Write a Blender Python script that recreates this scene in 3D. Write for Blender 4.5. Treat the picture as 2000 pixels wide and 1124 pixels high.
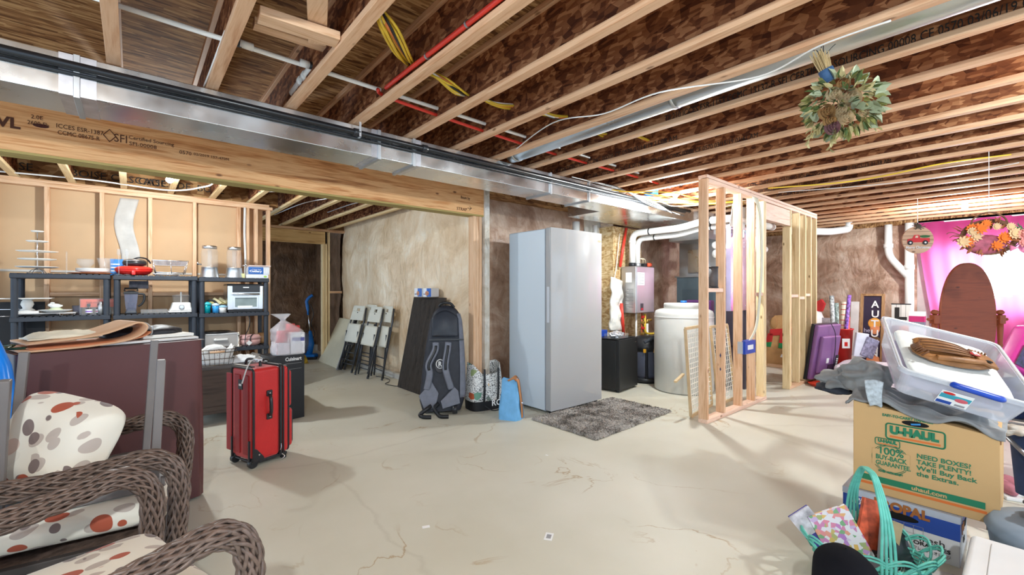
import bpy, bmesh, math, random
from mathutils import Vector, Matrix, Euler, noise
for _o in list(bpy.data.objects): bpy.data.objects.remove(_o, do_unlink=True)
SC = bpy.context.scene
COL = SC.collection
PI = math.pi
R = math.radians
random.seed(7)

# ------------------------------------------------------------------ camera
FPX = 863.5; CAMH = 1.28; CX0 = 1000.0; CY0 = 568.0; YAW = R(49.33)
cam = bpy.data.cameras.new('camera'); camo = bpy.data.objects.new('camera', cam); COL.objects.link(camo)
cam.sensor_fit = 'HORIZONTAL'; cam.sensor_width = 36.0; cam.lens = FPX / 2000 * 36.0
cam.shift_y = (CY0 - 562.0) / 2000.0
cam.clip_start = 0.05; cam.clip_end = 100
camo.location = (0, 0, CAMH); camo.rotation_euler = (PI/2, 0, YAW - PI/2)
SC.camera = camo

# ------------------------------------------------------------------ colour management, world, lamps
SC.view_settings.view_transform = 'Standard'; SC.view_settings.look = 'None'
SC.view_settings.gamma = 1.0; SC.view_settings.use_curve_mapping = False
SC.view_settings.exposure = 1.34
w = bpy.data.worlds.new('world'); SC.world = w; w.use_nodes = True
w.node_tree.nodes['Background'].inputs[0].default_value = (0.62, 0.80, 1.0, 1)
w.node_tree.nodes['Background'].inputs[1].default_value = 0.95
def lamp(name, loc, power, color=(1, .93, .82), radius=.05):
    l = bpy.data.lights.new(name, 'POINT'); l.energy = power; l.color = color; l.shadow_soft_size = radius
    o = bpy.data.objects.new(name, l); o.location = loc; COL.objects.link(o); return o
LAMPS = [(.265, 5.2, 2.27), (4.72, 2.62, 2.27), (7.85, .5, 2.24), (-0.55, -0.7, 2.25), (3.4, -0.9, 2.25)]
lamp('bulb_or_fill_light', LAMPS[0], 42, (.90, .975, 1))
lamp('bulb_or_fill_light', LAMPS[1], 52, (.90, .975, 1))
lamp('bulb_or_fill_light', LAMPS[2], 60, (.92, .98, 1))
lamp('bulb_or_fill_light', LAMPS[3], 88, (.90, .975, 1))  # unseen overhead lamp added behind the camera for extra light
lamp('bulb_or_fill_light', LAMPS[4], 58, (.90, .975, 1))  # another unseen fill lamp, added out of view on the right

# ------------------------------------------------------------------ projection helpers (pixel -> point on a known plane)
_v = (math.cos(YAW), math.sin(YAW)); _r = (math.sin(YAW), -math.cos(YAW))
def at(px, py, z=None, X=None, Y=None, D=None):
    a = (px - CX0) / FPX; b = -(py - CY0) / FPX
    d = (_v[0] + a*_r[0], _v[1] + a*_r[1], b)
    if z is not None: t = (z - CAMH) / d[2]
    elif X is not None: t = X / d[0]
    elif Y is not None: t = Y / d[1]
    else: t = D
    return Vector((d[0]*t, d[1]*t, CAMH + d[2]*t))

# ------------------------------------------------------------------ objects
WM = {}
def tag(o, label=None, cat=None, group=None, kind=None):
    if label: o['label'] = label
    if cat: o['category'] = cat
    if group: o['group'] = group
    if kind: o['kind'] = kind
    return o
def thing(name, label, cat, loc=(0, 0, 0), rz=0, group=None, rot=None, kind=None):
    o = bpy.data.objects.new(name, None); COL.objects.link(o)
    o.empty_display_size = .1
    e = Euler(rot if rot else (0, 0, rz))
    o.location = loc; o.rotation_euler = e
    WM[o.name] = Matrix.Translation(Vector(loc)) @ e.to_matrix().to_4x4()
    return tag(o, label, cat, group, kind)
def frame(loc=(0, 0, 0), rz=0, rot=None):
    e = Euler(rot if rot else (0, 0, rz))
    return Matrix.Translation(Vector(loc)) @ e.to_matrix().to_4x4()
def basis(o, x, y, z=None):
    x = Vector(x).normalized(); y = Vector(y); 
    z = Vector(z).normalized() if z is not None else x.cross(y).normalized()
    y = z.cross(x).normalized()
    m = Matrix((x, y, z)).transposed().to_4x4(); m.translation = Vector(o); return m
class B:
    def __init__(s, m=None): s.v = []; s.f = []; s.m = m or Matrix()
    def add(s, vs, fs):
        n = len(s.v); s.v += [s.m @ Vector(q) for q in vs]; s.f += [tuple(i + n for i in f) for f in fs]; return s
    def box(s, a, b):
        x0, y0, z0 = a; x1, y1, z1 = b
        if x0 > x1: x0, x1 = x1, x0
        if y0 > y1: y0, y1 = y1, y0
        if z0 > z1: z0, z1 = z1, z0
        return s.add([(x0,y0,z0),(x1,y0,z0),(x1,y1,z0),(x0,y1,z0),(x0,y0,z1),(x1,y0,z1),(x1,y1,z1),(x0,y1,z1)],
              [(0,3,2,1),(4,5,6,7),(0,1,5,4),(1,2,6,5),(2,3,7,6),(3,0,4,7)])
    def cbox(s, c, d): return s.box([c[i]-d[i]/2 for i in range(3)], [c[i]+d[i]/2 for i in range(3)])
    def bar(s, p0, p1, w, h, up=(0,0,1)):
        p0 = Vector(p0); p1 = Vector(p1); z = (p1-p0); L = z.length; z.normalize(); up = Vector(up)
        x = up.cross(z)
        if x.length < 1e-4: x = Vector((1,0,0)).cross(z)
        if x.length < 1e-4: x = Vector((0,1,0)).cross(z)
        x.normalize(); y = z.cross(x)
        q = []
        for p in (p0, p1):
            for sx, sy in ((-1,-1),(1,-1),(1,1),(-1,1)): q.append(p + x*sx*w/2 + y*sy*h/2)
        return s.add(q, [(0,3,2,1),(4,5,6,7),(0,1,5,4),(1,2,6,5),(2,3,7,6),(3,0,4,7)])
    def cyl(s, p0, p1, r0, r1=None, n=16, caps=True):
        if r1 is None: r1 = r0
        return s.tube([p0, p1], [r0, r1], n, caps)
    def tube(s, pts, r, n=8, caps=True, closed=False, flat=1.0, up=None):
        pts = [Vector(p) for p in pts]; k = len(pts)
        rs = r if isinstance(r, (list, tuple)) else [r]*k
        vs = []; fs = []; px = None
        for i, p in enumerate(pts):
            if closed: t = pts[(i+1) % k] - pts[i-1]
            else: t = pts[min(i+1, k-1)] - pts[max(i-1, 0)]
            if t.length < 1e-7: t = Vector((0,0,1))
            t.normalize()
            if up is not None: x = Vector(up).cross(t)
            elif px is None: x = (Vector((0,0,1)) if abs(t.z) < .9 else Vector((1,0,0))).cross(t)
            else: x = px - t*px.dot(t)
            if x.length < 1e-5: x = Vector((1,0,0)).cross(t)
            if x.length < 1e-5: x = Vector((0,1,0)).cross(t)
            x.normalize(); px = x; y = t.cross(x)
            for j in range(n):
                a = 2*PI*j/n; vs.append(p + x*math.cos(a)*rs[i] + y*math.sin(a)*rs[i]*flat)
        for i in range(k if closed else k-1):
            i2 = (i+1) % k
            for j in range(n):
                j2 = (j+1) % n; fs.append((i*n+j, i*n+j2, i2*n+j2, i2*n+j))
        if caps and not closed: fs.append(tuple(reversed(range(n)))); fs.append(tuple((k-1)*n+j for j in range(n)))
        return s.add(vs, fs)
    def lathe(s, prof, c=(0,0,0), n=24, cap=True, sx=1, sy=1, a0=0, a1=2*PI):
        vs = []; fs = []; full = abs(a1-a0-2*PI) < 1e-5; m = n if full else n+1
        for r_, z in prof:
            for j in range(m):
                a = a0+(a1-a0)*j/n; vs.append((c[0]+r_*math.cos(a)*sx, c[1]+r_*math.sin(a)*sy, c[2]+z))
        for i in range(len(prof)-1):
            for j in range(n):
                j2 = (j+1) % m; fs.append((i*m+j, i*m+j2, (i+1)*m+j2, (i+1)*m+j))
        if cap and full:
            if prof[0][0] > 1e-4: fs.append(tuple(reversed(range(m))))
            if prof[-1][0] > 1e-4: fs.append(tuple((len(prof)-1)*m+j for j in range(m)))
        return s.add(vs, fs)
    def prism(s, poly, d0, d1, ax='z'):
        n = len(poly)
        g = {'z': lambda a, b, d: (a, b, d), 'y': lambda a, b, d: (a, d, b), 'x': lambda a, b, d: (d, a, b)}[ax]
        vs = [g(a, b, d0) for a, b in poly] + [g(a, b, d1) for a, b in poly]
        fs = [tuple(reversed(range(n))), tuple(range(n, 2*n))] + [(i, (i+1) % n, n+(i+1) % n, n+i) for i in range(n)]
        return s.add(vs, fs)
    def grid(s, fn, nu, nv, wu=False, wv=False):
        vs = [fn(i/(nu if wu else nu), j/(nv if wv else nv)) for i in range(nu if wu else nu+1) for j in range(nv if wv else nv+1)]
        ku = nu if wu else nu+1; kv = nv if wv else nv+1; fs = []
        for i in range(nu):
            for j in range(nv):
                i2 = (i+1) % ku; j2 = (j+1) % kv; fs.append((i*kv+j, i2*kv+j, i2*kv+j2, i*kv+j2))
        return s.add(vs, fs)
    def ball(s, c, r, nu=16, nv=10, nz=0, seed=0):
        if not isinstance(r, (list, tuple)): r = (r, r, r)
        vs = []; fs = []
        for j in range(1, nv):
            ph = PI*j/nv
            for i in range(nu):
                a = 2*PI*i/nu; d = Vector((math.sin(ph)*math.cos(a), math.sin(ph)*math.sin(a), math.cos(ph)))
                k = 1 + (nz*noise.noise(d*2.2+Vector((seed, 0, 0))) if nz else 0)
                vs.append((c[0]+d.x*r[0]*k, c[1]+d.y*r[1]*k, c[2]+d.z*r[2]*k))
        t = len(vs); vs += [(c[0], c[1], c[2]+r[2]), (c[0], c[1], c[2]-r[2])]
        for j in range(nv-2):
            for i in range(nu):
                i2 = (i+1) % nu; fs.append((j*nu+i, (j+1)*nu+i, (j+1)*nu+i2, j*nu+i2))
        for i in range(nu):
            i2 = (i+1) % nu; fs.append((t, i, i2)); fs.append((t+1, (nv-2)*nu+i2, (nv-2)*nu+i))
        return s.add(vs, fs)
    def build(s, name, mat, parent=None, world=False, bevel=0, seg=2, smooth=False, sub=0, solid=0, rough=0, fix=False):
        me = bpy.data.meshes.new(name)
        vs = s.v
        if world and parent is not None:
            inv = WM[parent.name].inverted(); vs = [inv @ q for q in vs]
        if rough: vs = [q + Vector((noise.noise(q*6), noise.noise(q*6+Vector((9,0,0))), noise.noise(q*6+Vector((0,9,0)))))*rough for q in vs]
        me.from_pydata([tuple(q) for q in vs], [], s.f); me.validate()
        if fix:
            bm = bmesh.new(); bm.from_mesh(me); bmesh.ops.recalc_face_normals(bm, faces=bm.faces); bm.to_mesh(me); bm.free()
        o = bpy.data.objects.new(name, me); COL.objects.link(o)
        mats = mat if isinstance(mat, (list, tuple)) else [mat]
        for m in mats: me.materials.append(m)
        if parent is not None: o.parent = parent; WM[o.name] = WM[parent.name].copy()
        else: WM[o.name] = Matrix()
        if solid: md = o.modifiers.new('s', 'SOLIDIFY'); md.thickness = solid; md.offset = 0
        if bevel: md = o.modifiers.new('b', 'BEVEL'); md.width = bevel; md.segments = seg; md.limit_method = 'ANGLE'; md.angle_limit = R(35)
        if sub: md = o.modifiers.new('u', 'SUBSURF'); md.levels = sub; md.render_levels = sub
        if smooth or sub: me.polygons.foreach_set('use_smooth', [True]*len(me.polygons))
        elif bevel: 
            me.polygons.foreach_set('use_smooth', [True]*len(me.polygons))
            md = o.modifiers.new('w', 'WEIGHTED_NORMAL'); md.keep_sharp = True
        return o
def spline(pts, n=8, closed=False):
    P_ = [Vector(p) for p in pts]; k = len(P_); out = []
    for i in range(k if closed else k-1):
        if closed: a, b, c, d = P_[i-1], P_[i], P_[(i+1) % k], P_[(i+2) % k]
        else: a, b, c, d = P_[max(i-1, 0)], P_[i], P_[i+1], P_[min(i+2, k-1)]
        for j in range(n):
            t = j/n; out.append(.5*((2*b)+(c-a)*t+(2*a-5*b+4*c-d)*t*t+(3*b-a-3*c+d)*t**3))
    if not closed: out.append(P_[-1])
    return out
def text(name, s, size, mat, parent, m, world=False, align='LEFT', ext=0.0006, bold=0, sx=1.0, font=None, kindtop=None):
    """lettering as a mesh: m maps text plane (x right, y up) to the parent's frame"""
    cu = bpy.data.curves.new('t', 'FONT'); cu.body = s; cu.size = size; cu.align_x = align; cu.extrude = ext; cu.offset = bold
    cu.resolution_u = 2
    to = bpy.data.objects.new('t', cu); COL.objects.link(to)
    dg = bpy.context.evaluated_depsgraph_get(); me = bpy.data.meshes.new_from_object(to.evaluated_get(dg))
    bpy.data.objects.remove(to, do_unlink=True); bpy.data.curves.remove(cu)
    me.name = name
    mm = Matrix.Diagonal((sx, 1, 1, 1))
    if world and parent is not None: m = WM[parent.name].inverted() @ m
    me.transform(m @ mm); me.materials.clear(); me.materials.append(mat)
    o = bpy.data.objects.new(name, me); COL.objects.link(o)
    if parent is not None: o.parent = parent; WM[o.name] = WM[parent.name].copy()
    return o
def copy_tree(o, parent=None):
    c = o.copy(); COL.objects.link(c); c.parent = parent
    if o.name in WM: WM[c.name] = WM[o.name].copy()
    for ch in [q for q in bpy.data.objects if q.parent == o]: copy_tree(ch, c)
    return c

# ------------------------------------------------------------------ materials
MT = {}
def _new(name):
    m = bpy.data.materials.new(name); m.use_nodes = True; nt = m.node_tree
    return m, nt, nt.nodes['Principled BSDF']
def _n(nt, t, **k):
    n = nt.nodes.new(t)
    for a, b in k.items():
        if a in n.inputs: n.inputs[a].default_value = b
        else: setattr(n, a, b)
    return n
def _map(nt, scale=(1,1,1), rot=(0,0,0), src='Object'):
    tc = nt.nodes.new('ShaderNodeTexCoord'); mp = nt.nodes.new('ShaderNodeMapping')
    mp.inputs['Scale'].default_value = scale; mp.inputs['Rotation'].default_value = rot
    nt.links.new(tc.outputs[src], mp.inputs['Vector']); return mp.outputs[0]
def _ramp(nt, fac, stops):
    r = nt.nodes.new('ShaderNodeValToRGB'); el = r.color_ramp.elements
    while len(el) < len(stops): el.new(.5)
    for e, (p, c) in zip(el, stops): e.position = p; e.color = (*c, 1) if len(c) == 3 else c
    nt.links.new(fac, r.inputs[0]); return r.outputs[0]
def _bump(nt, bs, h, strength=.3, dist=.01):
    b = nt.nodes.new('ShaderNodeBump'); b.inputs['Strength'].default_value = strength; b.inputs['Distance'].default_value = dist
    nt.links.new(h, b.inputs['Height']); nt.links.new(b.outputs[0], bs.inputs['Normal'])
def mat(name, col, rough=.5, metal=0, var=.08, vs=8, bump=0, bs_=60, spec=.5, alpha=1, trans=0, emit=None, es=0, sheen=0, coat=0, ior=1.45):
    if name in MT: return MT[name]
    m, nt, b = _new(name)
    b.inputs['Roughness'].default_value = rough; b.inputs['Metallic'].default_value = metal
    b.inputs['Specular IOR Level'].default_value = spec; b.inputs['Transmission Weight'].default_value = trans
    b.inputs['Alpha'].default_value = alpha; b.inputs['Sheen Weight'].default_value = sheen; b.inputs['Coat Weight'].default_value = coat
    b.inputs['IOR'].default_value = ior
    b.inputs['Base Color'].default_value = (*col, 1)
    if var:
        nz = _n(nt, 'ShaderNodeTexNoise'); nz.inputs['Scale'].default_value = vs; nz.inputs['Detail'].default_value = 4
        nt.links.new(_map(nt), nz.inputs['Vector'])
        c = _ramp(nt, nz.outputs['Fac'], [(.3, tuple(max(0, x*(1-var)) for x in col)), (.7, tuple(min(1, x*(1+var)) for x in col))])
        nt.links.new(c, b.inputs['Base Color'])
    if bump:
        n2 = _n(nt, 'ShaderNodeTexNoise'); n2.inputs['Scale'].default_value = bs_; n2.inputs['Detail'].default_value = 3
        nt.links.new(_map(nt), n2.inputs['Vector']); _bump(nt, b, n2.outputs['Fac'], bump, .004)
    if emit: b.inputs['Emission Color'].default_value = (*emit, 1); b.inputs['Emission Strength'].default_value = es
    MT[name] = m; return m
def lumber(name, axis, base=(.60,.335,.175), light=(.76,.50,.315), dark=(.40,.18,.08)):
    m, nt, b = _new(name); s = [9.0, 9.0, 9.0]; s['xyz'.index(axis)] = .55
    tc = nt.nodes.new('ShaderNodeTexCoord'); oi = nt.nodes.new('ShaderNodeObjectInfo')
    va = _n(nt, 'ShaderNodeVectorMath'); va.operation = 'MULTIPLY_ADD'
    nt.links.new(oi.outputs['Random'], va.inputs[0]); va.inputs[1].default_value = (7, 5, 9); nt.links.new(tc.outputs['Object'], va.inputs[2])
    mp = nt.nodes.new('ShaderNodeMapping'); mp.inputs['Scale'].default_value = s; nt.links.new(va.outputs[0], mp.inputs[0])
    nz = _n(nt, 'ShaderNodeTexNoise'); nz.inputs['Scale'].default_value = 2.2; nz.inputs['Detail'].default_value = 6; nz.inputs['Distortion'].default_value = .7
    nt.links.new(mp.outputs[0], nz.inputs['Vector'])
    wv = _n(nt, 'ShaderNodeTexNoise'); wv.inputs['Scale'].default_value = 11; wv.inputs['Detail'].default_value = 3
    nt.links.new(mp.outputs[0], wv.inputs['Vector'])
    mx = _n(nt, 'ShaderNodeMath'); mx.operation = 'ADD'; nt.links.new(nz.outputs['Fac'], mx.inputs[0])
    m2 = _n(nt, 'ShaderNodeMath'); m2.operation = 'MULTIPLY'; m2.inputs[1].default_value = .45; nt.links.new(wv.outputs['Fac'], m2.inputs[0]); nt.links.new(m2.outputs[0], mx.inputs[1])
    c = _ramp(nt, mx.outputs[0], [(.45, dark), (.58, base), (.72, light), (.95, base)])
    # knots
    vo = _n(nt, 'ShaderNodeTexVoronoi'); vo.inputs['Scale'].default_value = 3.2
    mp2 = nt.nodes.new('ShaderNodeMapping'); s2 = [2.4, 2.4, 2.4]; s2['xyz'.index(axis)] = 1.1; mp2.inputs['Scale'].default_value = s2
    nt.links.new(va.outputs[0], mp2.inputs[0]); nt.links.new(mp2.outputs[0], vo.inputs['Vector'])
    kr = _ramp(nt, vo.outputs['Distance'], [(.05, (1,1,1)), (.1, (0,0,0))])
    mix = nt.nodes.new('ShaderNodeMix'); mix.data_type = 'RGBA'; nt.links.new(kr, mix.inputs[0]); nt.links.new(c, mix.inputs[6]); mix.inputs[7].default_value = (*[x*.6 for x in dark], 1)
    nt.links.new(mix.outputs[2], b.inputs['Base Color']); b.inputs['Roughness'].default_value = .62
    _bump(nt, b, wv.outputs['Fac'], .15, .003); MT[name] = m; return m
def osb(name, cols, scale=1.0, sts=((17,17,58),(58,19,19))):
    m, nt, b = _new(name)
    outs = []
    for k, (rt, st) in enumerate((((.5,.4,.6), sts[0]), ((2.1,.9,1.5), sts[1]))):
        v = _n(nt, 'ShaderNodeTexVoronoi'); v.inputs['Scale'].default_value = scale; v.inputs['Randomness'].default_value = 1
        nt.links.new(_map(nt, st, rt), v.inputs['Vector'])
        bw = nt.nodes.new('ShaderNodeSeparateColor'); nt.links.new(v.outputs['Color'], bw.inputs[0]); outs.append(bw.outputs[k])
    a = _n(nt, 'ShaderNodeMath'); a.operation = 'ADD'; nt.links.new(outs[0], a.inputs[0]); nt.links.new(outs[1], a.inputs[1])
    h = _n(nt, 'ShaderNodeMath'); h.operation = 'MULTIPLY'; h.inputs[1].default_value = .5; nt.links.new(a.outputs[0], h.inputs[0])
    c = _ramp(nt, h.outputs[0], [(.15, cols[0]), (.42, cols[1]), (.62, cols[2]), (.85, cols[3])])
    nt.links.new(c, b.inputs['Base Color']); b.inputs['Roughness'].default_value = .8; b.inputs['Specular IOR Level'].default_value = .2
    _bump(nt, b, h.outputs[0], .35, .004); MT[name] = m; return m
def insul(name, cols, sc=1.0, rough=.38, st=(1,1,1), bump=.8):
    m, nt, b = _new(name)
    n1 = _n(nt, 'ShaderNodeTexNoise'); n1.inputs['Scale'].default_value = 2.1*sc; n1.inputs['Detail'].default_value = 12; n1.inputs['Roughness'].default_value = .68; n1.inputs['Distortion'].default_value = 1.0
    nt.links.new(_map(nt, st), n1.inputs['Vector'])
    c = _ramp(nt, n1.outputs['Fac'], [(.28, cols[0]), (.45, cols[1]), (.6, cols[2]), (.76, cols[3])])
    nt.links.new(c, b.inputs['Base Color']); b.inputs['Roughness'].default_value = rough; b.inputs['Specular IOR Level'].default_value = .35
    n2 = _n(nt, 'ShaderNodeTexNoise'); n2.inputs['Scale'].default_value = 8*sc; n2.inputs['Detail'].default_value = 8; n2.inputs['Distortion'].default_value = 1.2
    nt.links.new(_map(nt, (st[0], st[1], st[2]*.5)), n2.inputs['Vector']); _bump(nt, b, n2.outputs['Fac'], bump, .03)
    MT[name] = m; return m
def metal_duct(name, col=(.72,.74,.74), rough=.28):
    m, nt, b = _new(name); b.inputs['Metallic'].default_value = 1
    v = _n(nt, 'ShaderNodeTexVoronoi'); v.inputs['Scale'].default_value = 14; nt.links.new(_map(nt), v.inputs['Vector'])
    n1 = _n(nt, 'ShaderNodeTexNoise'); n1.inputs['Scale'].default_value = 3; n1.inputs['Detail'].default_value = 6; nt.links.new(_map(nt), n1.inputs['Vector'])
    c = _ramp(nt, n1.outputs['Fac'], [(.3, tuple(x*.85 for x in col)), (.7, col)]); nt.links.new(c, b.inputs['Base Color'])
    r_ = _ramp(nt, n1.outputs['Fac'], [(.3, (rough*.7,)*3), (.7, (rough*1.4,)*3)]); nt.links.new(r_, b.inputs['Roughness'])
    _bump(nt, b, v.outputs['Distance'], .03, .002); MT[name] = m; return m

LX, LY, LZ = lumber('lumber_x', 'x'), lumber('lumber_y', 'y'), lumber('lumber_z', 'z')
FLG = lumber('flange_lumber', 'y', (.60,.32,.17), (.72,.45,.27), (.45,.22,.10))
LVLM = lumber('lvl_lumber', 'x', (.60,.26,.085), (.80,.45,.20), (.33,.12,.035))
LW = lumber('lumber_weathered', 'z', (.70,.50,.25), (.84,.66,.38), (.45,.27,.10))
WEB = osb('osb_web', [(.075,.022,.010), (.19,.062,.024), (.29,.11,.045), (.48,.22,.10)])
SUBF = osb('osb_subfloor', [(.12,.05,.018), (.27,.13,.05), (.38,.20,.08), (.54,.33,.15)], .8, ((8,60,30),(14,90,20)))
INS = insul('insulation', [(.17,.085,.05), (.40,.245,.165), (.60,.44,.335), (.80,.68,.57)])
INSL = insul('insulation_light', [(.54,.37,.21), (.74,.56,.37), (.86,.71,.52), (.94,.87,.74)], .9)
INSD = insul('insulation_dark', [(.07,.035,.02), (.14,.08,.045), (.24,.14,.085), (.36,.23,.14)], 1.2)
WRAP = insul('white_wrap', [(.62,.58,.48), (.75,.72,.64), (.84,.82,.76), (.9,.89,.86)], 1.2, .35, bump=.9)
DRY = mat('drywall_tan', (.57,.385,.225), .8, var=.06, vs=2, bump=.05)
GALV = metal_duct('galvanised', (.80,.82,.83), rough=.26)
GALV2 = metal_duct('galvanised_dull', (.62,.65,.68), .4)
BLK = mat('black_plastic', (.018,.019,.022), .42, var=.15)
BLKM = mat('black_metal', (.02,.021,.024), .3, var=.1)
DKG = mat('dark_grey_plastic', (.045,.052,.065), .5, var=.15)
WHT = mat('white_plastic', (.82,.81,.78), .35, var=.03)
PVC = mat('pvc_white', (.86,.85,.81), .3, var=.03)
WPAP = mat('white_paper', (.85,.85,.84), .7, var=.04)
INK = mat('black_ink', (.02,.018,.016), .7, var=0)
CHR = mat('chrome', (.78,.78,.8), .15, metal=1, var=0)
STEEL = mat('brushed_steel', (.62,.62,.62), .3, metal=1, var=.05)
REDP = mat('red_plastic', (.62,.025,.02), .35, var=.08)
PEXR = mat('pex_red', (.72,.05,.03), .35, var=.06)
YEL = mat('yellow_cable', (.80,.55,.05), .45, var=.1)
ORG = mat('orange_cable', (.75,.22,.06), .5, var=.1)
GLS = mat('clear_glass', (.93,.95,.94), .03, trans=1, var=0, ior=1.3)
CLR = mat('clear_plastic', (.55,.58,.60), .06, var=0, alpha=.13)
CLRB = mat('smoky_plastic', (.22,.24,.34), .1, var=0, alpha=.4)
BLUEP = mat('blue_plastic', (.02,.16,.55), .35, var=.06)
GRNP = mat('green_plastic', (.08,.45,.12), .4, var=.06)
CARD = mat('cardboard', (.60,.375,.165), .75, var=.05, vs=3)
# ================================================================== STRUCTURE
def struct(o): o['kind'] = 'structure'; return o
JZ = 2.40; JX0 = -.069; JS = .4064
# floor: tan concrete with stains and hairline cracks
def floor_mat():
    m, nt, b = _new('concrete_floor')
    n1 = _n(nt, 'ShaderNodeTexNoise'); n1.inputs['Scale'].default_value = .9; n1.inputs['Detail'].default_value = 8; nt.links.new(_map(nt), n1.inputs['Vector'])
    base = _ramp(nt, n1.outputs['Fac'], [(.3, (.58,.55,.445)), (.5, (.64,.615,.515)), (.7, (.70,.675,.58))])
    n2 = _n(nt, 'ShaderNodeTexNoise'); n2.inputs['Scale'].default_value = 1.25; n2.inputs['Detail'].default_value = 7; n2.inputs['Distortion'].default_value = 1.6; nt.links.new(_map(nt, (1,1,1), (0,0,.6)), n2.inputs['Vector'])
    sm = _ramp(nt, n2.outputs['Fac'], [(.495, (0,0,0)), (.505, (.8,.8,.8)), (.52, (0,0,0))])
    n4 = _n(nt, 'ShaderNodeTexNoise'); n4.inputs['Scale'].default_value = 1.1; n4.inputs['Detail'].default_value = 2; nt.links.new(_map(nt, (1,1,1), (0,0,2.)), n4.inputs['Vector'])
    sk = _ramp(nt, n4.outputs['Fac'], [(.52, (0,0,0)), (.64, (1,1,1))])
    mm = _n(nt, 'ShaderNodeMath'); mm.operation = 'MULTIPLY'; nt.links.new(sm, mm.inputs[0]); nt.links.new(sk, mm.inputs[1])
    mix = nt.nodes.new('ShaderNodeMix'); mix.data_type = 'RGBA'; nt.links.new(mm.outputs[0], mix.inputs[0]); nt.links.new(base, mix.inputs[6]); mix.inputs[7].default_value = (.38,.24,.10,1)
    # crack
    v = _n(nt, 'ShaderNodeTexVoronoi', feature='DISTANCE_TO_EDGE'); v.inputs['Scale'].default_value = .2
    nz = _n(nt, 'ShaderNodeTexNoise'); nz.inputs['Scale'].default_value = 3.5; nz.inputs['Detail'].default_value = 6; nt.links.new(_map(nt), nz.inputs['Vector'])
    av = _n(nt, 'ShaderNodeVectorMath'); av.operation = 'MULTIPLY_ADD'; nt.links.new(nz.outputs['Color'], av.inputs[0]); av.inputs[1].default_value = (.25,.25,0); nt.links.new(_map(nt), av.inputs[2])
    nt.links.new(av.outputs[0], v.inputs['Vector'])
    cr = _ramp(nt, v.outputs['Distance'], [(.0, (.14,.14,.14)), (.001, (0,0,0))])
    mx2 = nt.nodes.new('ShaderNodeMix'); mx2.data_type = 'RGBA'; nt.links.new(cr, mx2.inputs[0]); nt.links.new(mix.outputs[2], mx2.inputs[6]); mx2.inputs[7].default_value = (.25,.2,.14,1)
    nt.links.new(mx2.outputs[2], b.inputs['Base Color']); b.inputs['Roughness'].default_value = .45; b.inputs['Specular IOR Level'].default_value = .3
    n3 = _n(nt, 'ShaderNodeTexNoise'); n3.inputs['Scale'].default_value = 30; n3.inputs['Detail'].default_value = 4; nt.links.new(_map(nt), n3.inputs['Vector'])
    _bump(nt, b, n3.outputs['Fac'], .08, .003); return m
struct(B().box((-3.2, -4.5, -.1), (10.1, 10.4, 0)).build('floor', floor_mat()))
struct(B().box((-3.2, -4.5, 2.70), (10.1, 10.4, 2.74)).build('ceiling', SUBF))

def wavy_wall(name, m, p0, p1, z0, z1, nrm, amp=.035, res=.07, seed=0, w_=1.0):
    p0 = Vector(p0); p1 = Vector(p1); n = Vector(nrm); L = (p1-p0).length
    def fn(u, v):
        q = p0.lerp(p1, u); z = z0+(z1-z0)*v; s = Vector((u*L, z, seed))
        d = amp*(noise.noise(s*1.6)+.5*noise.noise(s*4.1)+.22*noise.noise(s*10)) 
        # quilt: pinned at mid height
        d += w_*amp*.9*(abs(math.sin(PI*z/1.2))**.6 - .7)
        return (q.x+n.x*d, q.y+n.y*d, z)
    b = B().grid(fn, max(4, int(L/res)), int((z1-z0)/res))
    # back panel gives the wall its depth
    a0 = p0-n*.1; a1 = p1-n*.1; c0 = p0-n*.16; c1 = p1-n*.16
    b.add([(a0.x,a0.y,z0),(a1.x,a1.y,z0),(a1.x,a1.y,z1),(a0.x,a0.y,z1),(c0.x,c0.y,z0),(c1.x,c1.y,z0),(c1.x,c1.y,z1),(c0.x,c0.y,z1)],
          [(0,1,2,3),(4,7,6,5),(0,4,5,1),(1,5,6,2),(2,6,7,3),(3,7,4,0)])
    return struct(b.build(name, m, smooth=True))
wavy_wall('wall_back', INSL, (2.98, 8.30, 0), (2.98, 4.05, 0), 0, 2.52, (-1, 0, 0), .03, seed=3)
wavy_wall('wall_middle', INS, (3.0, 4.10, 0), (4.86, 4.10, 0), 0, 2.40, (0, -1, 0), .04, seed=8)
wavy_wall('wall_utility', WRAP, (4.86, 4.08, 0), (5.24, 4.08, 0), 0, 2.40, (0, -1, 0), .04, seed=11)
struct(B().box((5.20, 3.84, 0), (5.90, 4.2, 2.20)).build('wall_sheathing', osb('osb_pale', [(.35,.2,.08),(.5,.33,.15),(.62,.45,.24),(.72,.56,.34)])))
wavy_wall('wall_heater', INS, (5.82, 4.14, 0), (9.6, 4.14, 0), 0, 2.42, (0, -1, 0), .04, seed=15)
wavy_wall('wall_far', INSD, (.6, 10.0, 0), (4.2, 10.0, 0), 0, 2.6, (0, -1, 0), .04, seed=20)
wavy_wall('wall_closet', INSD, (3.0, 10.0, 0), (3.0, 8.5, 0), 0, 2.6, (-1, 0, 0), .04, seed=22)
wavy_wall('wall_right', INS, (9.6, 4.2, 0), (9.6, 1.15, 0), 0, 2.36, (-1, 0, 0), .05, seed=27)
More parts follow.
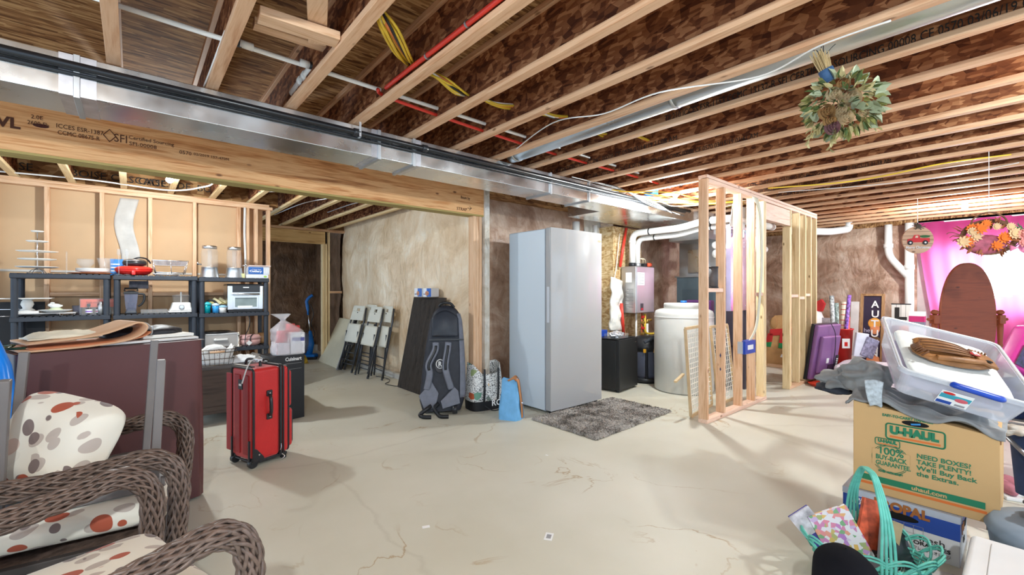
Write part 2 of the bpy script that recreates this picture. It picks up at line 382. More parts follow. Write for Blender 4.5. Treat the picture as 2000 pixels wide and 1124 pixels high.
# right wall under / over / beyond the window (hidden by the curtain)
struct(B().box((9.6, -2.4, 0), (9.72, 1.15, .92)).box((9.6, -2.4, 1.98), (9.72, 1.15, 2.4)).box((9.6, -2.4, .92), (9.72, -1.1, 1.98)).box((9.6, .98, .92), (9.72, 1.15, 1.98)).build('wall_window', mat('foundation_concrete', (.5,.48,.44), .8)))
win = struct(B().box((9.62, .93, .92), (9.7, .98, 1.98)).box((9.62, -1.1, .92), (9.7, -1.05, 1.98)).box((9.62, -1.1, .92), (9.7, .98, .97)).box((9.62, -1.1, 1.93), (9.7, .98, 1.98)).box((9.63, -.1, .97), (9.69, -.05, 1.93)).build('window_1', WHT, bevel=.003))
B().box((9.66, -1.05, .97), (9.665, .93, 1.93)).build('pane', mat('daylit_pane', (.9,.92,1), .2, var=0, emit=(.93,.94,1), es=3.2), win)
# baseboard ledge at the back wall
struct(B().box((2.90, 4.6, 0), (2.965, 8.2, .075)).build('baseboard_back', mat('grey_sill', (.55,.53,.49), .6), bevel=.004))
struct(B().box((1.7, 9.84, 0), (3.0, 9.93, .13)).build('baseboard_far', mat('grey_sill', (.5,.5,.49)), bevel=.004))

# ---- left framed wall (studs over tan panel)
WL = struct(thing('wall_left', None, None, (0, 6.45, 0)))
def stud(parent, x0, x1, y0, y1, z0, z1, m=None, name='stud'):
    return B().box((x0, y0, z0), (x1, y1, z1)).build(name, m or LZ, parent, world=True, bevel=.003)
B().box((-2.4, 6.55, 0), (1.30, 6.565, 2.38)).build('panel', DRY, WL, world=True)
B().box((-2.4, 6.45, 2.33), (1.40, 6.54, 2.37)).build('top_plate', LX, WL, world=True, bevel=.003)
B().box((-2.4, 6.45, 2.37), (1.36, 6.54, 2.398)).build('top_plate', LX, WL, world=True, bevel=.003)
B().box((-2.4, 6.45, 0), (1.40, 6.54, .04)).build('bottom_plate', LX, WL, world=True, bevel=.003)
for x in (-1.45, -1.05, -.655, -.245, .155, .565, 1.02, 1.115, 1.21, 1.355):
    stud(WL, x-.019, x+.019, 6.45, 6.54, .04, 2.33)
for x0, x1 in ((-.636, -.264), (-.226, .136), (.174, .546), (.584, 1.0)):
    B().box((x0, 6.46, 1.22), (x1, 6.54, 1.26)).build('blocking', LX, WL, world=True, bevel=.003)
b = B().grid(lambda u, v: (-.12+.16*u+.03*math.sin(v*7), 6.543-.006*math.sin(u*5+v*4), 1.45+.86*v), 8, 24).build('joint_tape', mat('joint_compound', (.54,.53,.50), .7, var=.12), WL, world=True, smooth=True, solid=.004)
B().box((-2.4, 6.541, 1.47), (1.3, 6.549, 1.492)).build('joint_line', mat('joint_compound', (.85,.84,.82)), WL, world=True)
for k, yy in enumerate((.0, .012)):
    B().tube(spline([(1.075+yy, 6.44, 2.33), (1.07+yy, 6.435, 2.0), (1.08+yy, 6.44, 1.7), (1.075+yy, 6.44, 1.47)]), .006).build('cable', WHT, WL, world=True, smooth=True)
# black panel low behind left shelving
struct(B().box((-2.4, 6.38, 0), (-.66, 6.40, 1.17)).build('wall_left_lower', mat('black_panel', (.012,.012,.014), .6)))

# ---- doorway wall at the far end (header, jack studs)
WD = struct(thing('wall_doorway', None, None, (1.6, 8.3, 0)))
B().box((1.40, 8.26, 2.12), (2.68, 8.36, 2.34)).build('header', lumber('header_lumber', 'x', (.62,.38,.15), (.74,.50,.22), (.35,.17,.05)), WD, world=True, bevel=.003)
B().box((1.2, 8.25, 2.345), (3.0, 8.36, 2.385)).build('top_plate', LX, WD, world=True, bevel=.003)
stud(WD, 2.60, 2.64, 8.26, 8.36, 0, 2.12, LW); stud(WD, 2.645, 2.685, 8.26, 8.36, 0, 2.34, LW); stud(WD, 2.70, 2.73, 8.26, 8.36, 0, 2.34, LW)
B().box((2.73, 8.27, 1.23), (2.95, 8.35, 1.27)).build('blocking', LX, WD, world=True, bevel=.003)
B().box((1.36, 8.27, 2.13), (1.50, 8.30, 2.34)).build('patch', mat('pale_patch', (.75,.68,.52), .7), WD, world=True)

# ---- stud partition in the middle right
WP = struct(thing('wall_partition', None, None, (4.17, 1.99, 0)))
PINK = lumber('lumber_pale', 'x', (.72,.46,.33), (.83,.60,.46), (.58,.33,.2))
B().box((4.17, 1.99, 2.365), (7.58, 2.08, 2.395)).build('top_plate', PINK, WP, world=True, bevel=.003)
B().box((4.21, 1.99, 2.325), (7.58, 2.08, 2.362)).build('top_plate', PINK, WP, world=True, bevel=.003)
B().box((4.17, 1.99, 0), (5.66, 2.08, .04)).build('bottom_plate', PINK, WP, world=True, bevel=.003)
B().box((6.45, 1.99, 0), (7.58, 2.08, .04)).build('bottom_plate', LX, WP, world=True, bevel=.003)
stud(WP, 4.172, 4.208, 1.992, 2.078, .0, 2.36)
for x in (4.54, 4.95, 5.30): stud(WP, x, x+.036, 1.992, 2.078, .04, 2.325)
stud(WP, 5.575, 5.611, 1.992, 2.078, .04, 2.325, LW); stud(WP, 5.615, 5.651, 1.992, 2.078, .04, 2.325, LW)
stud(WP, 6.44, 6.476, 1.992, 2.078, .0, 2.10, LW); 
for x in (6.478, 6.80, 7.06, 7.30, 7.54): stud(WP, x, x+.036, 1.992, 2.078, .04, 2.325, LW)
B().box((5.652, 2.0, 2.12), (6.478, 2.07, 2.32)).build('header', PINK, WP, world=True, bevel=.003)
for x0, x1, z in ((4.21, 4.54, 1.265), (5.34, 5.575, 1.22), (6.515, 6.80, 1.19), (6.84, 7.06, 1.16), (7.1, 7.30, 1.2)):
    B().box((x0, 2.0, z), (x1, 2.07, z+.038)).build('blocking', PINK, WP, world=True, bevel=.003)
for k in range(2):
    B().ball((4.545, 2.03, .62-.14*k), (.006, .02, .045-.01*k), 8, 6).build('paint_smudge', mat('dark_blue_paint', (.03,.04,.12), .5), WP, world=True)

# ================================================================== OVERHEAD
ordn = ['first','second','third','fourth','fifth','sixth','seventh','eighth','ninth','tenth','eleventh','twelfth','thirteenth','fourteenth','fifteenth','sixteenth','seventeenth','eighteenth','nineteenth','twentieth','twenty-first','twenty-second','twenty-third','twenty-fourth','twenty-fifth','twenty-sixth']
JT = {7: [('TJI 210   ICCES ESR-1153 CCMC 13132-R SFI CERTIFIED SOURCING 00008    CE   0570   03/06/19   01:41 AM', (1298, 244), (2120, -40), .062)],
      8: [('ESR-1153 CCMC 13132-R SFI CERTIFIED SOURCING 00008   CE  0570  03/14/19   11:08 AM', (1010, 344), (1322, 278), .058)],
      9: [('TJI 210 ICCES ESR-1153 CCMC 13132-R SFI CERTIFIED SOURCING 00008   CE  0570  03/15/19   01:41 AM', (1120, 360), (1480, 276), .058)],
      13: [('CCMC 13132-R SFI CERTIFIED SOURCING 00008    CE    0570   03/15/19    01:38 AM', (1460, 360), (1740, 322), .055)],
      14: [('CERTIFIED SOURCING 00008    CE    0570    03/15/19    01:38 AM', (1480, 372), (1640, 355), .055)],
      15: [('SFI CERTIFIED SOURCING 00008    CE    0570', (1515, 386), (1725, 359), .055)],
      17: [('TJI 210     ICCES ESR-1153 CCMC 13132-R SFI', (1812, 363), (2000, 335), .055)]}
def fit_text(s, parent, o, xd, yd, length, size, mat_=None, world=True, bold=0, name='lettering'):
    s = ' '.join(s.split()); cu = bpy.data.curves.new('t', 'FONT'); cu.body = s; cu.size = size; cu.extrude = .0006; cu.resolution_u = 2; cu.offset = bold
    to = bpy.data.objects.new('t', cu); COL.objects.link(to)
    dg = bpy.context.evaluated_depsgraph_get(); me = bpy.data.meshes.new_from_object(to.evaluated_get(dg))
    bpy.data.objects.remove(to, do_unlink=True); bpy.data.curves.remove(cu); me.name = name
    wd = max(v.co.x for v in me.vertices)
    m = basis(o, xd, yd)
    if world and parent is not None: m = WM[parent.name].inverted() @ m
    me.transform(m @ Matrix.Diagonal((length/wd, 1, 1, 1))); me.materials.clear(); me.materials.append(mat_ or INK)
    ob = bpy.data.objects.new(name, me); COL.objects.link(ob)
    if parent is not None: ob.parent = parent; WM[ob.name] = WM[parent.name].copy()
    return ob
PRT = 'TJI 210    ICCES ESR-1153 CCMC 13132-R SFI CERTIFIED SOURCING 00008   CE  0570  03/06/19   01:41 AM'
for i in range(25):
    x = JX0 + JS*i
    if x > 9.6: break
    y0, y1 = -3.6, 3.55
    nm = 'wooden ceiling I-joist with OSB web, %s from the left where they meet the metal duct' % ordn[i]
    j = thing('ceiling_joist', nm, 'joist', (x, 0, JZ), group='joists over the main room')
    B().box((x-.027, -3.6, JZ), (x+.027, 3.95, JZ+.033)).box((x-.027, -3.6, 2.667), (x+.027, 3.95, 2.699)).build('flange', FLG, j, world=True, bevel=.002)
    B().box((x-.005, -3.6, JZ+.033), (x+.005, 3.95, 2.667)).build('web', WEB, j, world=True)
    if i in JT:
        for (st, pa, pb, hz) in JT[i]:
            ya = at(pa[0], pa[1], X=x-.0065).y; yb = at(pb[0], pb[1], X=x-.0065).y
            fit_text(st, j, (x-.0065, ya, JZ+.037), (0, -1, 0), (0, 0, 1), ya-yb, hz)
for i in range(-5, 11):
    x = JX0 + JS*i
    lab = 'wooden ceiling joist beyond the long beam, %s from the left over the shelving room' % ordn[i+5]
    if x > 2.9: break
    j = thing('ceiling_joist', lab, 'joist', (x, 4.2, JZ), group='joists over the shelving room')
    B().box((x-.027, 4.1, JZ), (x+.027, 8.5, JZ+.033)).build('flange', lumber('flange_warm','y',(.68,.46,.22),(.82,.62,.35),(.5,.3,.12)) if 'flange_warm' not in MT else MT['flange_warm'], j, world=True, bevel=.002)
    B().box((x-.005, 4.1, JZ+.033), (x+.005, 8.5, 2.69)).build('web', WEB, j, world=True)
    if -4 <= i < 1: text('lettering', 'BOISE CASCADE', .1, INK, j, basis((x+.0065, 5.2, JZ+.06), (0, 1, 0), (0, 0, 1)), world=True)
# rim board seen at the far end of the shelving room with black lettering
rim = tag(B().box((-2.4, 6.62, 2.40), (1.5, 6.65, 2.69)).build('rim_board', SUBF), 'OSB rim board above the framed wall with black stencilled lettering', 'board')
for k, s in enumerate(('BOISE', 'BOISE CASCADE', 'CASCADE', 'BOISE')):
    text('lettering', s, .11, INK, rim, basis((-1.05+.55*k, 6.612, 2.50), (1, 0, 0), (0, 0, 1)))

struct(B().box((9.6, -3.6, 2.36), (9.72, 4.2, 2.70)).build('wall_rim', SUBF))
struct(B().box((3.0, 3.96, 2.36), (9.7, 4.3, 2.70)).build('wall_rim_back', SUBF))
struct(B().box((-2.4, 8.5, 2.38), (3.2, 8.55, 2.70)).build('wall_rim_far', SUBF))
# ---- long LVL beam
beam = thing('support_beam', 'long laminated wooden support beam with stamped black lettering under the metal duct', 'beam', (0, 3.88, 2.1))
B().box((-3.0, 3.88, 2.105), (2.94, 4.02, 2.398)).build('beam_body', LVLM, beam, world=True, bevel=.003)
B().box((-3.0, 3.88, 2.09), (2.94, 4.02, 2.105)).build('underside', lumber('beam_edge','x',(.30,.22,.06),(.42,.32,.1),(.2,.13,.03)), beam, world=True)
BI = mat('beam_ink', (.09,.03,.015), .8, var=0)
def bt(s, px, py, px2, size, bold=0):
    p = at(px, py, Y=3.878); q = at(px2, py, Y=3.878); fit_text(s, beam, p, (1,0,0), (0,0,1), q.x-p.x, size, BI, bold=bold)
bt('LVL', -30, 241, 40, .085, .003); bt('2.0E', 60, 231, 84, .035); bt('2600 Fb', 53, 242, 95, .035); bt('ICCES ESR-1387', 109, 249, 202, .038); bt('CCMC 08675-R', 112, 262, 195, .036)
bt('SFI', 222, 276, 248, .075); bt('Certified Sourcing', 251, 271, 340, .034); bt('SFI-00008', 252, 283, 306, .034); bt('0570', 350, 300, 374, .035); bt('02/2019  157-470M', 378, 303, 447, .026)
bt('STRAP', 892, 410, 912, .045)
bt('Beam by', 900, 388, 918, .045)
B().tube([at(913,407,Y=3.876), at(921,407,Y=3.876), at(917,403,Y=3.876), at(921,407,Y=3.876), at(917,411,Y=3.876)], .0025, 4).build('arrow', INK, beam, world=True)
a_ = at(214, 265, Y=3.877)
B().tube([a_+Vector((math.cos(t)*.03, 0, math.sin(t)*.04)) for t in (0, PI/2, PI, 1.5*PI)], .003, 4, closed=True).build('emblem', BI, beam, world=True)
for px in (75, 82): pass
B().ball(at(80, 246, Y=3.879), (.035, .001, .012), 10, 6).build('stain', mat('dark_stain', (.06,.01,.008), .7, var=0), beam, world=True)
post = struct(thing('wall_post', None, None, (2.85, 3.9, 0)))
for k, x in enumerate((2.80, 2.84, 2.88)):
    B().box((x, 3.90, 0), (x+.037, 3.99, 2.09)).build('stud', LZ, post, world=True, bevel=.003)
post2 = B().box((2.925, 3.86, 0), (2.99, 4.06, 2.4)).build('wall_edge', insul('film_edge', [(.45,.38,.3),(.6,.54,.45),(.7,.66,.6),(.8,.78,.74)], 2)); struct(post2)

# ---- rectangular sheet-metal duct
duct = thing('metal_duct', 'long rectangular galvanised sheet metal air duct running below the joists', 'duct', (0, 2.94, 2.2))
DY0, DY1, DZ0, DZ1 = 2.94, 3.26, 2.205, 2.395
B().box((-2.8, DY0, DZ0), (6.9, DY1, DZ1)).build('duct_body', GALV, duct, world=True, bevel=.004)
for px in (150, 740, 808, 1075, 1150):
    x = at(px, 250, Y=2.94).x
    B().box((x-.012, DY0-.012, DZ0-.012), (x+.012, DY1+.012, DZ1+.003)).build('seam', GALV2, duct, world=True, bevel=.002)
TAPE = mat('seal_tape', (.68,.70,.76), .32, metal=1, var=.15, vs=14)
for px in (135, 172, 735, 815):
    x = at(px, 250, Y=2.94).x
    B().box((x-.035, DY0-.003, DZ0-.003), (x+.03, DY1+.003, DZ1-.0)).build('tape', TAPE, duct, world=True)
# round take-off and boot near the utility corner
B().box((4.2, 3.27, 2.215), (6.9, 3.80, 2.385)).build('wide_section', GALV, duct, world=True, bevel=.004)
gp = thing('gas_pipe', 'black steel gas pipe running along the face of the rectangular duct', 'pipe', (0, 2.9, 2.33))
B().tube([(-2.8, 2.905, 2.335), (5.6, 2.905, 2.33)], .019, 12).build('pipe', mat('black_iron', (.012,.012,.014), .28, var=.2), gp, world=True, smooth=True)
B().tube([(-2.8, 2.925, 2.302), (5.2, 2.925, 2.30)], .009, 8).build('cable', BLKM, gp, world=True, smooth=True)  # dark tube standing in for the pipe's reflection on the duct
for px in (697, 830): 
    x = at(px, 280, Y=2.9).x
    B().cyl((x-.02, 2.905, 2.333), (x+.02, 2.905, 2.333), .026, n=12).build('coupling', BLKM, gp, world=True, smooth=True)
x = at(703, 262, Y=2.9).x
B().box((x-.012, 2.88, 2.30), (x+.002, 2.883, 2.40)).box((x-.012, 2.88, 2.30), (x+.002, 2.93, 2.303)).build('strap', GALV2, gp, world=True)

# ---- round duct between joists
rd = thing('round_duct', 'round galvanised steel duct running between two ceiling joists', 'duct', (2.38, 0, 2.46))
xr = JX0+JS*6-.215+.02
xr = 2.515
B().cyl((xr, -3.6, 2.475), (xr, 2.93, 2.475), .078, n=28).build('duct_pipe', metal_duct('galv_round', (.78,.81,.82), .33), rd, world=True, smooth=True)
for y in (2.86, 1.4, -.1): B().cyl((xr, y-.012, 2.475), (xr, y+.012, 2.475), .082, n=28).build('seam', GALV2, rd, world=True, smooth=True)
B().box((xr-.0827, .55, 2.44), (xr-.0815, .62, 2.52)).build('sticker', WPAP, rd, world=True)

# ---- white water line and red line crossing joist bays
wp = thing('water_pipe', 'white plastic water line passing through the joist webs above the duct', 'pipe', (0, 2.5, 2.5))
B().cyl((-1.2, 2.5, 2.5), (4.4, 2.64, 2.5), .012, n=10).build('pipe', PVC, wp, world=True, smooth=True)
for x in (.43, .71): B().cyl((x-.03, 2.525, 2.5), (x+.03, 2.53, 2.5), .019, n=10).build('coupling', PVC, wp, world=True, smooth=True)
for x in (.39, .745): B().cyl((x-.02, 2.525, 2.5), (x+.02, 2.53, 2.5), .0195, n=10).build('collar', BLK, wp, world=True, smooth=True)
B().tube([(.745, 2.53, 2.5), (.745, 2.6, 2.5), (.745, 2.93, 2.49)], .02, 12).build('branch', PVC, wp, world=True, smooth=True)
for y in (2.66, 2.74): B().cyl((.745, y-.02, 2.497), (.745, y+.02, 2.496), .026, n=12).build('coupling', PVC, wp, world=True, smooth=True)
rp = thing('red_pipe', 'red flexible water line stapled to a joist and running on above the duct', 'pipe', (1, 2.4, 2.45))
B().tube(spline([(1.13, -3.4, 2.455), (1.14, -1, 2.45), (1.125, .5, 2.46), (1.12, 1.4, 2.452), (1.12, 2.2, 2.46), (1.13, 2.45, 2.47)]), .0125, 8).build('pipe', PEXR, rp, world=True, smooth=True)
for y in (1.6, 1.95, .6): B().cyl((1.122, y, 2.456), (1.122, y+.012, 2.456), .018, n=10).build('clamp', GALV2, rp, world=True)
rp = thing('red_pipe', 'red flexible water line crossing the joist webs just above the duct', 'pipe', (1.1, 2.5, 2.46))
B().tube(spline([(1.10, 2.50, 2.47), (1.3, 2.56, 2.462), (2.6, 2.64, 2.455), (4.0, 2.64, 2.46), (4.7, 2.66, 2.46)]), .011, 8).build('pipe', PEXR, rp, world=True, smooth=True)

# ---- lumber blocking nailed across the joists
blk = thing('lumber_blocking', 'pale lumber blocks nailed between joists at the top edge of the photo', 'blocking', (.6, 2.0, 2.45))
p0 = at(505, 28, z=2.43); p1 = at(660, 78, z=2.43)
B().bar(p0, p1, .085, .038).build('board', LX, blk, world=True, bevel=.003)
p0 = at(495, 45, z=2.52); p1 = at(640, 92, z=2.52)
B().bar(p0, p1, .06, .038).build('board', LX, blk, world=True, bevel=.003)
p0 = at(620, -30, z=2.475); p1 = at(620, 80, z=2.475)
B().bar(p0, p1, .08, .038).build('board', LY, blk, world=True, bevel=.003)
# ---- cables overhead
def cable(label, pts, r, m, cat='cable', n=6, seg=8, name='electrical_cable', group=None):
    o = B().tube(spline(pts, seg), r, n).build(name, m, smooth=True); return tag(o, label, cat, group)
cb = thing('cable_bundle', 'bundle of yellow electrical cables looping through the joist webs', 'cable', (1.5, 2.0, 2.5))
rnd = random.Random(3)
hub = [at(742,20,z=2.52), at(765,55,z=2.46), at(795,110,z=2.50), at(822,135,z=2.56), at(862,150,z=2.50), at(905,180,z=2.47), at(935,190,z=2.54), at(985,205,z=2.52), at(1035,213,z=2.54), at(1085,228,z=2.50), at(1130,232,z=2.54), at(1180,262,z=2.48), at(1215,258,z=2.53), at(1260,270,z=2.5), at(1290,290,z=2.53)]
for k in range(9):
    off = Vector((rnd.uniform(-.045,.045), rnd.uniform(-.045,.045), 0)); 
    pts = [q+off*(1.0 if i % 3 else .35)+Vector((0,0,rnd.uniform(-.012,.012))) for i, q in enumerate(hub)]
    mm = YEL if k < 6 else (BLK if k == 6 else (WHT if k == 7 else ORG))
    B().tube(spline(pts[:], 6), .0068, 6).build('cable', mm, cb, world=True, smooth=True)
cable('thin white cable hanging between the round duct and its joist', [at(1000,298,z=2.42), at(1080,240,z=2.42), at(1180,222,z=2.40), at(1290,180,z=2.39), at(1480,150,z=2.38), at(1600,90,z=2.38), at(1740,40,z=2.37)], .004, WHT)
cable('white cable drooping beside the left joist near the duct', [at(440,60,z=2.5), at(425,100,z=2.43), at(410,140,z=2.42), at(398,170,z=2.42)], .005, WHT)
cable('grey cable crossing the shelving room ceiling above the beam edge', [at(0,335,z=2.41), at(180,352,z=2.41), at(330,372,z=2.38), at(400,365,z=2.37), at(418,357,z=2.42)], .008, WHT)
cable('yellow cable running loosely under the far right joists', [at(1500,368,z=2.39), at(1640,357,z=2.385), at(1730,343,z=2.38), at(1840,320,z=2.39), at(1975,302,z=2.39)], .007, YEL)
cable('thin white cable under the far right joists beside the yellow one', [at(1520,376,z=2.39), at(1700,362,z=2.385), at(1850,345,z=2.39), at(1990,318,z=2.39)], .004, WHT)
for k, (a, b_, c) in enumerate((((536,420),(590,398),(640,388)), ((505,375),(560,372),(600,352)), ((640,415),(690,398),(720,394)))):
    cable(['thin grey cable under the joists by the doorway', 'thin grey cable hanging by the end of the framed wall', 'thin grey cable near the round vent over the folding chairs'][k], [at(*a, z=2.42), at(*b_, z=2.39), at(*c, z=2.42)], .006, GALV2)
# ---- bulbs in porcelain holders
BUL = mat('lit_bulb', (1,1,1), .3, var=0, emit=(1,.97,.93), es=14)
for k, (lx, ly, lz) in enumerate(LAMPS[:3]):
    lb = ['lit ceiling bulb in the shelving room left of the photo', 'lit ceiling bulb over the water heater corner', 'lit ceiling bulb near the pink curtained window'][k]
    t = thing('ceiling_bulb', lb, 'light bulb', (lx, ly, JZ), group=None)
    B().lathe([(.055, 0), (.055, -.02), (.03, -.035), (.022, -.05)], n=20).build('bulb_holder', WHT, t, smooth=True)
    B().lathe([(.013, -.045), (.018, -.06), (.028, -.078), (.030, -.09), (.026, -.105), (.012, -.116), (0, -.118)], (0,0,.0), n=16).build('bulb_glass', BUL, t, smooth=True).visible_shadow = True
jb = tag(B().box((4.62, 2.85, 2.42), (4.74, 2.97, 2.5)).build('junction_box', BLUEP, bevel=.004), 'blue plastic junction box in the ceiling beside the utility bulb', 'junction box')
# ================================================================== CENTRE OF THE ROOM
# ---- upright freezer
FRW = mat('appliance_white_blue_lit', (.62,.70,.77), .32, var=0, bump=.05, bs_=400, spec=.5)  # blue window reflection mixed into the white cabinet's base colour
FRD = mat('appliance_door', (.40,.405,.41), .16, var=0, coat=.3)
fr = thing('upright_freezer', 'tall white upright freezer standing in front of the insulated wall', 'freezer', (3.245, 3.17, 0))
B().box((0, .085, .03), (.83, .66, 1.925)).build('cabinet', FRW, fr, bevel=.012)
def door(u, v):
    x = .83*u; return (x, -.012*math.sin(PI*u), .04+1.89*v)
b = B().grid(door, 16, 2); b.box((0, .005, .04), (.83, .075, 1.93))
b.build('door', FRD, fr, bevel=.006)
B().box((-.002, .02, .95), (.0, .055, 1.32)).build('door_handle', mat('handle_recess', (.6,.63,.68), .35, var=0), fr, bevel=.001)
B().box((0, .076, .03), (.825, .086, 1.92)).build('door_gasket', mat('gasket_grey', (.32,.35,.4), .6), fr)
B().box((.755, -.006, 1.83), (.815, -.003, 1.85)).build('badge', CHR, fr)
for x, y in ((.04, .05), (.79, .05), (.04, .6), (.79, .6)): B().cyl((x, y, 0), (x, y, .035), .018, n=10).build('foot', BLK, fr)
# ---- shaggy rug
def rugf(u, v):
    x = 3.0+1.29*u; y = 2.385+.80*v + .05*u*(1-v)
    e = 1 if 0 < u < 1 and 0 < v < 1 else 0
    j = .012
    return (x+rnd.uniform(-j, j), y+rnd.uniform(-j, j), (.022+rnd.uniform(-.010, .012)) if e else .004)
rugm, nt, bb = _new('rug_pile')
n1 = _n(nt, 'ShaderNodeTexNoise'); n1.inputs['Scale'].default_value = 190; n1.inputs['Detail'].default_value = 3; nt.links.new(_map(nt), n1.inputs['Vector'])
n2 = _n(nt, 'ShaderNodeTexNoise'); n2.inputs['Scale'].default_value = 5; n2.inputs['Detail'].default_value = 4; nt.links.new(_map(nt), n2.inputs['Vector'])
aa = _n(nt, 'ShaderNodeMath'); aa.operation = 'ADD'; nt.links.new(n1.outputs['Fac'], aa.inputs[0]); nt.links.new(n2.outputs['Fac'], aa.inputs[1])
nt.links.new(_ramp(nt, aa.outputs[0], [(.75, (.09,.075,.06)), (.95, (.27,.235,.205)), (1.15, (.50,.46,.42))]), bb.inputs['Base Color'])
bb.inputs['Roughness'].default_value = .95; _bump(nt, bb, n1.outputs['Fac'], 1, .01)
tag(B().grid(rugf, 150, 96).build('area_rug', rugm, smooth=False), 'grey and beige speckled shag rug on the concrete in front of the white freezer', 'rug')

# ---- lunch bag
LB = mat('blue_fabric', (.16,.42,.72), .65, var=.1, vs=14, bump=.4, bs_=25)
lb = thing('lunch_bag', 'small light blue lunch bag with a tan strap beside the freezer', 'bag', (2.852, 3.23, 0), rz=R(29))
# base w along x, depth y
W, Dp, H_ = .24, .22, .40
def lbf(u, v):
    # ring (rounded rectangle) -> ridge
    a = 2*PI*u; k = 1-v; c, s_ = math.cos(a), math.sin(a)
    sx = math.copysign(abs(c)**.35, c); sy = math.copysign(abs(s_)**.35, s_)
    tap = 1-.12*v - (.9 if v > .999 else 0)
    return (W/2-.05*v+sx*W/2*max(.03, 1-.97*v**1.3), Dp/2+sy*Dp/2*(1-.28*v)+.006*math.sin(11*v+5*a), H_*v+.01*math.sin(a*3)*v)
B().grid(lambda u, v: lbf(u, v), 40, 14, wu=True).build('bag_body', LB, lb, smooth=True)
B().tube(spline([(W*.5, -.004, .01), (W*.48, .002, .14), (W*.40, .012, .27), (W*.30, .024, .385), (W*.26, .06, .405), (W*.2, .12, .38)]), [.034]*41, 4, flat=.12, up=(0, 1, 0)).build('strap', mat('tan_leather', (.50,.22,.09), .55, var=.1), lb, smooth=True)
B().cyl((W*.46, .0, .16), (W*.46, -.012, .16), .012, n=10).build('buckle', CHR, lb)

# ---- tote bag with printed words
def word_mat():
    m, nt, b = _new('printed_tote')
    n = _n(nt, 'ShaderNodeTexVoronoi'); n.inputs['Scale'].default_value = 1; nt.links.new(_map(nt, (38, 38, 75)), n.inputs['Vector'])
    n2 = _n(nt, 'ShaderNodeTexNoise'); n2.inputs['Scale'].default_value = 95; n2.inputs['Detail'].default_value = 1; nt.links.new(_map(nt), n2.inputs['Vector'])
    c = _ramp(nt, n2.outputs['Fac'], [(.40, (.05,.05,.05)), (.47, (.80,.80,.78))])
    v3 = _n(nt, 'ShaderNodeTexVoronoi'); v3.inputs['Scale'].default_value = 16; nt.links.new(_map(nt), v3.inputs['Vector'])
    sp = nt.nodes.new('ShaderNodeSeparateColor'); nt.links.new(v3.outputs['Color'], sp.inputs[0])
    f = _ramp(nt, sp.outputs[0], [(.90, (0,0,0)), (.91, (1,1,1))])
    pal = _ramp(nt, sp.outputs[1], [(.0, (.7,.45,.02)), (.35, (.5,.04,.05)), (.6, (.05,.3,.25)), (.8, (.75,.55,.05))])
    mx = nt.nodes.new('ShaderNodeMix'); mx.data_type = 'RGBA'; nt.links.new(f, mx.inputs[0]); nt.links.new(c, mx.inputs[6]); nt.links.new(pal, mx.inputs[7])
    nt.links.new(mx.outputs[2], b.inputs['Base Color']); b.inputs['Roughness'].default_value = .5; MT['printed_tote'] = m; return m
TP = word_mat()
tb = thing('tote_bag', 'open white tote bag printed with black and coloured words over a black base', 'bag', (2.71, 3.76, 0), rz=R(-8))
def tot(u, v, r0=1.0):
    a = 2*PI*u; c, s_ = math.cos(a), math.sin(a)
    sx = math.copysign(abs(c)**.5, c); sy = math.copysign(abs(s_)**.5, s_)
    lean = .02*math.sin(a*2)*v
    return (.21+sx*(.21-.04*v)*r0+lean, .15+sy*(.14-.03*v)*r0, .10+(.36+.05*s_+.03*math.cos(2*a))*v)
B().grid(tot, 48, 14, wu=True).build('bag_body', TP, tb, smooth=True, solid=.004)
B().grid(lambda u, v: (lambda q: (q[0], q[1], .10*v))(tot(u, 0, .97+.03*v)), 40, 4, wu=True).box((.05,.05,.0), (.37,.25,.01)).build('base_panel', mat('black_nylon', (.012,.012,.014), .55), tb, smooth=True)
for x in (.12, .29):
    B().tube(spline([(x, .003, .10), (x+.005, .0, .25), (x+.015, .02, .44)]), .013, 4, flat=.15, up=(0,1,0)).build('strap', BLK, tb, smooth=True)
B().tube(spline([(.12, -.01, .06), (.2, -.05, .01), (.33, -.03, .01), (.4, .0, .03)]), .005, 6).build('cord', BLK, tb, smooth=True)
fit_text('ROSI', tb, (.21, -.0, .045), (1, 0, .0), (0, 0, 1), .19, .09, WPAP, world=False, bold=.002)

# ---- tall backpack
BKN = mat('black_nylon_pack', (.022,.024,.034), .55, var=.2, vs=20, bump=.3, bs_=40)
GRN_ = mat('grey_nylon_pack', (.17,.18,.22), .6, var=.1, vs=20, bump=.3, bs_=60)
bp = thing('gear_backpack', 'tall black and grey gear backpack leaning on the wooden post', 'backpack', (2.23, 4.06, 0), rot=(R(-5), 0, R(-32)))
def pk(u, v):
    a = 2*PI*u; c, s_ = math.cos(a), math.sin(a)
    sx = math.copysign(abs(c)**.55, c); sy = math.copysign(abs(s_)**.6, s_)
    hw = [(0,.20),(.1,.235),(.35,.225),(.6,.20),(.85,.165),(.95,.13),(1.0,.06)]
    for (a0, w0), (a1, w1) in zip(hw, hw[1:]):
        if v <= a1+1e-6: wv = w0+(w1-w0)*(v-a0)/(a1-a0); break
    off = .05*v
    return (.23+off+sx*wv, .12+sy*(.12-.03*v)*(1 if v < .97 else .6), .03+1.10*v)
B().grid(pk, 40, 30, wu=True).box((.05,.03,.03),(.4,.2,.06)).build('pack_body', BKN, bp, smooth=True)
def pk2(u, v):
    q = pk(1.02-.17*u, .12+.80*v); return (q[0]+.006, q[1]-.004, q[2])
B().grid(pk2, 8, 20).build('side_panel', GRN_, bp, smooth=True, solid=.012)
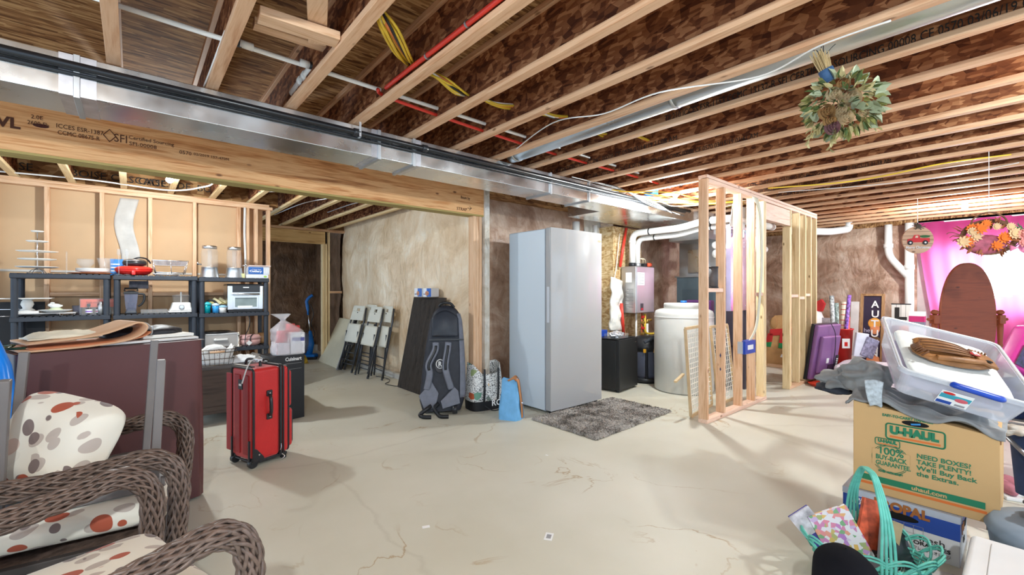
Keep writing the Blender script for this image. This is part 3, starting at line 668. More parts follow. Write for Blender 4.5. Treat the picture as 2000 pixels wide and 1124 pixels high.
B().grid(lambda u, v: (.13+.27*u, -.02-.02*math.sin(PI*u)*math.sin(PI*v)+.03*v, .80+.27*v*(1-.3*(2*u-1)**2)), 14, 12).build('top_pocket', mat('black_shell', (.02,.024,.035), .45, var=.3, vs=9, bump=.5, bs_=16), bp, smooth=True, solid=.03)
B().box((.10, -.015, .76), (.46, .0, .775)).build('zip', BLK, bp)
for sgn, x0, x1, x2 in ((-1, .17, .10, .06), (1, .30, .27, .31)):
    pts = spline([(x0, -.035, .74), (x0*.97, -.06, .66), (x1, -.075, .52), (x1+.01, -.07, .42), (x2+.02, -.04, .26)], 8)
    B().tube(pts, .034, 6, flat=.22, up=(0, 1, 0)).build('shoulder_strap', GRN_, bp, smooth=True)
    B().tube([(q[0], q[1]-.009, q[2]) for q in pts[4:22]], .014, 4, flat=.15, up=(0, 1, 0)).build('strap_trim', BLK, bp, smooth=True)
B().prism([(.0,.20),(.13,.34),(.20,.22),(.17,.08),(.06,.05)], -.045, -.015, 'y').build('hip_belt', GRN_, bp, bevel=.008)
B().prism([(.22,.14),(.36,.28),(.40,.24),(.42,.11),(.24,.06)], -.045, -.015, 'y').build('hip_belt', GRN_, bp, bevel=.008)
B().ball((.215, -.03, .5), (.055, .008, .075), 16, 8).build('logo_patch', mat('dark_patch', (.06,.06,.07), .6), bp, smooth=True)
B().tube([(.215+.04*math.cos(t), -.042, .52+.045*math.sin(t)) for t in [2*PI*i/20 for i in range(20)]], .004, 4, closed=True).build('logo', WPAP, bp)
fit_text('R', bp, (.195, -.043, .495), (1,0,0), (0,0,1), .04, .07, WPAP, world=False, bold=.002)
for a, c_ in (((.13, -.04, .10), (.05, -.16, .012)), ((.2, -.04, .12), (.22, -.17, .012))):
    B().tube(spline([a, (a[0]-.04, -.09, .08), (c_[0]-.03, -.12, .03), (c_[0], c_[1], .012), (c_[0]+.08, c_[1]-.01, .008)], 6), .02, 4, flat=.15, up=(0,1,0)).build('loose_strap', BLK, bp, smooth=True)
B().tube(spline([(.20, .05, 1.12), (.24, .03, 1.155), (.32, .03, 1.15), (.36, .05, 1.11)]), .014, 6).build('grab_handle', BLK, bp, smooth=True)
B().cyl((.34, -.02, .05), (.39, -.02, .05), .045, n=18).build('wheel', BLKM, bp, smooth=True)
B().box((.37, .05, .45), (.40, .06, .62)).build('trim', WPAP, bp)

# ---- dark plank board leaning on the wall
DWM = lumber('dark_stained_wood', 'z', (.045,.032,.024), (.085,.065,.05), (.018,.013,.01))
y0, y1 = 5.42, 4.60
q0 = Vector((2.67, 5.43, 0)); top = Vector((2.925, 5.50, 1.185))
bd = thing('wood_panel', 'dark stained wooden plank panel leaning against the insulated wall', 'panel', (2.70, 5.43, 0), rot=(0, 0, 0))
ux = Vector((2.92-2.68, 0, 1.18)).normalized()
mm = basis((2.68, 5.44, .0), (0, -1, 0), ux)
b = B(mm)
for k in range(6): b.box((.80/6*k+.002, 0, -.012), (.80/6*(k+1)-.001, 1.215, .012))
b.box((0, 0, .010), (.80, 1.215, .012))
b.build('plank_face', DWM, bd, world=True, bevel=.002)
B(mm).box((0, .1, -.03), (.80, .19, -.012)).box((0, 1.0, -.03), (.80, 1.09, -.012)).build('batten', DWM, bd, world=True)
# small blue boxes on the panel's top edge
BXW = mat('box_white', (.78,.8,.85), .5, var=.03)
for k, (yy, w_, lab) in enumerate(((5.22, .20, 'white and blue appliance box lying on top of the dark wooden panel'), (4.99, .15, 'small blue and white carton beside the larger one on top of the dark wooden panel'))):
    o = thing('product_box', lab, 'box', (2.80, yy, 1.20), rz=R(-90+12*k))
    B().box((0, 0, 0), (w_, .13, .11)).build('carton', BXW, o, bevel=.002)
    B().box((w_*.45, -.001, .002), (w_-.002, .0, .108)).build('printed_panel', mat('print_blue', (.03,.12,.45), .4, var=.5, vs=30), o)
    B().ball((w_*.5, -.002, .045), (.035, .002, .03), 12, 8).build('picture', mat('print_warm', (.5,.22,.12), .5, var=.6, vs=60), o)
    B().box((.01, -.0012, .03), (w_*.38, .0, .04)).build('lettering', mat('navy_ink', (.02,.03,.2), .5), o)
# ---- folding chairs leaning
FCS = mat('chair_plastic', (.70,.68,.58), .45, var=.03); FCL = mat('chair_leg_metal', (.05,.055,.065), .35, metal=.3, var=.1)
def folding_chair(label, loc, rot):
    t = thing('folding_chair', label, 'folding chair', loc, rot=rot, group='folded chairs against the insulated wall')
    def pnl(w0, w1, z0, z1, y, dish):
        return lambda u, v: ((-.5+u)*(w0+(w1-w0)*v)*(1-.02*abs(2*v-1)**4), y-dish*(math.sin(PI*u)+.0)+.0, z0+(z1-z0)*v)
    B().grid(pnl(.42, .40, .46, .76, -.03, .006), 12, 10).build('seat', FCS, t, smooth=True, solid=.02)
    # backrest with a grab slot
    b = B()
    o = [(-.20,.82),(.20,.82),(.195,1.03),(.17,1.06),(-.17,1.06),(-.195,1.03)]
    b.prism([(-.20,.82),(.20,.82),(.19,.97),(-.19,.97)], -.03, -.012, 'y')
    b.prism([(-.19,.97),(-.05,.97),(-.05,1.02),(-.17,1.06),(-.185,1.04)], -.03, -.012, 'y')
    b.prism([(.05,.97),(.19,.97),(.185,1.04),(.17,1.06),(.05,1.02)], -.03, -.012, 'y')
    b.prism([(-.17,1.06),(-.05,1.015),(.05,1.015),(.17,1.06)], -.03, -.012, 'y')
    b.build('backrest', FCS, t, bevel=.004)
    B().ball((-.0, -.032, .945), (.016,.004,.009), 10, 6).build('screw_hole', BLK, t)
    for s_ in (-1, 1):
        x = s_*.215
        B().tube([(x, .0, .0), (x, .0, .5), (x, .0, .84), (s_*.20, -.01, 1.03)], .013, 8).build('front_leg', FCL, t, smooth=True)
        B().tube([(s_*.175, .03, .02), (s_*.185, -.035, .60), (s_*.19, -.045, .64)], .013, 8).build('rear_leg', FCL, t, smooth=True)
        B().bar((s_*.21, -.02, .46), (s_*.21, -.02, .76), .012, .028).build('seat_rail', FCL, t)
        for z, yy in ((.0, 0),): B().cyl((x, .0, .0), (x, .0, .03), .017, n=8).build('foot_cap', BLK, t)
    B().cyl((-.215, 0, .18), (.215, 0, .18), .008, n=8).build('crossbar', FCL, t, smooth=True)
    B().cyl((-.175, .02, .12), (.175, .02, .12), .008, n=8).build('crossbar', FCL, t, smooth=True)
    B().cyl((-.18, .01, .30), (.18, .01, .30), .008, n=8).build('crossbar', FCL, t, smooth=True)
    return t
lean = R(-15)
folding_chair('cream plastic folding chair leaning on the wall, nearer the cream folding table', (2.55, 7.02, 0.005), (lean, 0, R(-90+6)))
folding_chair('cream plastic folding chair leaning on the wall, in front of the others', (2.57, 6.42, 0.005), (lean, 0, R(-90+2)))
folding_chair('cream plastic folding chair tucked behind the foremost folded chair', (2.70, 6.18, 0.005), (R(-11), 0, R(-90-3)))
folding_chair('cream plastic folding chair tucked behind the others, closest to the wall', (2.73, 6.78, 0.005), (R(-10), 0, R(-90+2)))
# ---- cream folding tables
ft = thing('folding_table', 'cream folding table leaning on its edge behind the folding chairs', 'folding table', (2.5, 7.9, 0))
ux = Vector((.40, .28, .80)).normalized()
mm = basis((2.56, 8.33, .0), (-.02, -1, 0), ux)
TBM = mat('table_plastic', (.68,.63,.47), .4, var=.03)
B(mm).box((0, 0, -.02), (1.02, .86, .02)).build('tabletop', TBM, ft, world=True, bevel=.015)
B(mm).box((.02, .02, -.06), (1.0, .84, -.02)).build('folded_half', TBM, ft, world=True, bevel=.012)
B(mm).tube([(.95, .05, -.08), (.95, .8, -.08), (.7, .8, -.08), (.7, .05, -.08)], .012, 8).build('leg_frame', FCL, ft, world=True, smooth=True)
for x, lab in ((1.10, 'grey folded metal stand leaning between cream table and folding chairs'),):
    t = thing('folded_stand', lab, 'folding stand', (2.55, 7.22, 0))
    for k in range(3):
        p0 = (2.50+.05*k, 7.24-.03*k, .0); p1 = (2.82+.02*k, 7.34, .78)
        B().bar(p0, p1, .03, .018, up=(0,1,0)).build('rail', mat('galv_rail', (.45,.46,.48), .4, metal=.7) if k == 0 else FCL, t, world=True, bevel=.002)
    for z in (.2, .4, .6): B().bar((2.5+.32*z/.78-.0, 7.26, z), (2.62+.3*z/.78, 7.22, z), .012, .03).build('bracket', BLKM, t, world=True)
    B().ball((2.83, 7.30, .78), (.03, .03, .03), 10, 8).build('latch', BLK, t, world=True)
cable('black power cord trailing on the floor between the folding chairs and the dark panel', [(2.75,6.3,.008),(2.8,6.0,.007),(2.72,5.8,.006),(2.62,5.7,.006),(2.66,5.5,.006),(2.72,5.44,.006)], .005, BLK, name='power_cord')
# ---- blue steam mop / carpet washer
BV = mat('vacuum_blue', (.01,.16,.55), .3, var=.05)
vc = thing('carpet_washer', 'blue upright carpet washer with a silver pole standing in the far doorway', 'carpet washer', (2.52, 8.78, 0), rz=R(-30)); vc.scale = (.93, .93, .93)
B().prism([(-.17,-.12),(.13,-.14),(.17,0),(.13,.12),(-.13,.12),(-.19,0)], .02, .10, 'z').build('floor_head', BV, vc, bevel=.02)
B().box((-.19,-.15,.0),(.17,-.06,.05)).build('brush_bar', BLK, vc, bevel=.01)
B().tube([(0,.0,.08),(.03,.06,.30),(.0,.09,.55)], [.06,.055,.03], 12).build('body', BV, vc, smooth=True)
B().tube([(-.05,-.03,.16),(-.045,.0,.5)], [.05,.045], 12).build('water_tank', CLRB, vc, smooth=True)
B().cyl((-.0,.09,.5),(-.05,.13,.95),.012,n=10).build('pole', CHR, vc, smooth=True)
B().cyl((-.045,.12,.88),(-.055,.13,1.0),.018,n=10).build('pole_clamp', BV, vc, smooth=True)
B().tube(spline([(-.05,.13,.95),(-.07,.14,1.08),(-.08,.15,1.16),(-.03,.16,1.24),(.03,.17,1.28)]), [.02,.022,.025,.028,.03,.03,.032,.033,.034]+[.03]*24, 10).build('handle', BV, vc, smooth=True)
B().tube(spline([(.0,.1,1.1),(.06,.1,.9),(.02,.08,.7),(.08,.12,.5),(.02,.1,.35)]), .008, 6).build('cord', BLK, vc, smooth=True)
# clutter in the doorway
def tub(label, name, loc, r, h, m, mlid=None, cat='tub'):
    t = thing(name, label, cat, loc)
    B().lathe([(r*.8, 0), (r, h*.9), (r*1.03, h)], n=20).build('body', m, t, smooth=True)
    if mlid: B().lathe([(r*1.08, h), (r*1.08, h+.03), (r*.9, h+.035), (0, h+.036)], n=20).build('lid', mlid, t, smooth=True)
    return t
tub('round pink tub with a blue band and green lid on the far doorway floor', 'toy_tub', (2.12, 8.9, 0), .13, .2, mat('pink_plastic', (.7,.2,.35), .4), GRNP)
tub('small blue jar beside the carpet washer', 'jar', (2.80, 8.75, 0), .07, .16, BLUEP, WHT, 'jar')
tub('clear plastic jar on the floor by the cream folding table', 'jar', (2.80, 8.55, 0), .07, .1, CLRB, WHT, 'jar')
tub('grey round bin behind the carpet washer', 'bin', (2.47, 9.1, 0), .17, .42, mat('grey_bin', (.2,.19,.2), .6), mat('grey_bin', (.2,.19,.2)), 'bin')
def blanket(name, label, c, sx, sy, h, m, seed=0, cat='blanket', n=26, rz=0, fold=.35, kind=None):
    def fn(u, v):
        x = (u-.5)*2; y = (v-.5)*2; r_ = min(1, (abs(x)**3+abs(y)**3)**(1/3)); rr = (1-r_**3)
        nz = noise.noise(Vector((x*2.2+seed, y*2.2, seed)))*.5+noise.noise(Vector((x*5+seed, y*4, 3)))*.3
        ca, sa = math.cos(rz), math.sin(rz); X = x*sx*(1+.12*nz); Y = y*sy*(1+.12*nz)
        return (c[0]+X*ca-Y*sa, c[1]+X*sa+Y*ca, c[2]+.004+h*max(0, rr**.6)*(1+fold*2*nz))
    o = B().grid(fn, n, n).build(name, m, smooth=True, solid=.006); return tag(o, label, cat, kind=kind)
blanket('crumpled_sack', 'crumpled orange and brown sack on the far doorway floor', (2.0, 8.45, 0), .3, .16, .12, mat('sack_orange', (.32,.14,.06), .7, var=.5, vs=9), 5, 'sack')
blanket('yellow_bag', 'crumpled yellow and black bag in front of the pink tub', (2.22, 8.35, 0), .14, .12, .16, mat('sack_yellow', (.5,.35,.03), .6, var=.7, vs=12), 9, 'bag')

# ---- red suitcase
SR = mat('suitcase_red', (.50,.012,.012), .42, var=.08, vs=5, bump=.25, bs_=120, sheen=.2)
SRD = mat('suitcase_red_dark', (.33,.008,.012), .45, var=.1, vs=5, bump=.25, bs_=120)
su = thing('suitcase', 'large red upright suitcase with black zips standing on its wheels', 'suitcase', (.655, 3.60, 0), rz=R(19))
SW, SD, SH = .235, .285, .715
def sbox(x0, x1, y0, y1, z0, z1, name, m, bv=.03, par=su):
    return B().box((x0,y0,z0),(x1,y1,z1)).build(name, m, par, bevel=bv, seg=4)
sbox(0, SW-.03, 0, SD, .045, SH, 'shell', SR, .03)
sbox(SW-.03, SW+.045, .005, SD-.005, .05, SH-.01, 'front_shell', SR, .03)
sbox(SW+.04, SW+.085, .03, SD-.03, .38, SH-.05, 'upper_pocket', SR, .025)
sbox(SW+.04, SW+.095, .03, SD-.03, .07, .37, 'lower_pocket', SR, .028)
def loop(x, y0, y1, z0, z1, r, c=.03):
    pts = []
    for (cy, cz, a0) in ((y1-c, z1-c, 0), (y0+c, z1-c, 90), (y0+c, z0+c, 180), (y1-c, z0+c, 270)):
        for k in range(5):
            a = R(a0+90*k/4); pts.append((x, cy+c*math.cos(a), cz+c*math.sin(a)))
    return B().tube(pts, r, 8, closed=True)
loop(.004, .0, SD, .045, SH, .008).build('piping', BLK, su, smooth=True)
loop(SW-.03, -.002, SD+.002, .043, SH+.002, .010).build('zip', BLK, su, smooth=True)
loop(SW-.008, -.002, SD+.002, .043, SH+.002, .006).build('zip', BLK, su, smooth=True)
loop(SW+.042, .012, SD-.012, .055, SH-.016, .006).build('piping', BLK, su, smooth=True)
loop(SW+.088, .04, SD-.04, .09, .36, .005).build('zip', BLK, su, smooth=True)
loop(SW+.08, .04, SD-.04, .39, SH-.06, .005).build('zip', BLK, su, smooth=True)
# side carry handle on the face towards the camera (y = 0)
hx = .118
for z in (.525, .355):
    B().box((hx-.022, -.010, z-.022), (hx+.022, .002, z+.022)).build('handle_mount', BLK, su, bevel=.006)
    B().cyl((hx, -.015, z), (hx, -.008, z), .007, n=12).build('rivet', CHR, su, smooth=True)
B().tube(spline([(hx-.003, -.012, .515), (hx-.008, -.035, .49), (hx-.010, -.042, .44), (hx-.006, -.035, .39), (hx, -.012, .365)]), .0125, 8).build('side_handle', BLKM, su, smooth=True)
# back panel (x = 0 side) with dark pleats
for k in range(3): B().box((-.008, .05+.11*k, .09), (.0, .12+.11*k, SH-.05)).build('back_ridge', SRD, su, bevel=.006)
B().box((-.012, .12, .56), (-.004, .17, .63)).build('name_label', BLK, su); B().box((-.0135, .13, .585), (-.0115, .16, .60)).build('label_print', WPAP, su)
# corner guards, wheels, kick plates
B().prism([(0,.05),(.085,.05),(.075,.075),(.028,.135),(0,.15)], -.006, .004, 'y').build('corner_guard', BLKM, su, bevel=.004)
B().cyl((.04,-.010,.095),(.04,-.004,.095),.006,n=10).build('rivet', CHR, su)
for y in (.03, SD-.03):
    B().cyl((.012, y-.017, .032), (.012, y+.017, .032), .032, n=22).build('wheel', BLKM, su, bevel=.004)
    B().box((-.005, y-.024, .03), (.05, y+.024, .075)).build('wheel_housing', BLKM, su, bevel=.008)
    B().bar((-.012, y, .05), (-.012, y, .20), .014, .012).build('skid_rail', BLKM, su, bevel=.003)
B().box((.05, .01, .03), (SW+.03, SD-.01, .048)).build('base_plate', BLKM, su, bevel=.004)
B().box((SW+.0, .02, .0), (SW+.03, .06, .035)).build('foot', BLKM, su, bevel=.004); B().box((SW+.0, SD-.06, .0), (SW+.03, SD-.02, .035)).build('foot', BLKM, su, bevel=.004)
# top: telescoping handle tray and grab handle, steel buckle
B().box((.01, .08, SH), (.06, .32, SH+.008)).build('handle_tray', BLKM, su, bevel=.003)
B().box((.02, .11, SH+.008), (.045, .29, SH+.014)).build('telescoping_handle', STEEL, su, bevel=.003)
B().tube(spline([(.11, .10, SH), (.115, .13, SH+.04), (.115, .27, SH+.04), (.11, .30, SH)]), .010, 6).build('grab_handle', BLK, su, smooth=True)
B().box((.095, .11, SH+.025), (.135, .17, SH+.055)).build('buckle', STEEL, su, bevel=.005)
B().tube(spline([(.12, .16, SH+.03), (.2, .2, SH+.03), (.26, .25, SH+.015), (.29, .3, SH-.01)]), .009, 5).build('strap', BLK, su, smooth=True)
B().tube(spline([(.10, .14, SH+.035), (.02, .05, SH+.06), (-.06, -.03, SH+.02), (-.12, -.08, SH-.07)]), .005, 5).build('tag_strap', mat('grey_webbing', (.5,.5,.5), .6), su, smooth=True)
for z in (.08, .10): B().tube(spline([(SW-.03, -.008, .13), (SW-.035, -.016, .10), (SW-.04, -.014, .085)]), .004, 6).build('zip_pull', CHR, su, smooth=True)
B().tube(spline([(SW-.02, .0, .05), (SW-.01, -.02, .03), (SW-.03, -.01, .012)]), .004, 6).build('zip_pull', CHR, su, smooth=True)
# litter on the floor
for k, (px, py, s_, lab) in enumerate(((1072, 1049, .035, 'small white printed paper tag on the floor near the bottom centre'), (832, 1030, .02, 'tiny white scrap of paper on the floor left of the printed tag'), (1068, 890, .012, 'tiny white speck of paper on the floor below the rug'))):
    p = at(px, py, z=0); o = B(frame(p, rz=.6-k)).box((-s_, -s_*.6, .0005), (s_, s_*.6, .0015)).build('paper_scrap', WPAP); tag(o, lab, 'paper')
    if k == 0: B(frame(p, rz=.6)).box((-.02, -.012, .0016), (.018, .012, .0019)).build('lettering', mat('grey_ink', (.3,.3,.32), .8), o)
# ================================================================== SHELVING ROOM
SHF = mat('shelf_plastic', (.030,.036,.048), .5, var=.12, vs=10)
YF, YB = 5.93, 6.33
LV = [1.44, 1.04, .64, .18]
def shelf_unit(x0, x1, label, dz=0):
    t = thing('shelving_unit', label, 'shelf', (x0, YF, 0), group=None)
    w_ = x1-x0; d = YB-YF
    for k, z in enumerate(LV):
        z += dz
        b = B().box((0, 0, z-.045), (w_, d, z-.008))
        for i in range(int(w_/.045)): b.box((.01+i*.045, .004, z-.009), (.045+i*.045, d-.004, z))
        b.build('shelf', SHF, t, bevel=.003)
    for x in (.028, w_-.028):
        for y in (.03, d-.03):
            b = B()
            zs = [0]+sorted([z+dz for z in LV])
            for za, zb in zip(zs, zs[1:]): b.lathe([(.024, za), (.024, zb-.05), (.029, zb-.045), (.029, zb)], (x, y, 0), n=12)
            b.build('post', SHF, t, smooth=False)
    return t
shelf_unit(-.835, -.165, 'black plastic shelving unit holding the tiered stand, leftmost of the three', .0)
shelf_unit(-.145, .545, 'black plastic shelving unit holding the blender and red cooker, middle of the three', -.003)
shelf_unit(.56, 1.25, 'black plastic shelving unit holding the glass dispensers, nearest the doorway', -.012)
def SX(px, Y=6.12): return at(px, 568, Y=Y).x
def SM(px, n, Y=6.12):
    q = at(px, 568, Y=Y); return n*(q.x*_v[0]+q.y*_v[1])/FPX
CER = mat('white_ceramic', (.80,.79,.76), .25, var=.02)
T0, T1, T2, T3 = LV[0], LV[1], LV[2], LV[3]
# -- unit 1 top: tiered stand, glass goblets, plates, pitcher
t = thing('tiered_stand', 'five tier white dessert stand on top of the leftmost shelving unit', 'cake stand', (SX(73), 6.12, T0))
B().cyl((0,0,.04), (0,0,.40), .005, n=8).build('pole', CHR, t, smooth=True)
for k, (r_, z) in enumerate(((.145,.055), (.13,.13), (.14,.205), (.075,.30), (.045,.395))):
    B().lathe([(0, z), (r_*.8, z), (r_, z+.008), (r_*1.01, z+.012), (r_*.8, z+.006), (0, z+.006)], n=4 if k == 2 else 28, cap=False).build('tier', WHT, t, smooth=(k != 2))
for a in (.6, 2.2, 3.9, 5.4): B().tube(spline([(0,0,.05), (.05*math.cos(a), .05*math.sin(a), .03), (.07*math.cos(a), .07*math.sin(a), .003), (.085*math.cos(a), .085*math.sin(a), .012)]), .003, 6).build('foot', CHR, t, smooth=True)
def glass(label, px, r_, h, base=T0, Y=6.1, stem=True, name='glass_vase', cat='vase', m=None):
    t_ = tag(B().lathe([(r_*.7, 0), (r_*.7, .004), (r_*.2, .012), (r_*.16, h*.35), (r_*.5, h*.45), (r_, h*.75), (r_*.9, h), (r_*.86, h), (r_*.95, h*.75), (r_*.45, h*.47), (0, h*.4)] if stem else
        [(r_*.6, 0), (r_*.75, h*.3), (r_, h), (r_*.94, h), (r_*.7, h*.3), (r_*.5, .01), (0, .01)], n=24).build(name, m or CLR, smooth=True), label, cat)
    t_.location = (SX(px, Y), Y, base); return t_
glass('clear glass goblet behind the stacked plates on the leftmost shelving unit', 167, .07, .16, Y=6.2)
t = tag(B().lathe([(.035,0),(.045,.002),(.05,.06),(.065,.12),(.075,.155),(.07,.155),(.06,.12),(.045,.06),(.03,.01),(0,.01)], n=24).build('glass_bowl', CLR, smooth=True), 'clear glass bowl standing behind the red cooker and plates', 'bowl'); t.location = (SX(207, 6.22), 6.22, T0+.02)
tag(B().cyl((SX(131), 6.08, T0), (SX(131), 6.08, T0+.22), .006, n=8).build('glass_rod', CLR), 'thin clear glass rod standing between the tiered stand and plates', 'rod')
for k, px in enumerate((232, 248)):
    t = tag(B().lathe([(.03,0),(.03,.004),(.006,.008),(.006,.19),(.016,.2),(.016,.26),(.012,.26),(.012,.2),(0,.2)], n=16).build('glass_candlestick', CLR, smooth=True), ['tall clear glass candlestick at the left of the red cooker', 'tall clear glass candlestick in front of the red cooker'][k], 'candlestick'); t.location = (SX(px, 5.97), 5.975, T0)
def plate(label, px, Y, z, r_, m, name='plate', sx=1, sy=1):
    o = tag(B().lathe([(0, 0), (r_*.6, 0), (r_, .012), (r_, .017), (r_*.62, .006), (0, .006)], n=32, cap=False, sx=sx, sy=sy).build(name, m, smooth=True), label, 'plate'); o.location = (SX(px, Y), Y, z); return o
plate('brown oval platter under the stack of white plates', 177, 6.12, T0, .16, mat('brown_glaze', (.38,.12,.05), .25), 'platter', 1.05, .9)
for k, nm in enumerate(('bottom', 'second', 'third', 'top')): plate('white plate, %s of the stack on the brown platter' % nm, 181, 6.12, T0+.02+k*.0085, .125, CER)
# unit 1, second shelf
t = thing('cake_stand', 'white ceramic cake stand with a bulbous foot on the second shelf', 'cake stand', (SX(54), 6.1, T1+.02))
B().lathe([(.055, .03), (.05, .04), (.03, .055), (.045, .09), (.038, .12), (.03, .13), (.05, .142)], n=24).build('pedestal', CER, t, smooth=True)
B().box((-.17, -.13, .142), (.17, .13, .152)).build('top_plate', CER, t, bevel=.004)
B().box((-.085, -.085, .0), (.085, .085, .03)).build('foot', CER, t, bevel=.008)
t = tag(B().lathe([(0, 0), (.10, 0), (.155, .03), (.16, .034), (.10, .012), (0, .01)], n=4, sx=1.25, sy=.8, cap=False).build('serving_tray', mat('grey_ceramic', (.60,.59,.58), .3), bevel=.006), 'large pale rectangular serving tray under the bunny dish', 'tray'); t.location = (SX(88, 6.1), 6.1, T1-.0); t.rotation_euler = (0, 0, R(45))
t.rotation_euler = (0,0,0)
bpy.data.objects.remove(t, do_unlink=True)
t = tag(B().box((-.20,-.11,.018),(.20,.11,.030)).build('serving_tray', mat('grey_ceramic', (.60,.59,.58), .3), bevel=.006), 'large pale rectangular serving tray under the bunny dish', 'tray'); t.location = (SX(93, 6.1), 6.10, T1)
t = thing('bunny_dish', 'white lidded dish with a small rabbit figure on a scalloped plate', 'dish', (SX(109, 6.1), 6.08, T1+.031))
B().lathe([(0,0),(.06,0),(.115,.02),(.118,.026),(.06,.008),(0,.008)], n=20, cap=False).build('scalloped_plate', CER, t, smooth=False)
B().lathe([(.055,.01),(.05,.03),(.03,.042),(0,.046)], n=20).build('dish_lid', mat('pale_green_glaze', (.62,.68,.45), .3), t, smooth=True)
B().ball((0,0,.06),(.042,.026,.024),14,8).ball((-.035,-.0,.07),(.018,.015,.016),12,8).ball((.04,0,.062),(.010,.01,.01),8,6).build('rabbit_body', CER, t, smooth=True)
B().ball((-.02,.006,.088),(.017,.005,.008),8,6).ball((-.02,-.008,.090),(.017,.005,.008),8,6).build('rabbit_ear', CER, t, smooth=True)
tag(B().tube([(SX(48,5.98), 5.98, T1+.008), (SX(115,5.98), 5.98, T1+.008), (SX(110,6.2), 6.25, T1+.008), (SX(50,6.2), 6.25, T1+.008)], .008, 6, closed=True).build('wire_rack', BLKM, smooth=True), 'black oval wire trivet lying under the serving tray', 'rack')
tag(B().tube([(-.90, 5.97, T1+.008), (-.80, 5.97, T1+.008), (-.77, 5.97, T1+.07), (-.93, 5.97, T1+.07)], .003, 6, closed=True).build('wire_handle_rack', CHR, smooth=True), 'silver wire rack sticking out left of the leftmost shelving post', 'rack')
tag(B().tube(spline([(SX(112+3*i,5.96), 5.955+.02*math.sin(i*2.1), T1+.012+.01*math.sin(i*1.7)) for i in range(13)]), .0022, 5).build('wire_tangle', CHR, smooth=True), 'tangle of thin silver wire at the front edge of the second shelf', 'wire')
t = thing('clear_bin', 'clear plastic bin with a red card and two dark bottles inside', 'bin', (SX(155,6.0), 6.0, T1))
b = B(); w2 = SM(178, 50)
b.box((0,0,0),(w2,.22,.004)).box((0,0,0),(w2,.003,.16)).box((0,.217,0),(w2,.22,.16)).box((0,0,0),(.003,.22,.16)).box((w2-.003,0,0),(w2,.22,.16))
b.build('bin_body', CLR, t)
tag(B().box((.005,.03,.075),(w2-.005,.035,.155)).build('red_card', mat('red_card', (.80,.13,.06), .6), t))
bpy.data.objects['red_card'].parent = None
rc = bpy.data.objects['red_card']; rc.location = (SX(155,6.0), 6.0, T1); tag(rc, 'red orange card standing inside the clear bin on the second shelf', 'card')
text('lettering', 'hot cocoa', .03, mat('maroon_ink', (.25,.03,.02), .7, var=0), rc, basis((w2*.18, .0285, .115), (1,0,0), (0,0,1)))
for k, (dx, lb_) in enumerate(((.05, 'small dark syrup bottle with a purple and white label in the clear bin'), (.125, 'small dark syrup bottle with a pink and white label in the clear bin'))):
    t2 = thing('syrup_bottle', lb_, 'bottle', (SX(155,6.0)+dx+.015, 6.022, T1+.006))
    B().lathe([(.024,0),(.026,.01),(.026,.055),(.010,.07),(.010,.085)], n=18).build('bottle_body', mat('dark_bottle', (.03,.012,.01), .15), t2, smooth=True)
    B().cyl((0,0,.083),(0,0,.105),.013,n=14).build('cap', BLK, t2, smooth=True)
    B().lathe([(.0268,.012),(.0268,.05)], n=18, cap=False, a0=PI, a1=2*PI).build('label', WPAP, t2, smooth=True)
    B().lathe([(.0272,.022),(.0272,.034)], n=18, cap=False, a0=PI*1.1, a1=1.9*PI).build('label_print', mat('label_tint_%d' % k, [(.25,.1,.5),(.7,.2,.3)][k], .5), t2, smooth=True)
t = tag(B().lathe([(.03,0),(.04,.09),(.037,.09),(.028,.005),(0,.005)], n=20).build('plastic_cup', CLRB, smooth=True), 'smoky plastic cup at the left of the clear bin', 'cup'); t.location = (SX(150,6.15), 6.2, T1)
tag(B().lathe([(.022,0),(.024,.08),(.015,.1),(.015,.13)], (SX(197,5.98), 5.99, T1), n=16).build('spray_can', mat('silver_can', (.5,.5,.5), .3, metal=.6), smooth=True), 'small silver can right of the clear bin beside the shelf post', 'can')
# -- unit 2 top: red round cooker with dark lid, blue box, chafing racks
t = thing('electric_skillet', 'round red electric skillet with a flat lid on the middle shelving unit', 'skillet', (SX(262,6.08), 6.08, T0))
B().lathe([(.09,.0),(.125,.015),(.15,.04),(.155,.052),(.15,.056)], n=36).build('pan_body', mat('glossy_red', (.70,.02,.015), .18, var=.04), t, smooth=True)
B().lathe([(.157,.056),(.155,.07),(.13,.088),(.08,.094),(0,.096)], n=36).build('lid', mat('glossy_red_lid', (.72,.03,.02), .18, var=.04), t, smooth=True)
B().box((-.02,-.17,.0),(.01,-.14,.045)).build('handle', mat('glossy_red', (.7,.02,.015)), t, bevel=.006)
t = thing('waffle_iron', 'dark round waffle iron with a silver lid stacked on the red skillet', 'waffle iron', (SX(263,6.1), 6.10, T0+.098))
B().lathe([(.07,0),(.095,.01),(.10,.03),(.095,.05)], n=32).build('base', BLKM, t, smooth=True)
B().lathe([(.095,.05),(.085,.065),(.05,.074),(0,.076)], n=32).build('lid', STEEL, t, smooth=True)
B().tube(spline([(-.02,-.05,.06),(.03,-.06,.085),(.09,-.02,.08),(.12,0,.05),(.13,.0,.03)]), .008, 8).build('handle', BLKM, t, smooth=True)
t = tag(B().box((-.055,0,0),(.055,.10,.17)).build('blue_carton', mat('carton_blue', (.03,.22,.62), .45, var=.1), bevel=.002), 'blue printed carton standing behind the red skillet and glass candlesticks', 'box'); t.location = (SX(229,6.22), 6.22, T0)
for k in range(3): B().box((-.05,-.0012,.04+.035*k),(.04-.01*k,0,.052+.035*k)).build('lettering', WPAP, t)
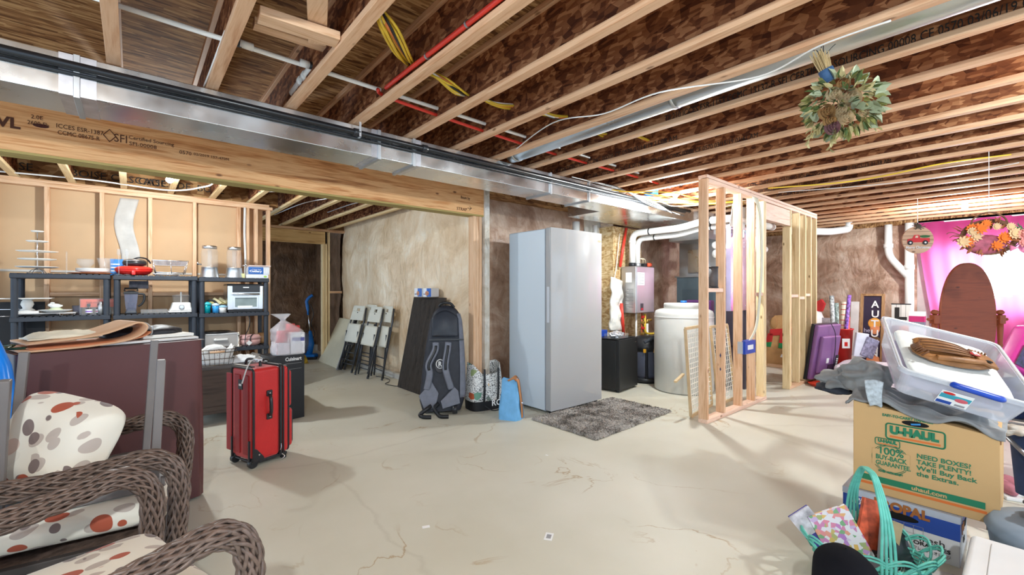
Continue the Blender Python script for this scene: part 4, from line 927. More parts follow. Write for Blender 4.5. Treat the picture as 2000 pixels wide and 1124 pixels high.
def rack(label, px0, px1, z0, h, Y=6.05, m=CHR):
    x0, x1 = SX(px0, Y), SX(px1, Y); t = thing('wire_chafing_rack', label, 'rack', (x0, Y-.1, z0)); w_ = x1-x0
    B().tube([(0,0,h),(w_,0,h),(w_,.2,h),(0,.2,h)], .004, 6, closed=True).build('top_frame', m, t, smooth=True)
    B().tube([(.03,.01,h*.1),(w_-.03,.01,h*.1),(w_-.03,.19,h*.1),(.03,.19,h*.1)], .003, 6, closed=True).build('lower_frame', m, t, smooth=True)
    for x, y, dx in ((0,0,.03),(w_,0,-.03),(w_,.2,-.03),(0,.2,.03)): B().tube([(x,y,h),(x+dx,y+(.01 if y == 0 else -.01),0)], .004, 6).build('leg', m, t, smooth=True)
    B().tube([(w_*.5,0,h),(w_*.52,.01,.0)], .0035, 6).build('leg', m, t, smooth=True)
    return t, w_
t, w_ = rack('silver wire chafing dish rack on top of the middle shelving unit', 297, 366, T0+.02, .14)
b = B().lathe([(.5,.0),(.62,.05),(.64,.052)], n=4)
o = tag(B().grid(lambda u, v: (((u-.5)*1.06)*w_*(.80+.2*v)+w_/2+t.location.x, t.location.y+.1+(.085+.015*v)*math.copysign(1,1)*0+(-.09-.01*v), T0+.11+.05*v+.002*math.sin(u*160)), 80, 3).box((t.location.x+.02, t.location.y+.01, T0+.108),(t.location.x+w_-.02, t.location.y+.19, T0+.111)).build('foil_pan', mat('foil', (.7,.62,.6), .25, metal=.9, var=.1), smooth=False), 'crimped foil pan sitting in the silver chafing rack', 'pan')
t, w_ = rack('folded silver wire rack lying under the chafing rack on the shelf front', 300, 352, T0, .016, Y=6.04)
# unit 2 second shelf: blender jar, food processor, clear tray
t = thing('blender_jar', 'clear blender jar with a black lid and handle on the middle shelving unit', 'blender', (SX(256,6.02), 6.05, T1))
B().lathe([(.055,.03),(.06,.05),(.078,.21),(.075,.21),(.058,.055),(0,.045)], n=4, a0=PI/4, a1=PI/4+2*PI).build('jar', CLRB, t, bevel=.012)
B().lathe([(.068,0),(.065,.02),(.052,.035),(.052,.055)], n=4, a0=PI/4, a1=PI/4+2*PI).build('base_collar', DKG, t, bevel=.01)
B().lathe([(.083,.205),(.083,.225),(.04,.235),(.035,.24)], n=4, a0=PI/4, a1=PI/4+2*PI).build('lid', BLK, t, bevel=.008)
B().tube([(-.05,-.02,.235),(-.05,-.02,.262),(.05,-.02,.262),(.05,-.02,.235)], .010, 6).build('lid_lever', BLK, t, smooth=False)
B().tube(spline([(.055,-.02,.205),(.10,-.02,.20),(.105,-.02,.15),(.085,-.02,.10),(.055,-.02,.075)]), .010, 8).build('handle', BLK, t, smooth=True)
B().cyl((0,0,.045),(0,0,.2),.012,n=10).lathe([(.028,.05),(.028,.12)], n=10).build('blade_tower', BLKM, t, smooth=True)
t = thing('food_processor', 'white food processor with a clear lid and round dial', 'food processor', (SX(354,6.05), 6.08, T1))
B().box((-.115,-.09,.0),(.115,.10,.02)).prism([(-.11,.02),(.11,.02),(.085,.055),(.08,.11),(-.075,.11),(-.09,.05)], -.085, .09, 'y').build('body', WHT, t, bevel=.010)
B().lathe([(.072,.11),(.078,.175),(.080,.18)], n=28, cap=False).build('bowl', CLR, t, smooth=True)
B().lathe([(.083,.178),(.078,.19),(.04,.198),(0,.20)], n=28).build('lid', CLR, t, smooth=True)
B().cyl((0,0,.19),(0,0,.225),.008,n=12).build('lid_knob', WHT, t, smooth=True); B().cyl((0,0,.11),(0,0,.19),.004,n=8).build('spindle', WHT, t)
B().cyl((.0,-.087,.062),(0,-.094,.062),.024,n=20).build('dial_ring', mat('dial_grey', (.25,.25,.25), .4), t); B().cyl((0,-.094,.062),(0,-.100,.062),.019,n=20).bar((-.012,-.101,.052),(.012,-.101,.072),.006,.005,up=(0,1,0)).build('dial', STEEL, t)
tag(B().box((SX(275,6.0),6.0,T1),(SX(328,6.0),6.2,T1+.006)).box((SX(275,6.0),6.0,T1),(SX(328,6.0),6.003,T1+.04)).box((SX(275,6.0),6.197,T1),(SX(328,6.0),6.2,T1+.04)).build('clear_tray', CLR, bevel=.001), 'low clear plastic tray between the blender jar and food processor', 'tray')
tag(B().box((SX(252,6.3),6.30,1.30),(SX(290,6.3),6.33,1.385)).build('dark_carton', mat('dark_carton', (.06,.05,.07), .4, var=.5, vs=30)), 'dark printed carton seen under the top shelf behind the blender jar', 'box')
# -- unit 3 top: two drink dispensers, cutlery box, cartons
for k, (px, rr, hh, lb_) in enumerate(((409, .082, .34, 'glass drink dispenser with a metal lid on a galvanised stand, left of the pair'), (457, .078, .33, 'glass drink dispenser with a metal lid on a galvanised stand, right of the pair'))):
    t = thing('drink_dispenser', lb_, 'drink dispenser', (SX(px,6.14), 6.12, T0-.012), group='glass drink dispensers')
    B().lathe([(.098,0),(.094,.01),(.085,.06),(.078,.115),(.082,.12),(.07,.12),(0,.12)], n=30).build('metal_stand', GALV2, t, smooth=True)
    B().lathe([(rr*.9,.122),(rr,.135),(rr,.30),(rr*.86,.335),(rr*.80,.34)], n=30, cap=False).build('jar', CLR, t, smooth=True)
    B().lathe([(rr*.88,.335),(rr*.90,.34),(rr*.90,.362),(rr*.85,.366),(0,.366)], n=30).build('lid', STEEL, t, smooth=True)
    B().cyl((0,0,.13),(0,0,.33),.022,n=12).build('infuser', CLR, t, smooth=True)
    sg = -1 if k == 0 else 1
    B().cyl((sg*rr,-.03,.15),(sg*(rr+.04),-.05,.15),.009,n=8).cyl((sg*(rr+.035),-.05,.145),(sg*(rr+.035),-.05,.175),.010,n=8).build('spigot', CHR, t, smooth=True)
t = tag(B().box((SX(481,6.05),6.02,T0-.012),(SX(523,6.05),6.2,T0+.03)).build('white_carton', BXW, bevel=.002), 'flat white carton with a green mark under the cutlery box', 'box')
B().ball((SX(517,6.05),6.019,T0+.009),(.018,.001,.012),12,6).build('green_mark', mat('lime', (.35,.6,.08), .5), t)
t = thing('cutlery_box', 'clear and blue box of plastic cutlery on the white carton', 'box', (SX(484,6.05), 6.02, T0+.031), rz=R(4))
w2 = SM(500, 37)
B().box((0,0,0),(w2,.14,.095)).build('box_body', mat('cutlery_clear', (.55,.57,.62), .2, var=.1), t, bevel=.003)
B().box((.0,-.001,.006),(w2*.70,.0,.09)).build('blue_label', mat('cutlery_blue', (.02,.12,.42), .4), t)
fit_text('Cutlery', t, (.012,-.0015,.03), (1,0,0), (0,0,1), w2*.58, .035, WPAP, world=False, bold=.0012)
fit_text('Crystal Clear', t, (.04,-.0015,.058), (1,0,0), (0,0,1), w2*.42, .016, WPAP, world=False)
for k in range(3): B().box((w2*(.76+.08*k),-.002,.02),(w2*(.785+.08*k),.0,.075)).build('fork', WHT, t)
t = tag(B().box((0,0,0),(w2,.13,.012)).build('plastic_packet', mat('pale_pink_plastic', (.72,.55,.5), .3, var=.1)), 'thin pinkish plastic packet on top of the cutlery box', 'packet'); t.location = (SX(486,6.05), 6.03, T0+.132)
t = tag(B().box((0,0,0),(.045,.03,.055)).build('small_yellow_box', mat('pale_yellow', (.65,.62,.30), .5)), 'small pale yellow box between the right dispenser and white carton', 'box'); t.location = (SX(470,6.05), 6.06, T0-.012)
# unit 3 second shelf: sippy cups, pouches, air fryer oven
T1c = T1-.012
def cup(label, px, r_, h, m, ml, Y=6.0):
    t = thing('baby_cup', label, 'cup', (SX(px, Y), Y, T1c), group='coloured baby cups')
    B().lathe([(r_*.85,0),(r_*.8,h*.4),(r_,h*.72)], n=18).build('cup_body', m, t, smooth=True)
    B().lathe([(r_*1.05,h*.72),(r_*1.05,h*.85),(r_*.6,h*.95),(r_*.3,h)], n=18).build('lid', ml, t, smooth=True); return t
cup('teal sippy cup on the second shelf below the dispensers', 404, .042, .125, mat('teal_plastic', (.0,.33,.38), .2), mat('teal_lid', (.05,.5,.55), .35))
cup('light blue bottle between the teal cup and the white and red cup', 421, .036, .11, mat('sky_plastic', (.05,.35,.75), .2), mat('frosted', (.55,.68,.8), .3))
cup('white cup with red stripes beside the air fryer oven', 435, .042, .085, WHT, mat('pale_blue_plastic', (.3,.55,.75), .3))
t = tag(B().tube(spline([(SX(396,6.1),6.08,T1c+.01),(SX(404,6.1),6.1,T1c+.12),(SX(418,6.1),6.1,T1c+.13),(SX(432,6.1),6.08,T1c+.03)]), .03, 8, flat=.5).build('bib', mat('dark_cloth', (.03,.03,.03), .7), smooth=True), 'black cloth strap arched behind the baby cups', 'strap')
for k, (px, zz, a) in enumerate(((415,.13,.5),(424,.15,.7),(430,.12,.9),(436,.155,.6),(440,.115,.8))):
    o = tag(B(frame((SX(px,6.12), 6.10+.012*k, T1c+zz-.02), rot=(0, a, 0))).cbox((0,0,0),(.10,.03,.035)).build('snack_pouch', mat('pouch_%d' % (k % 2), [(.62,.52,.20),(.72,.63,.36)][k % 2], .5, var=.15), bevel=.006), 'yellow snack pouch in the little heap behind the baby cups', 'pouch', 'yellow snack pouches')
tag(B().box((SX(410,6.12),6.08,T1c),(SX(442,6.12),6.2,T1c+.095)).build('pouch_box', mat('dark_box', (.03,.03,.03), .6), bevel=.004), 'low dark box under the heap of yellow snack pouches', 'box')
t = thing('air_fryer_oven', 'stainless steel air fryer oven with a glass door', 'oven', (SX(444,5.98), 5.98, T1c+.005))
w2 = SM(475, 62, 5.98)
B().box((0,0,.018),(w2,.30,.31)).build('oven_body', STEEL, t, bevel=.012)
B().box((.01,.01,0),(w2-.01,.28,.018)).build('base', BLK, t)
B().box((0,.0,.30),(w2,.29,.325)).build('top_cover', BLKM, t, bevel=.008)
B().box((.05,-.006,.225),(w2-.04,.002,.31)).build('control_panel', BLKM, t, bevel=.003)
B().box((.055,-.006,.03),(w2-.055,.0,.185)).build('door_frame', STEEL, t, bevel=.008)
B().box((.075,-.009,.055),(w2-.075,-.004,.165)).build('door_glass', mat('oven_glass', (.22,.27,.26), .1, var=.2), t)
B().box((.10,-.011,.045),(w2-.12,-.008,.07)).build('sticker', WPAP, t)
for x in (.06, w2-.06): B().cyl((x,-.006,.205),(x,-.035,.205),.006,n=8).build('handle_post', STEEL, t, smooth=True)
B().cyl((.05,-.035,.205),(w2-.05,-.035,.205),.011,n=12).build('door_handle', STEEL, t, smooth=True)
B().box((w2*.42,-.0085,.278),(w2*.42+.06,-.006,.290)).build('lettering', WPAP, t)
tag(B().tube(spline([(SX(484,5.97),5.95,T1c-.02),(SX(487,5.97),5.94,T1c-.10),(SX(484,5.97),5.94,T1c-.2),(SX(480,5.97),5.96,T1c-.26),(SX(478,5.97),5.95,T1c-.36),(SX(483,5.9),5.93,T1c-.46)]), .005, 6).build('power_cord', BLK, smooth=True), 'black power cord hanging from the air fryer oven shelf', 'cord')
# unit 3 third shelf: clear drawer with black plate, candlestick, pink case
T2c = T2-.012
t = thing('plastic_organizer', 'clear plastic storage drawer with a white handle on the third shelf', 'drawer', (SX(401,6.0), 5.98, T2c))
w2 = SM(425, 53, 5.98)
B().box((0,0,0),(w2,.30,.155)).build('drawer_body', mat('frosted_grey', (.42,.40,.38), .3, var=.1), t, bevel=.006)
B().box((-.004,-.004,.15),(w2+.004,.305,.163)).box((-.004,-.004,0),(.004,.01,.155)).box((w2-.004,-.004,0),(w2+.004,.01,.155)).build('rim', mat('frosted_rim', (.6,.6,.6), .3), t)
B().box((w2*.32,-.022,.085),(w2*.68,-.0,.105)).ball((w2*.30,-.01,.095),(.02,.01,.016),10,6).build('drawer_handle', WHT, t, bevel=.005)
t = tag(B().lathe([(0,0),(.10,.0),(.135,.012),(.137,.018),(.1,.01),(0,.012)], n=36, cap=False).build('black_tray', BLKM, smooth=True), 'round black serving plate on the clear storage drawer', 'plate'); t.location = (SX(423,6.1), 6.1, T2c+.165)
for k, (px, hh) in enumerate(((466, .17), (461, .16))):
    t = tag(B().lathe([(.038,0),(.036,.008),(.012,.018),(.014,.05),(.008,.06),(.015,.09),(.008,.1),(.012,.13),(.020,.14),(.012,.15),(.016,hh)], n=18).build('candlestick', mat('antique_silver', (.55,.5,.42), .3, metal=.8), smooth=True), ['silver candlestick at the front of the third shelf beside the pink case', 'silver candlestick half hidden behind the front one by the clear drawer'][k], 'candlestick'); t.location = (SX(px, 5.99+.1*k), 5.985+.1*k, T2c)
PK = mat('pink_case', (.62,.36,.34), .4, var=.06)
t = thing('pink_case', 'pink oval case with a black strap and white tag on the third shelf', 'case', (SX(489,6.0), 6.06, T2c))
B().lathe([(.09,0),(.115,.02),(.12,.07)], n=30, sx=1, sy=.75).build('case_body', PK, t, smooth=True)
B().lathe([(.122,.072),(.12,.095),(.10,.125),(0,.13)], n=30, sx=1, sy=.75).build('case_lid', PK, t, smooth=True)
B().tube(spline([(.03,-.05,.13),(.0,-.09,.11),(-.01,-.096,.05),(-.02,-.1,-.02),(-.02,-.105,-.06)]), .006, 5).build('strap', BLK, t, smooth=True)
B(frame((-.02,-.102,.035), rot=(0,R(45),0))).cbox((0,0,0),(.045,.003,.045)).build('tag', WPAP, t)
tag(B().lathe([(.03,0),(.05,.03),(.055,.1),(.03,.13)], (SX(512,6.15),6.2,T2c), n=16).build('amber_jar', mat('amber_glass', (.45,.25,.12), .2), smooth=True), 'small amber jar behind the pink case at the shelf end', 'jar')
# wire basket with patterned liner, on a dark trunk
TRK = lumber('dark_trunk_wood', 'x', (.055,.035,.028), (.09,.06,.045), (.025,.015,.012))
t = thing('blanket_chest', 'dark wooden storage chest on the floor in front of the shelving', 'trunk', (.42, 5.05, 0))
B().box((0,0,.10),(.86,.55,.55)).build('trunk_body', TRK, t, bevel=.006)
B().box((-.01,-.012,.525),(.87,.56,.56)).build('trunk_lid', mat('dark_lid', (.10,.09,.085), .35), t, bevel=.006)
B().box((.02,-.006,.13),(.84,.0,.17)).build('front_trim', TRK, t, bevel=.003)
for x in (.03,.80):
    for y in (.03,.49): B().box((x,y,0),(x+.04,y+.04,.10)).build('leg', TRK, t)
b = B(); bk = thing('wire_basket', 'brown wire basket with a white patterned liner on the dark chest', 'basket', (.62, 5.18, .56))
def rect(w, d, z): return [(-w,-d,z),(w,-d,z),(w,d,z),(-w,d,z)]
WIR = mat('dark_wire', (.12,.08,.05), .4, metal=.5)
for z, k in ((0,.8),(.06,.88),(.12,.96),(.15,1.0)): B().tube(rect(.16*k,.12*k,z), .0035, 6, closed=True).build('wire_ring', WIR, bk, smooth=True)
for i in range(8):
    x = -1+2*i/7; B().tube([(.16*.8*x,-.12*.8,0),(.16*x,-.12,.15)], .0022, 5).build('wire', WIR, bk); 
B().cyl((-.06,-.125,.13),(.06,-.125,.13),.010,n=10).build('handle', LX, bk, smooth=True)
lnm, nt, bb = _new('patterned_liner'); v_ = _n(nt, 'ShaderNodeTexVoronoi'); v_.inputs['Scale'].default_value = 45; nt.links.new(_map(nt), v_.inputs['Vector'])
nt.links.new(_ramp(nt, v_.outputs['Distance'], [(.12,(.25,.22,.22)),(.2,(.82,.82,.80))]), bb.inputs['Base Color'])
lin = B().grid(lambda u, v: (.14*math.copysign(abs(math.cos(2*PI*u))**.5, math.cos(2*PI*u))*(.85+.25*v), .10*math.copysign(abs(math.sin(2*PI*u))**.5, math.sin(2*PI*u))*(.85+.25*v), .005+v*(.13+.05*math.sin(6*PI*u)**2)), 36, 6, wu=True).build('fabric_liner', lnm, smooth=True, solid=.004)
lin.location = (.62, 5.18, .56); tag(lin, 'white patterned fabric liner inside the brown wire basket', 'liner')
o = tag(B(frame((.90,5.2,.57), rot=(0,R(-35),R(10)))).box((-.1,-.1,0),(.1,.1,.004)).build('wire_mesh_panel', mat('mesh_grey', (.3,.28,.26), .5, metal=.3, alpha=.5)), 'grey wire mesh panel tilted against the right of the wire basket', 'mesh')
blanket('white_cloth', 'pale folded cloth lying on the chest right of the wire basket', (.86, 5.22, .56), .16, .13, .05, mat('white_fabric', (.75,.78,.80), .8, var=.05), 12, 'cloth')
# box with red cups in a plastic bag
t = thing('appliance_carton', 'black appliance carton with white lettering under the bag of red cups', 'box', (1.03, 4.72, 0), rz=R(10))
CB = mat('carton_black', (.012,.012,.014), .4)
B().box((0,0,.0),(.30,.30,.64)).build('carton', CB, t, bevel=.003)
fit_text('Cuisinart', t, (.11,-.002,.585), (1,0,0), (0,0,1), .16, .05, WPAP, world=False, bold=.0012)
fit_text('Cuisinart', t, (-.002,.29,.585), (0,-1,0), (0,0,1), .16, .04, WPAP, world=False, bold=.001)
B().box((.10,-.0015,.555),(.27,0,.558)).box((.15,-.0015,.50),(.27,0,.502)).build('printed_line', mat('grey_print', (.3,.3,.3), .6), t)
t = thing('bag_of_cups', 'clear tied plastic bag full of red containers and printed packets', 'bag', (1.19, 4.85, .642))
def bagf(u, v):
    a = 2*PI*u; c_, s_ = math.cos(a), math.sin(a); sx = math.copysign(abs(c_)**.6, c_); sy = math.copysign(abs(s_)**.6, s_)
    r_ = 1.0 if v < .6 else (1-.9*((v-.6)/.25) if v < .85 else .1+.5*(v-.85)/.15)
    r_ = max(.1, r_); j = 1+.08*noise.noise(Vector((c_*3, s_*3, v*6)))
    off = -.10*max(0, v-.5)*1.3
    return (off+sx*.145*r_*j, sy*.13*r_*j, .003+.40*v)
B().grid(bagf, 36, 24, wu=True).build('plastic_film', mat('clear_film', (.85,.85,.88), .12, var=0, alpha=.38, bump=.9, bs_=22), t, smooth=True)
RC = mat('red_cup', (.72,.04,.05), .35)
for k, (x, y, r_, h0, h) in enumerate(((-.075,-.05,.05,.13,.11),(.03,.02,.055,.20,.10),(-.02,.06,.05,.1,.12),(.085,.03,.045,.19,.09))):
    o = tag(B().lathe([(r_*.7,h),(r_*.75,h-.002),(r_,0),(r_*.95,0),(r_*.66,h-.006),(0,h-.006)], n=18).build('red_cup', RC, smooth=True), 'red plastic container inside the tied clear bag', 'cup', 'red containers in the clear bag'); o.location = (1.19+x, 4.85+y, .642+h0)
B().box((-.13,-.11,.01),(-.01,.10,.125)).build('packet', mat('packet_pink', (.66,.58,.62), .4, var=.2, vs=25), t, bevel=.006)
B().box((.0,-.115,.01),(.13,.09,.22)).build('printed_packet', mat('packet_white', (.74,.72,.74), .4, var=.1, vs=30), t, bevel=.006)
B().box((.01,-.118,.135),(.125,-.115,.17)).build('red_band', mat('packet_navy', (.10,.10,.32), .4), t)
B().box((.02,-.119,.18),(.12,-.116,.205)).build('label', WPAP, t)

# ================================================================== BROWN COVERED TABLE
VN = mat('brown_vinyl', (.095,.030,.030), .45, var=.1, vs=3, bump=.15, bs_=5, spec=.5)
tb = thing('covered_table', 'tall table fully draped in a brown leatherette cover in the left foreground', 'table', (-.42, 3.10, 0), rz=R(17))
TW, TD, TH = .80, .55, .975
def drape(u, v):
    a = 2*PI*u; c_, s_ = math.cos(a), math.sin(a); e = .16
    sx = math.copysign(abs(c_)**e, c_); sy = math.copysign(abs(s_)**e, s_)
    fl = 1+.02*(1-v); fold = .010*noise.noise(Vector((u*14, v*1.1, 0)))*(1.2-v)
    return (TW/2+sx*(TW/2*fl+fold), TD/2+sy*(TD/2*fl+fold), .015+(TH-.015)*v)
b = B().grid(drape, 160, 24, wu=True)
b.grid(lambda u, v: (TW*u, TD*v, TH+.001), 4, 4)
b.build('cover', VN, tb, smooth=False, bevel=.012)
for p in ((.06,.06),(TW-.06,.06),(.06,TD-.06),(TW-.06,TD-.06)): B().cyl((p[0],p[1],0),(p[0],p[1],TH-.03),.02,n=10).build('leg', BLKM, tb)
ca, sa = math.cos(R(17)), math.sin(R(17))
def TL(x, y): return (-.42+x*ca-y*sa, 3.10+x*sa+y*ca)
fr17 = lambda x, y, z: frame((*TL(x, y), z), R(17))
tag(B(fr17(.32,.06,TH+.004)).box((0,0,0),(.47,.40,.014)).build('white_board', mat('white_sheet', (.74,.73,.71), .5, var=.03), bevel=.004), 'flat white board lying on the brown covered table', 'board')
tag(B(fr17(.52,.10,TH+.021)).box((0,0,0),(.26,.28,.018)).build('white_binder', mat('cream_sheet', (.80,.79,.74), .5, var=.03), bevel=.004), 'cream flat folder at the right end of the brown covered table', 'folder')
# folded peach vinyl sheet: a spiral profile swept across
prof = [(0,.0),(.12,.0),(.26,.004),(.40,.02),(.47,.05),(.495,.085),(.48,.11),(.45,.115),(.41,.10),(.30,.062),(.16,.045),(.02,.035)]
pp = spline([(x, 0, z) for x, z in prof], 5)
def vin(off):
    def fn(u, v):
        q = pp[min(int(u*(len(pp)-1)+.5), len(pp)-1)]; return (q.x, .32*v, q.z+off)
    return fn
o = B(fr17(.02,.02,TH+.006)).grid(vin(.003), len(pp)-1, 3).build('vinyl_sheet', mat('peach_vinyl', (.66,.40,.24), .55, var=.06), smooth=True, solid=.009); tag(o, 'folded peach coloured vinyl sheet curling over on the brown covered table', 'sheet')
o2 = B(fr17(.04,.03,TH+.018)).grid(lambda u, v: (pp[min(int((.02+.45*u)*(len(pp)-1)),len(pp)-1)].x, .30*v, pp[min(int((.02+.45*u)*(len(pp)-1)),len(pp)-1)].z*.6+.0), 20, 3).build('rust_sheet', mat('rust_vinyl', (.55,.20,.09), .55), smooth=True, solid=.006); tag(o2, 'rust coloured sheet folded inside the peach vinyl sheet', 'sheet')
blanket('crumpled_paper', 'crumpled cream paper lying on the folded peach sheet', (*TL(.20,.18), TH+.055), .14, .09, .03, mat('cream_paper', (.78,.72,.56), .7), 31, 'paper', rz=R(17))
jk = thing('folded_jacket', 'black folded jacket with a grey buckle strap on the brown covered table', 'jacket', (*TL(.58,.28), TH+.045), rz=R(17))
def jf(u, v):
    a = 2*PI*u; z = math.sin(PI*(v-.5)); rr = math.cos(PI*(v-.5))**.6; k = 1+.10*noise.noise(Vector((math.cos(a)*2, math.sin(a)*2, z*2)))
    return (.20*math.cos(a)*rr*k, .13*math.sin(a)*rr*k, .045*z*k*(1-.35*math.exp(-((math.cos(a)*rr*.20-.0)/.04)**2)))
B().grid(jf, 48, 20, wu=True).build('jacket_body', mat('black_jacket', (.014,.015,.022), .5, var=.2, bump=.6, bs_=12), jk, smooth=True)
B().tube(spline([(-.01,-.12,-.01),(0,-.12,.02),(0,-.05,.045),(.0,.05,.045),(.0,.12,.02)]), .018, 6, flat=.3, up=(1,0,0)).build('strap', mat('grey_webbing', (.5,.5,.5)), jk, smooth=True)
B().box((-.02,-.10,.02),(.02,-.06,.045)).build('buckle', mat('silver_grey', (.45,.47,.5), .35), jk, bevel=.006)
tag(B().tube(spline([(*TL(-.02,.30),TH+.02),(*TL(.03,.22),TH+.03),(*TL(.0,.16),TH+.02),(*TL(.06,.12),TH+.02)]), .012, 6, flat=.5).build('green_strap', mat('dark_green', (.02,.06,.03), .4), smooth=True), 'dark green strap lying at the left end of the brown covered table', 'strap')

# ================================================================== BLUE BEACH FLOAT AT THE LEFT EDGE
blm = mat('blue_vinyl', (.005,.22,.80), .25, var=.05, spec=.5)
o = tag(B(frame((-.60, 3.05, 0), YAW-PI/2)).lathe([(.26,.0),(.30,.05),(.30,.35),(.29,.7),(.25,.95),(.17,1.13),(.08,1.2),(0,1.21)], (0,0,0), n=40, sy=.36).build('blue_float', blm, smooth=True), 'tall bright blue vinyl float standing at the left edge of the photo', 'float')

# ================================================================== WICKER CHAIRS
def floral(name, sc=7.0, base=(.80,.76,.66)):
    m, nt, b = _new(name)
    nz = _n(nt, 'ShaderNodeTexNoise'); nz.inputs['Scale'].default_value = 3; nt.links.new(_map(nt), nz.inputs['Vector'])
    va = _n(nt, 'ShaderNodeVectorMath'); va.operation = 'MULTIPLY_ADD'; nt.links.new(nz.outputs['Color'], va.inputs[0]); va.inputs[1].default_value = (.12,.12,.12); nt.links.new(_map(nt), va.inputs[2])
    col = None; prev = None
    layers = [((1,1.7,1.2), (.3,.2,.7), sc*1.15, (.50,.43,.38), .48, .40, .9), ((1.6,1,1.2), (.9,.5,.1), sc, (.20,.15,.14), .58, .37, 2.3), ((1,1.45,1), (.2,.1,2.2), sc, (.42,.085,.04), .52, .38, 4.1)]
    out = None
    for st, rt, s_, c_, keep, rad, sd in layers:
        mp = nt.nodes.new('ShaderNodeMapping'); mp.inputs['Scale'].default_value = st; mp.inputs['Rotation'].default_value = rt; mp.inputs['Location'].default_value = (sd, sd*.7, sd*.3); nt.links.new(va.outputs[0], mp.inputs[0])
        v = _n(nt, 'ShaderNodeTexVoronoi'); v.inputs['Scale'].default_value = s_*1.5; nt.links.new(mp.outputs[0], v.inputs['Vector']); v.inputs['Randomness'].default_value = .85
        sp = nt.nodes.new('ShaderNodeSeparateColor'); nt.links.new(v.outputs['Color'], sp.inputs[0])
        a = _ramp(nt, v.outputs['Distance'], [(rad-.012, (1,1,1)), (rad, (0,0,0))]); k = _ramp(nt, sp.outputs[0], [(keep-.005, (0,0,0)), (keep, (1,1,1))])
        mu = _n(nt, 'ShaderNodeMath'); mu.operation = 'MULTIPLY'; nt.links.new(a, mu.inputs[0]); nt.links.new(k, mu.inputs[1])
        mx = nt.nodes.new('ShaderNodeMix'); mx.data_type = 'RGBA'; nt.links.new(mu.outputs[0], mx.inputs[0])
        if out is None: mx.inputs[6].default_value = (*base, 1)
        else: nt.links.new(out, mx.inputs[6])
        mx.inputs[7].default_value = (*c_, 1); out = mx.outputs[2]
    nt.links.new(out, b.inputs['Base Color']); b.inputs['Roughness'].default_value = .75; b.inputs['Sheen Weight'].default_value = .15; MT[name] = m; return m
FLO = floral('floral_cushion')
WK = mat('wicker_strand', (.13,.09,.072), .36, var=.35, vs=40)
WKD = mat('wicker_core', (.06,.042,.035), .6, var=.1)
CFR = mat('chair_frame', (.055,.045,.042), .5, var=.1)
def wicker_tube(name, pts, r_, par, n=11, pitch=.62, wr=.0066):
    pts = spline(pts, 10); 
    # resample by arc length
    L = [0]
    for a, c in zip(pts, pts[1:]): L.append(L[-1]+(c-a).length)
    N = int(L[-1]/.011)
    def pos(s_):
        s_ = max(0, min(L[-1]-1e-6, s_))
        for i in range(len(L)-1):
            if L[i+1] >= s_: break
        t = (s_-L[i])/max(1e-9, L[i+1]-L[i]); return pts[i].lerp(pts[i+1], t)
    P_ = [pos(L[-1]*i/N) for i in range(N+1)]
    fr_ = []; px_ = None
    for i in range(N+1):
        t = (P_[min(i+1,N)]-P_[max(i-1,0)]).normalized()
        x = Vector((0,1,0)).cross(t) if px_ is None else px_-t*px_.dot(t)
        x.normalize(); px_ = x; fr_.append((x, t.cross(x)))
    b = B()
    b.tube(P_[::3]+[P_[-1]], r_*.86, 12)
    b.build(name+'_core', WKD, par, smooth=True)
    b = B()
    for sg in (1, -1):
        for k in range(n):
            line = []
            for i in range(N+1):
                s_ = L[-1]*i/N; a = sg*2*PI*s_/pitch + 2*PI*k/n
                ph = (2*PI*s_/pitch*n)  # crossings
                rr = r_+sg*.0032*math.sin(ph*.5 + k*PI)
                x, y = fr_[i]; line.append(P_[i]+x*math.cos(a)*rr+y*math.sin(a)*rr)
            b.tube(line, wr, 5, caps=False, flat=.8)
    return b.build(name, WK, par, smooth=True)
def wrapped(name, p0, p1, r_, par):
    p0 = Vector(p0); p1 = Vector(p1); L = (p1-p0).length; b = B(); N = int(L/.008)
    rs = []; ps = []
    for i in range(N*4+1): ps.append(p0.lerp(p1, i/(N*4))); rs.append(r_*(1+.10*math.sin(PI*(i%4)/2)))
    return b.tube(ps, rs, 12).build(name, WK, par, smooth=True)
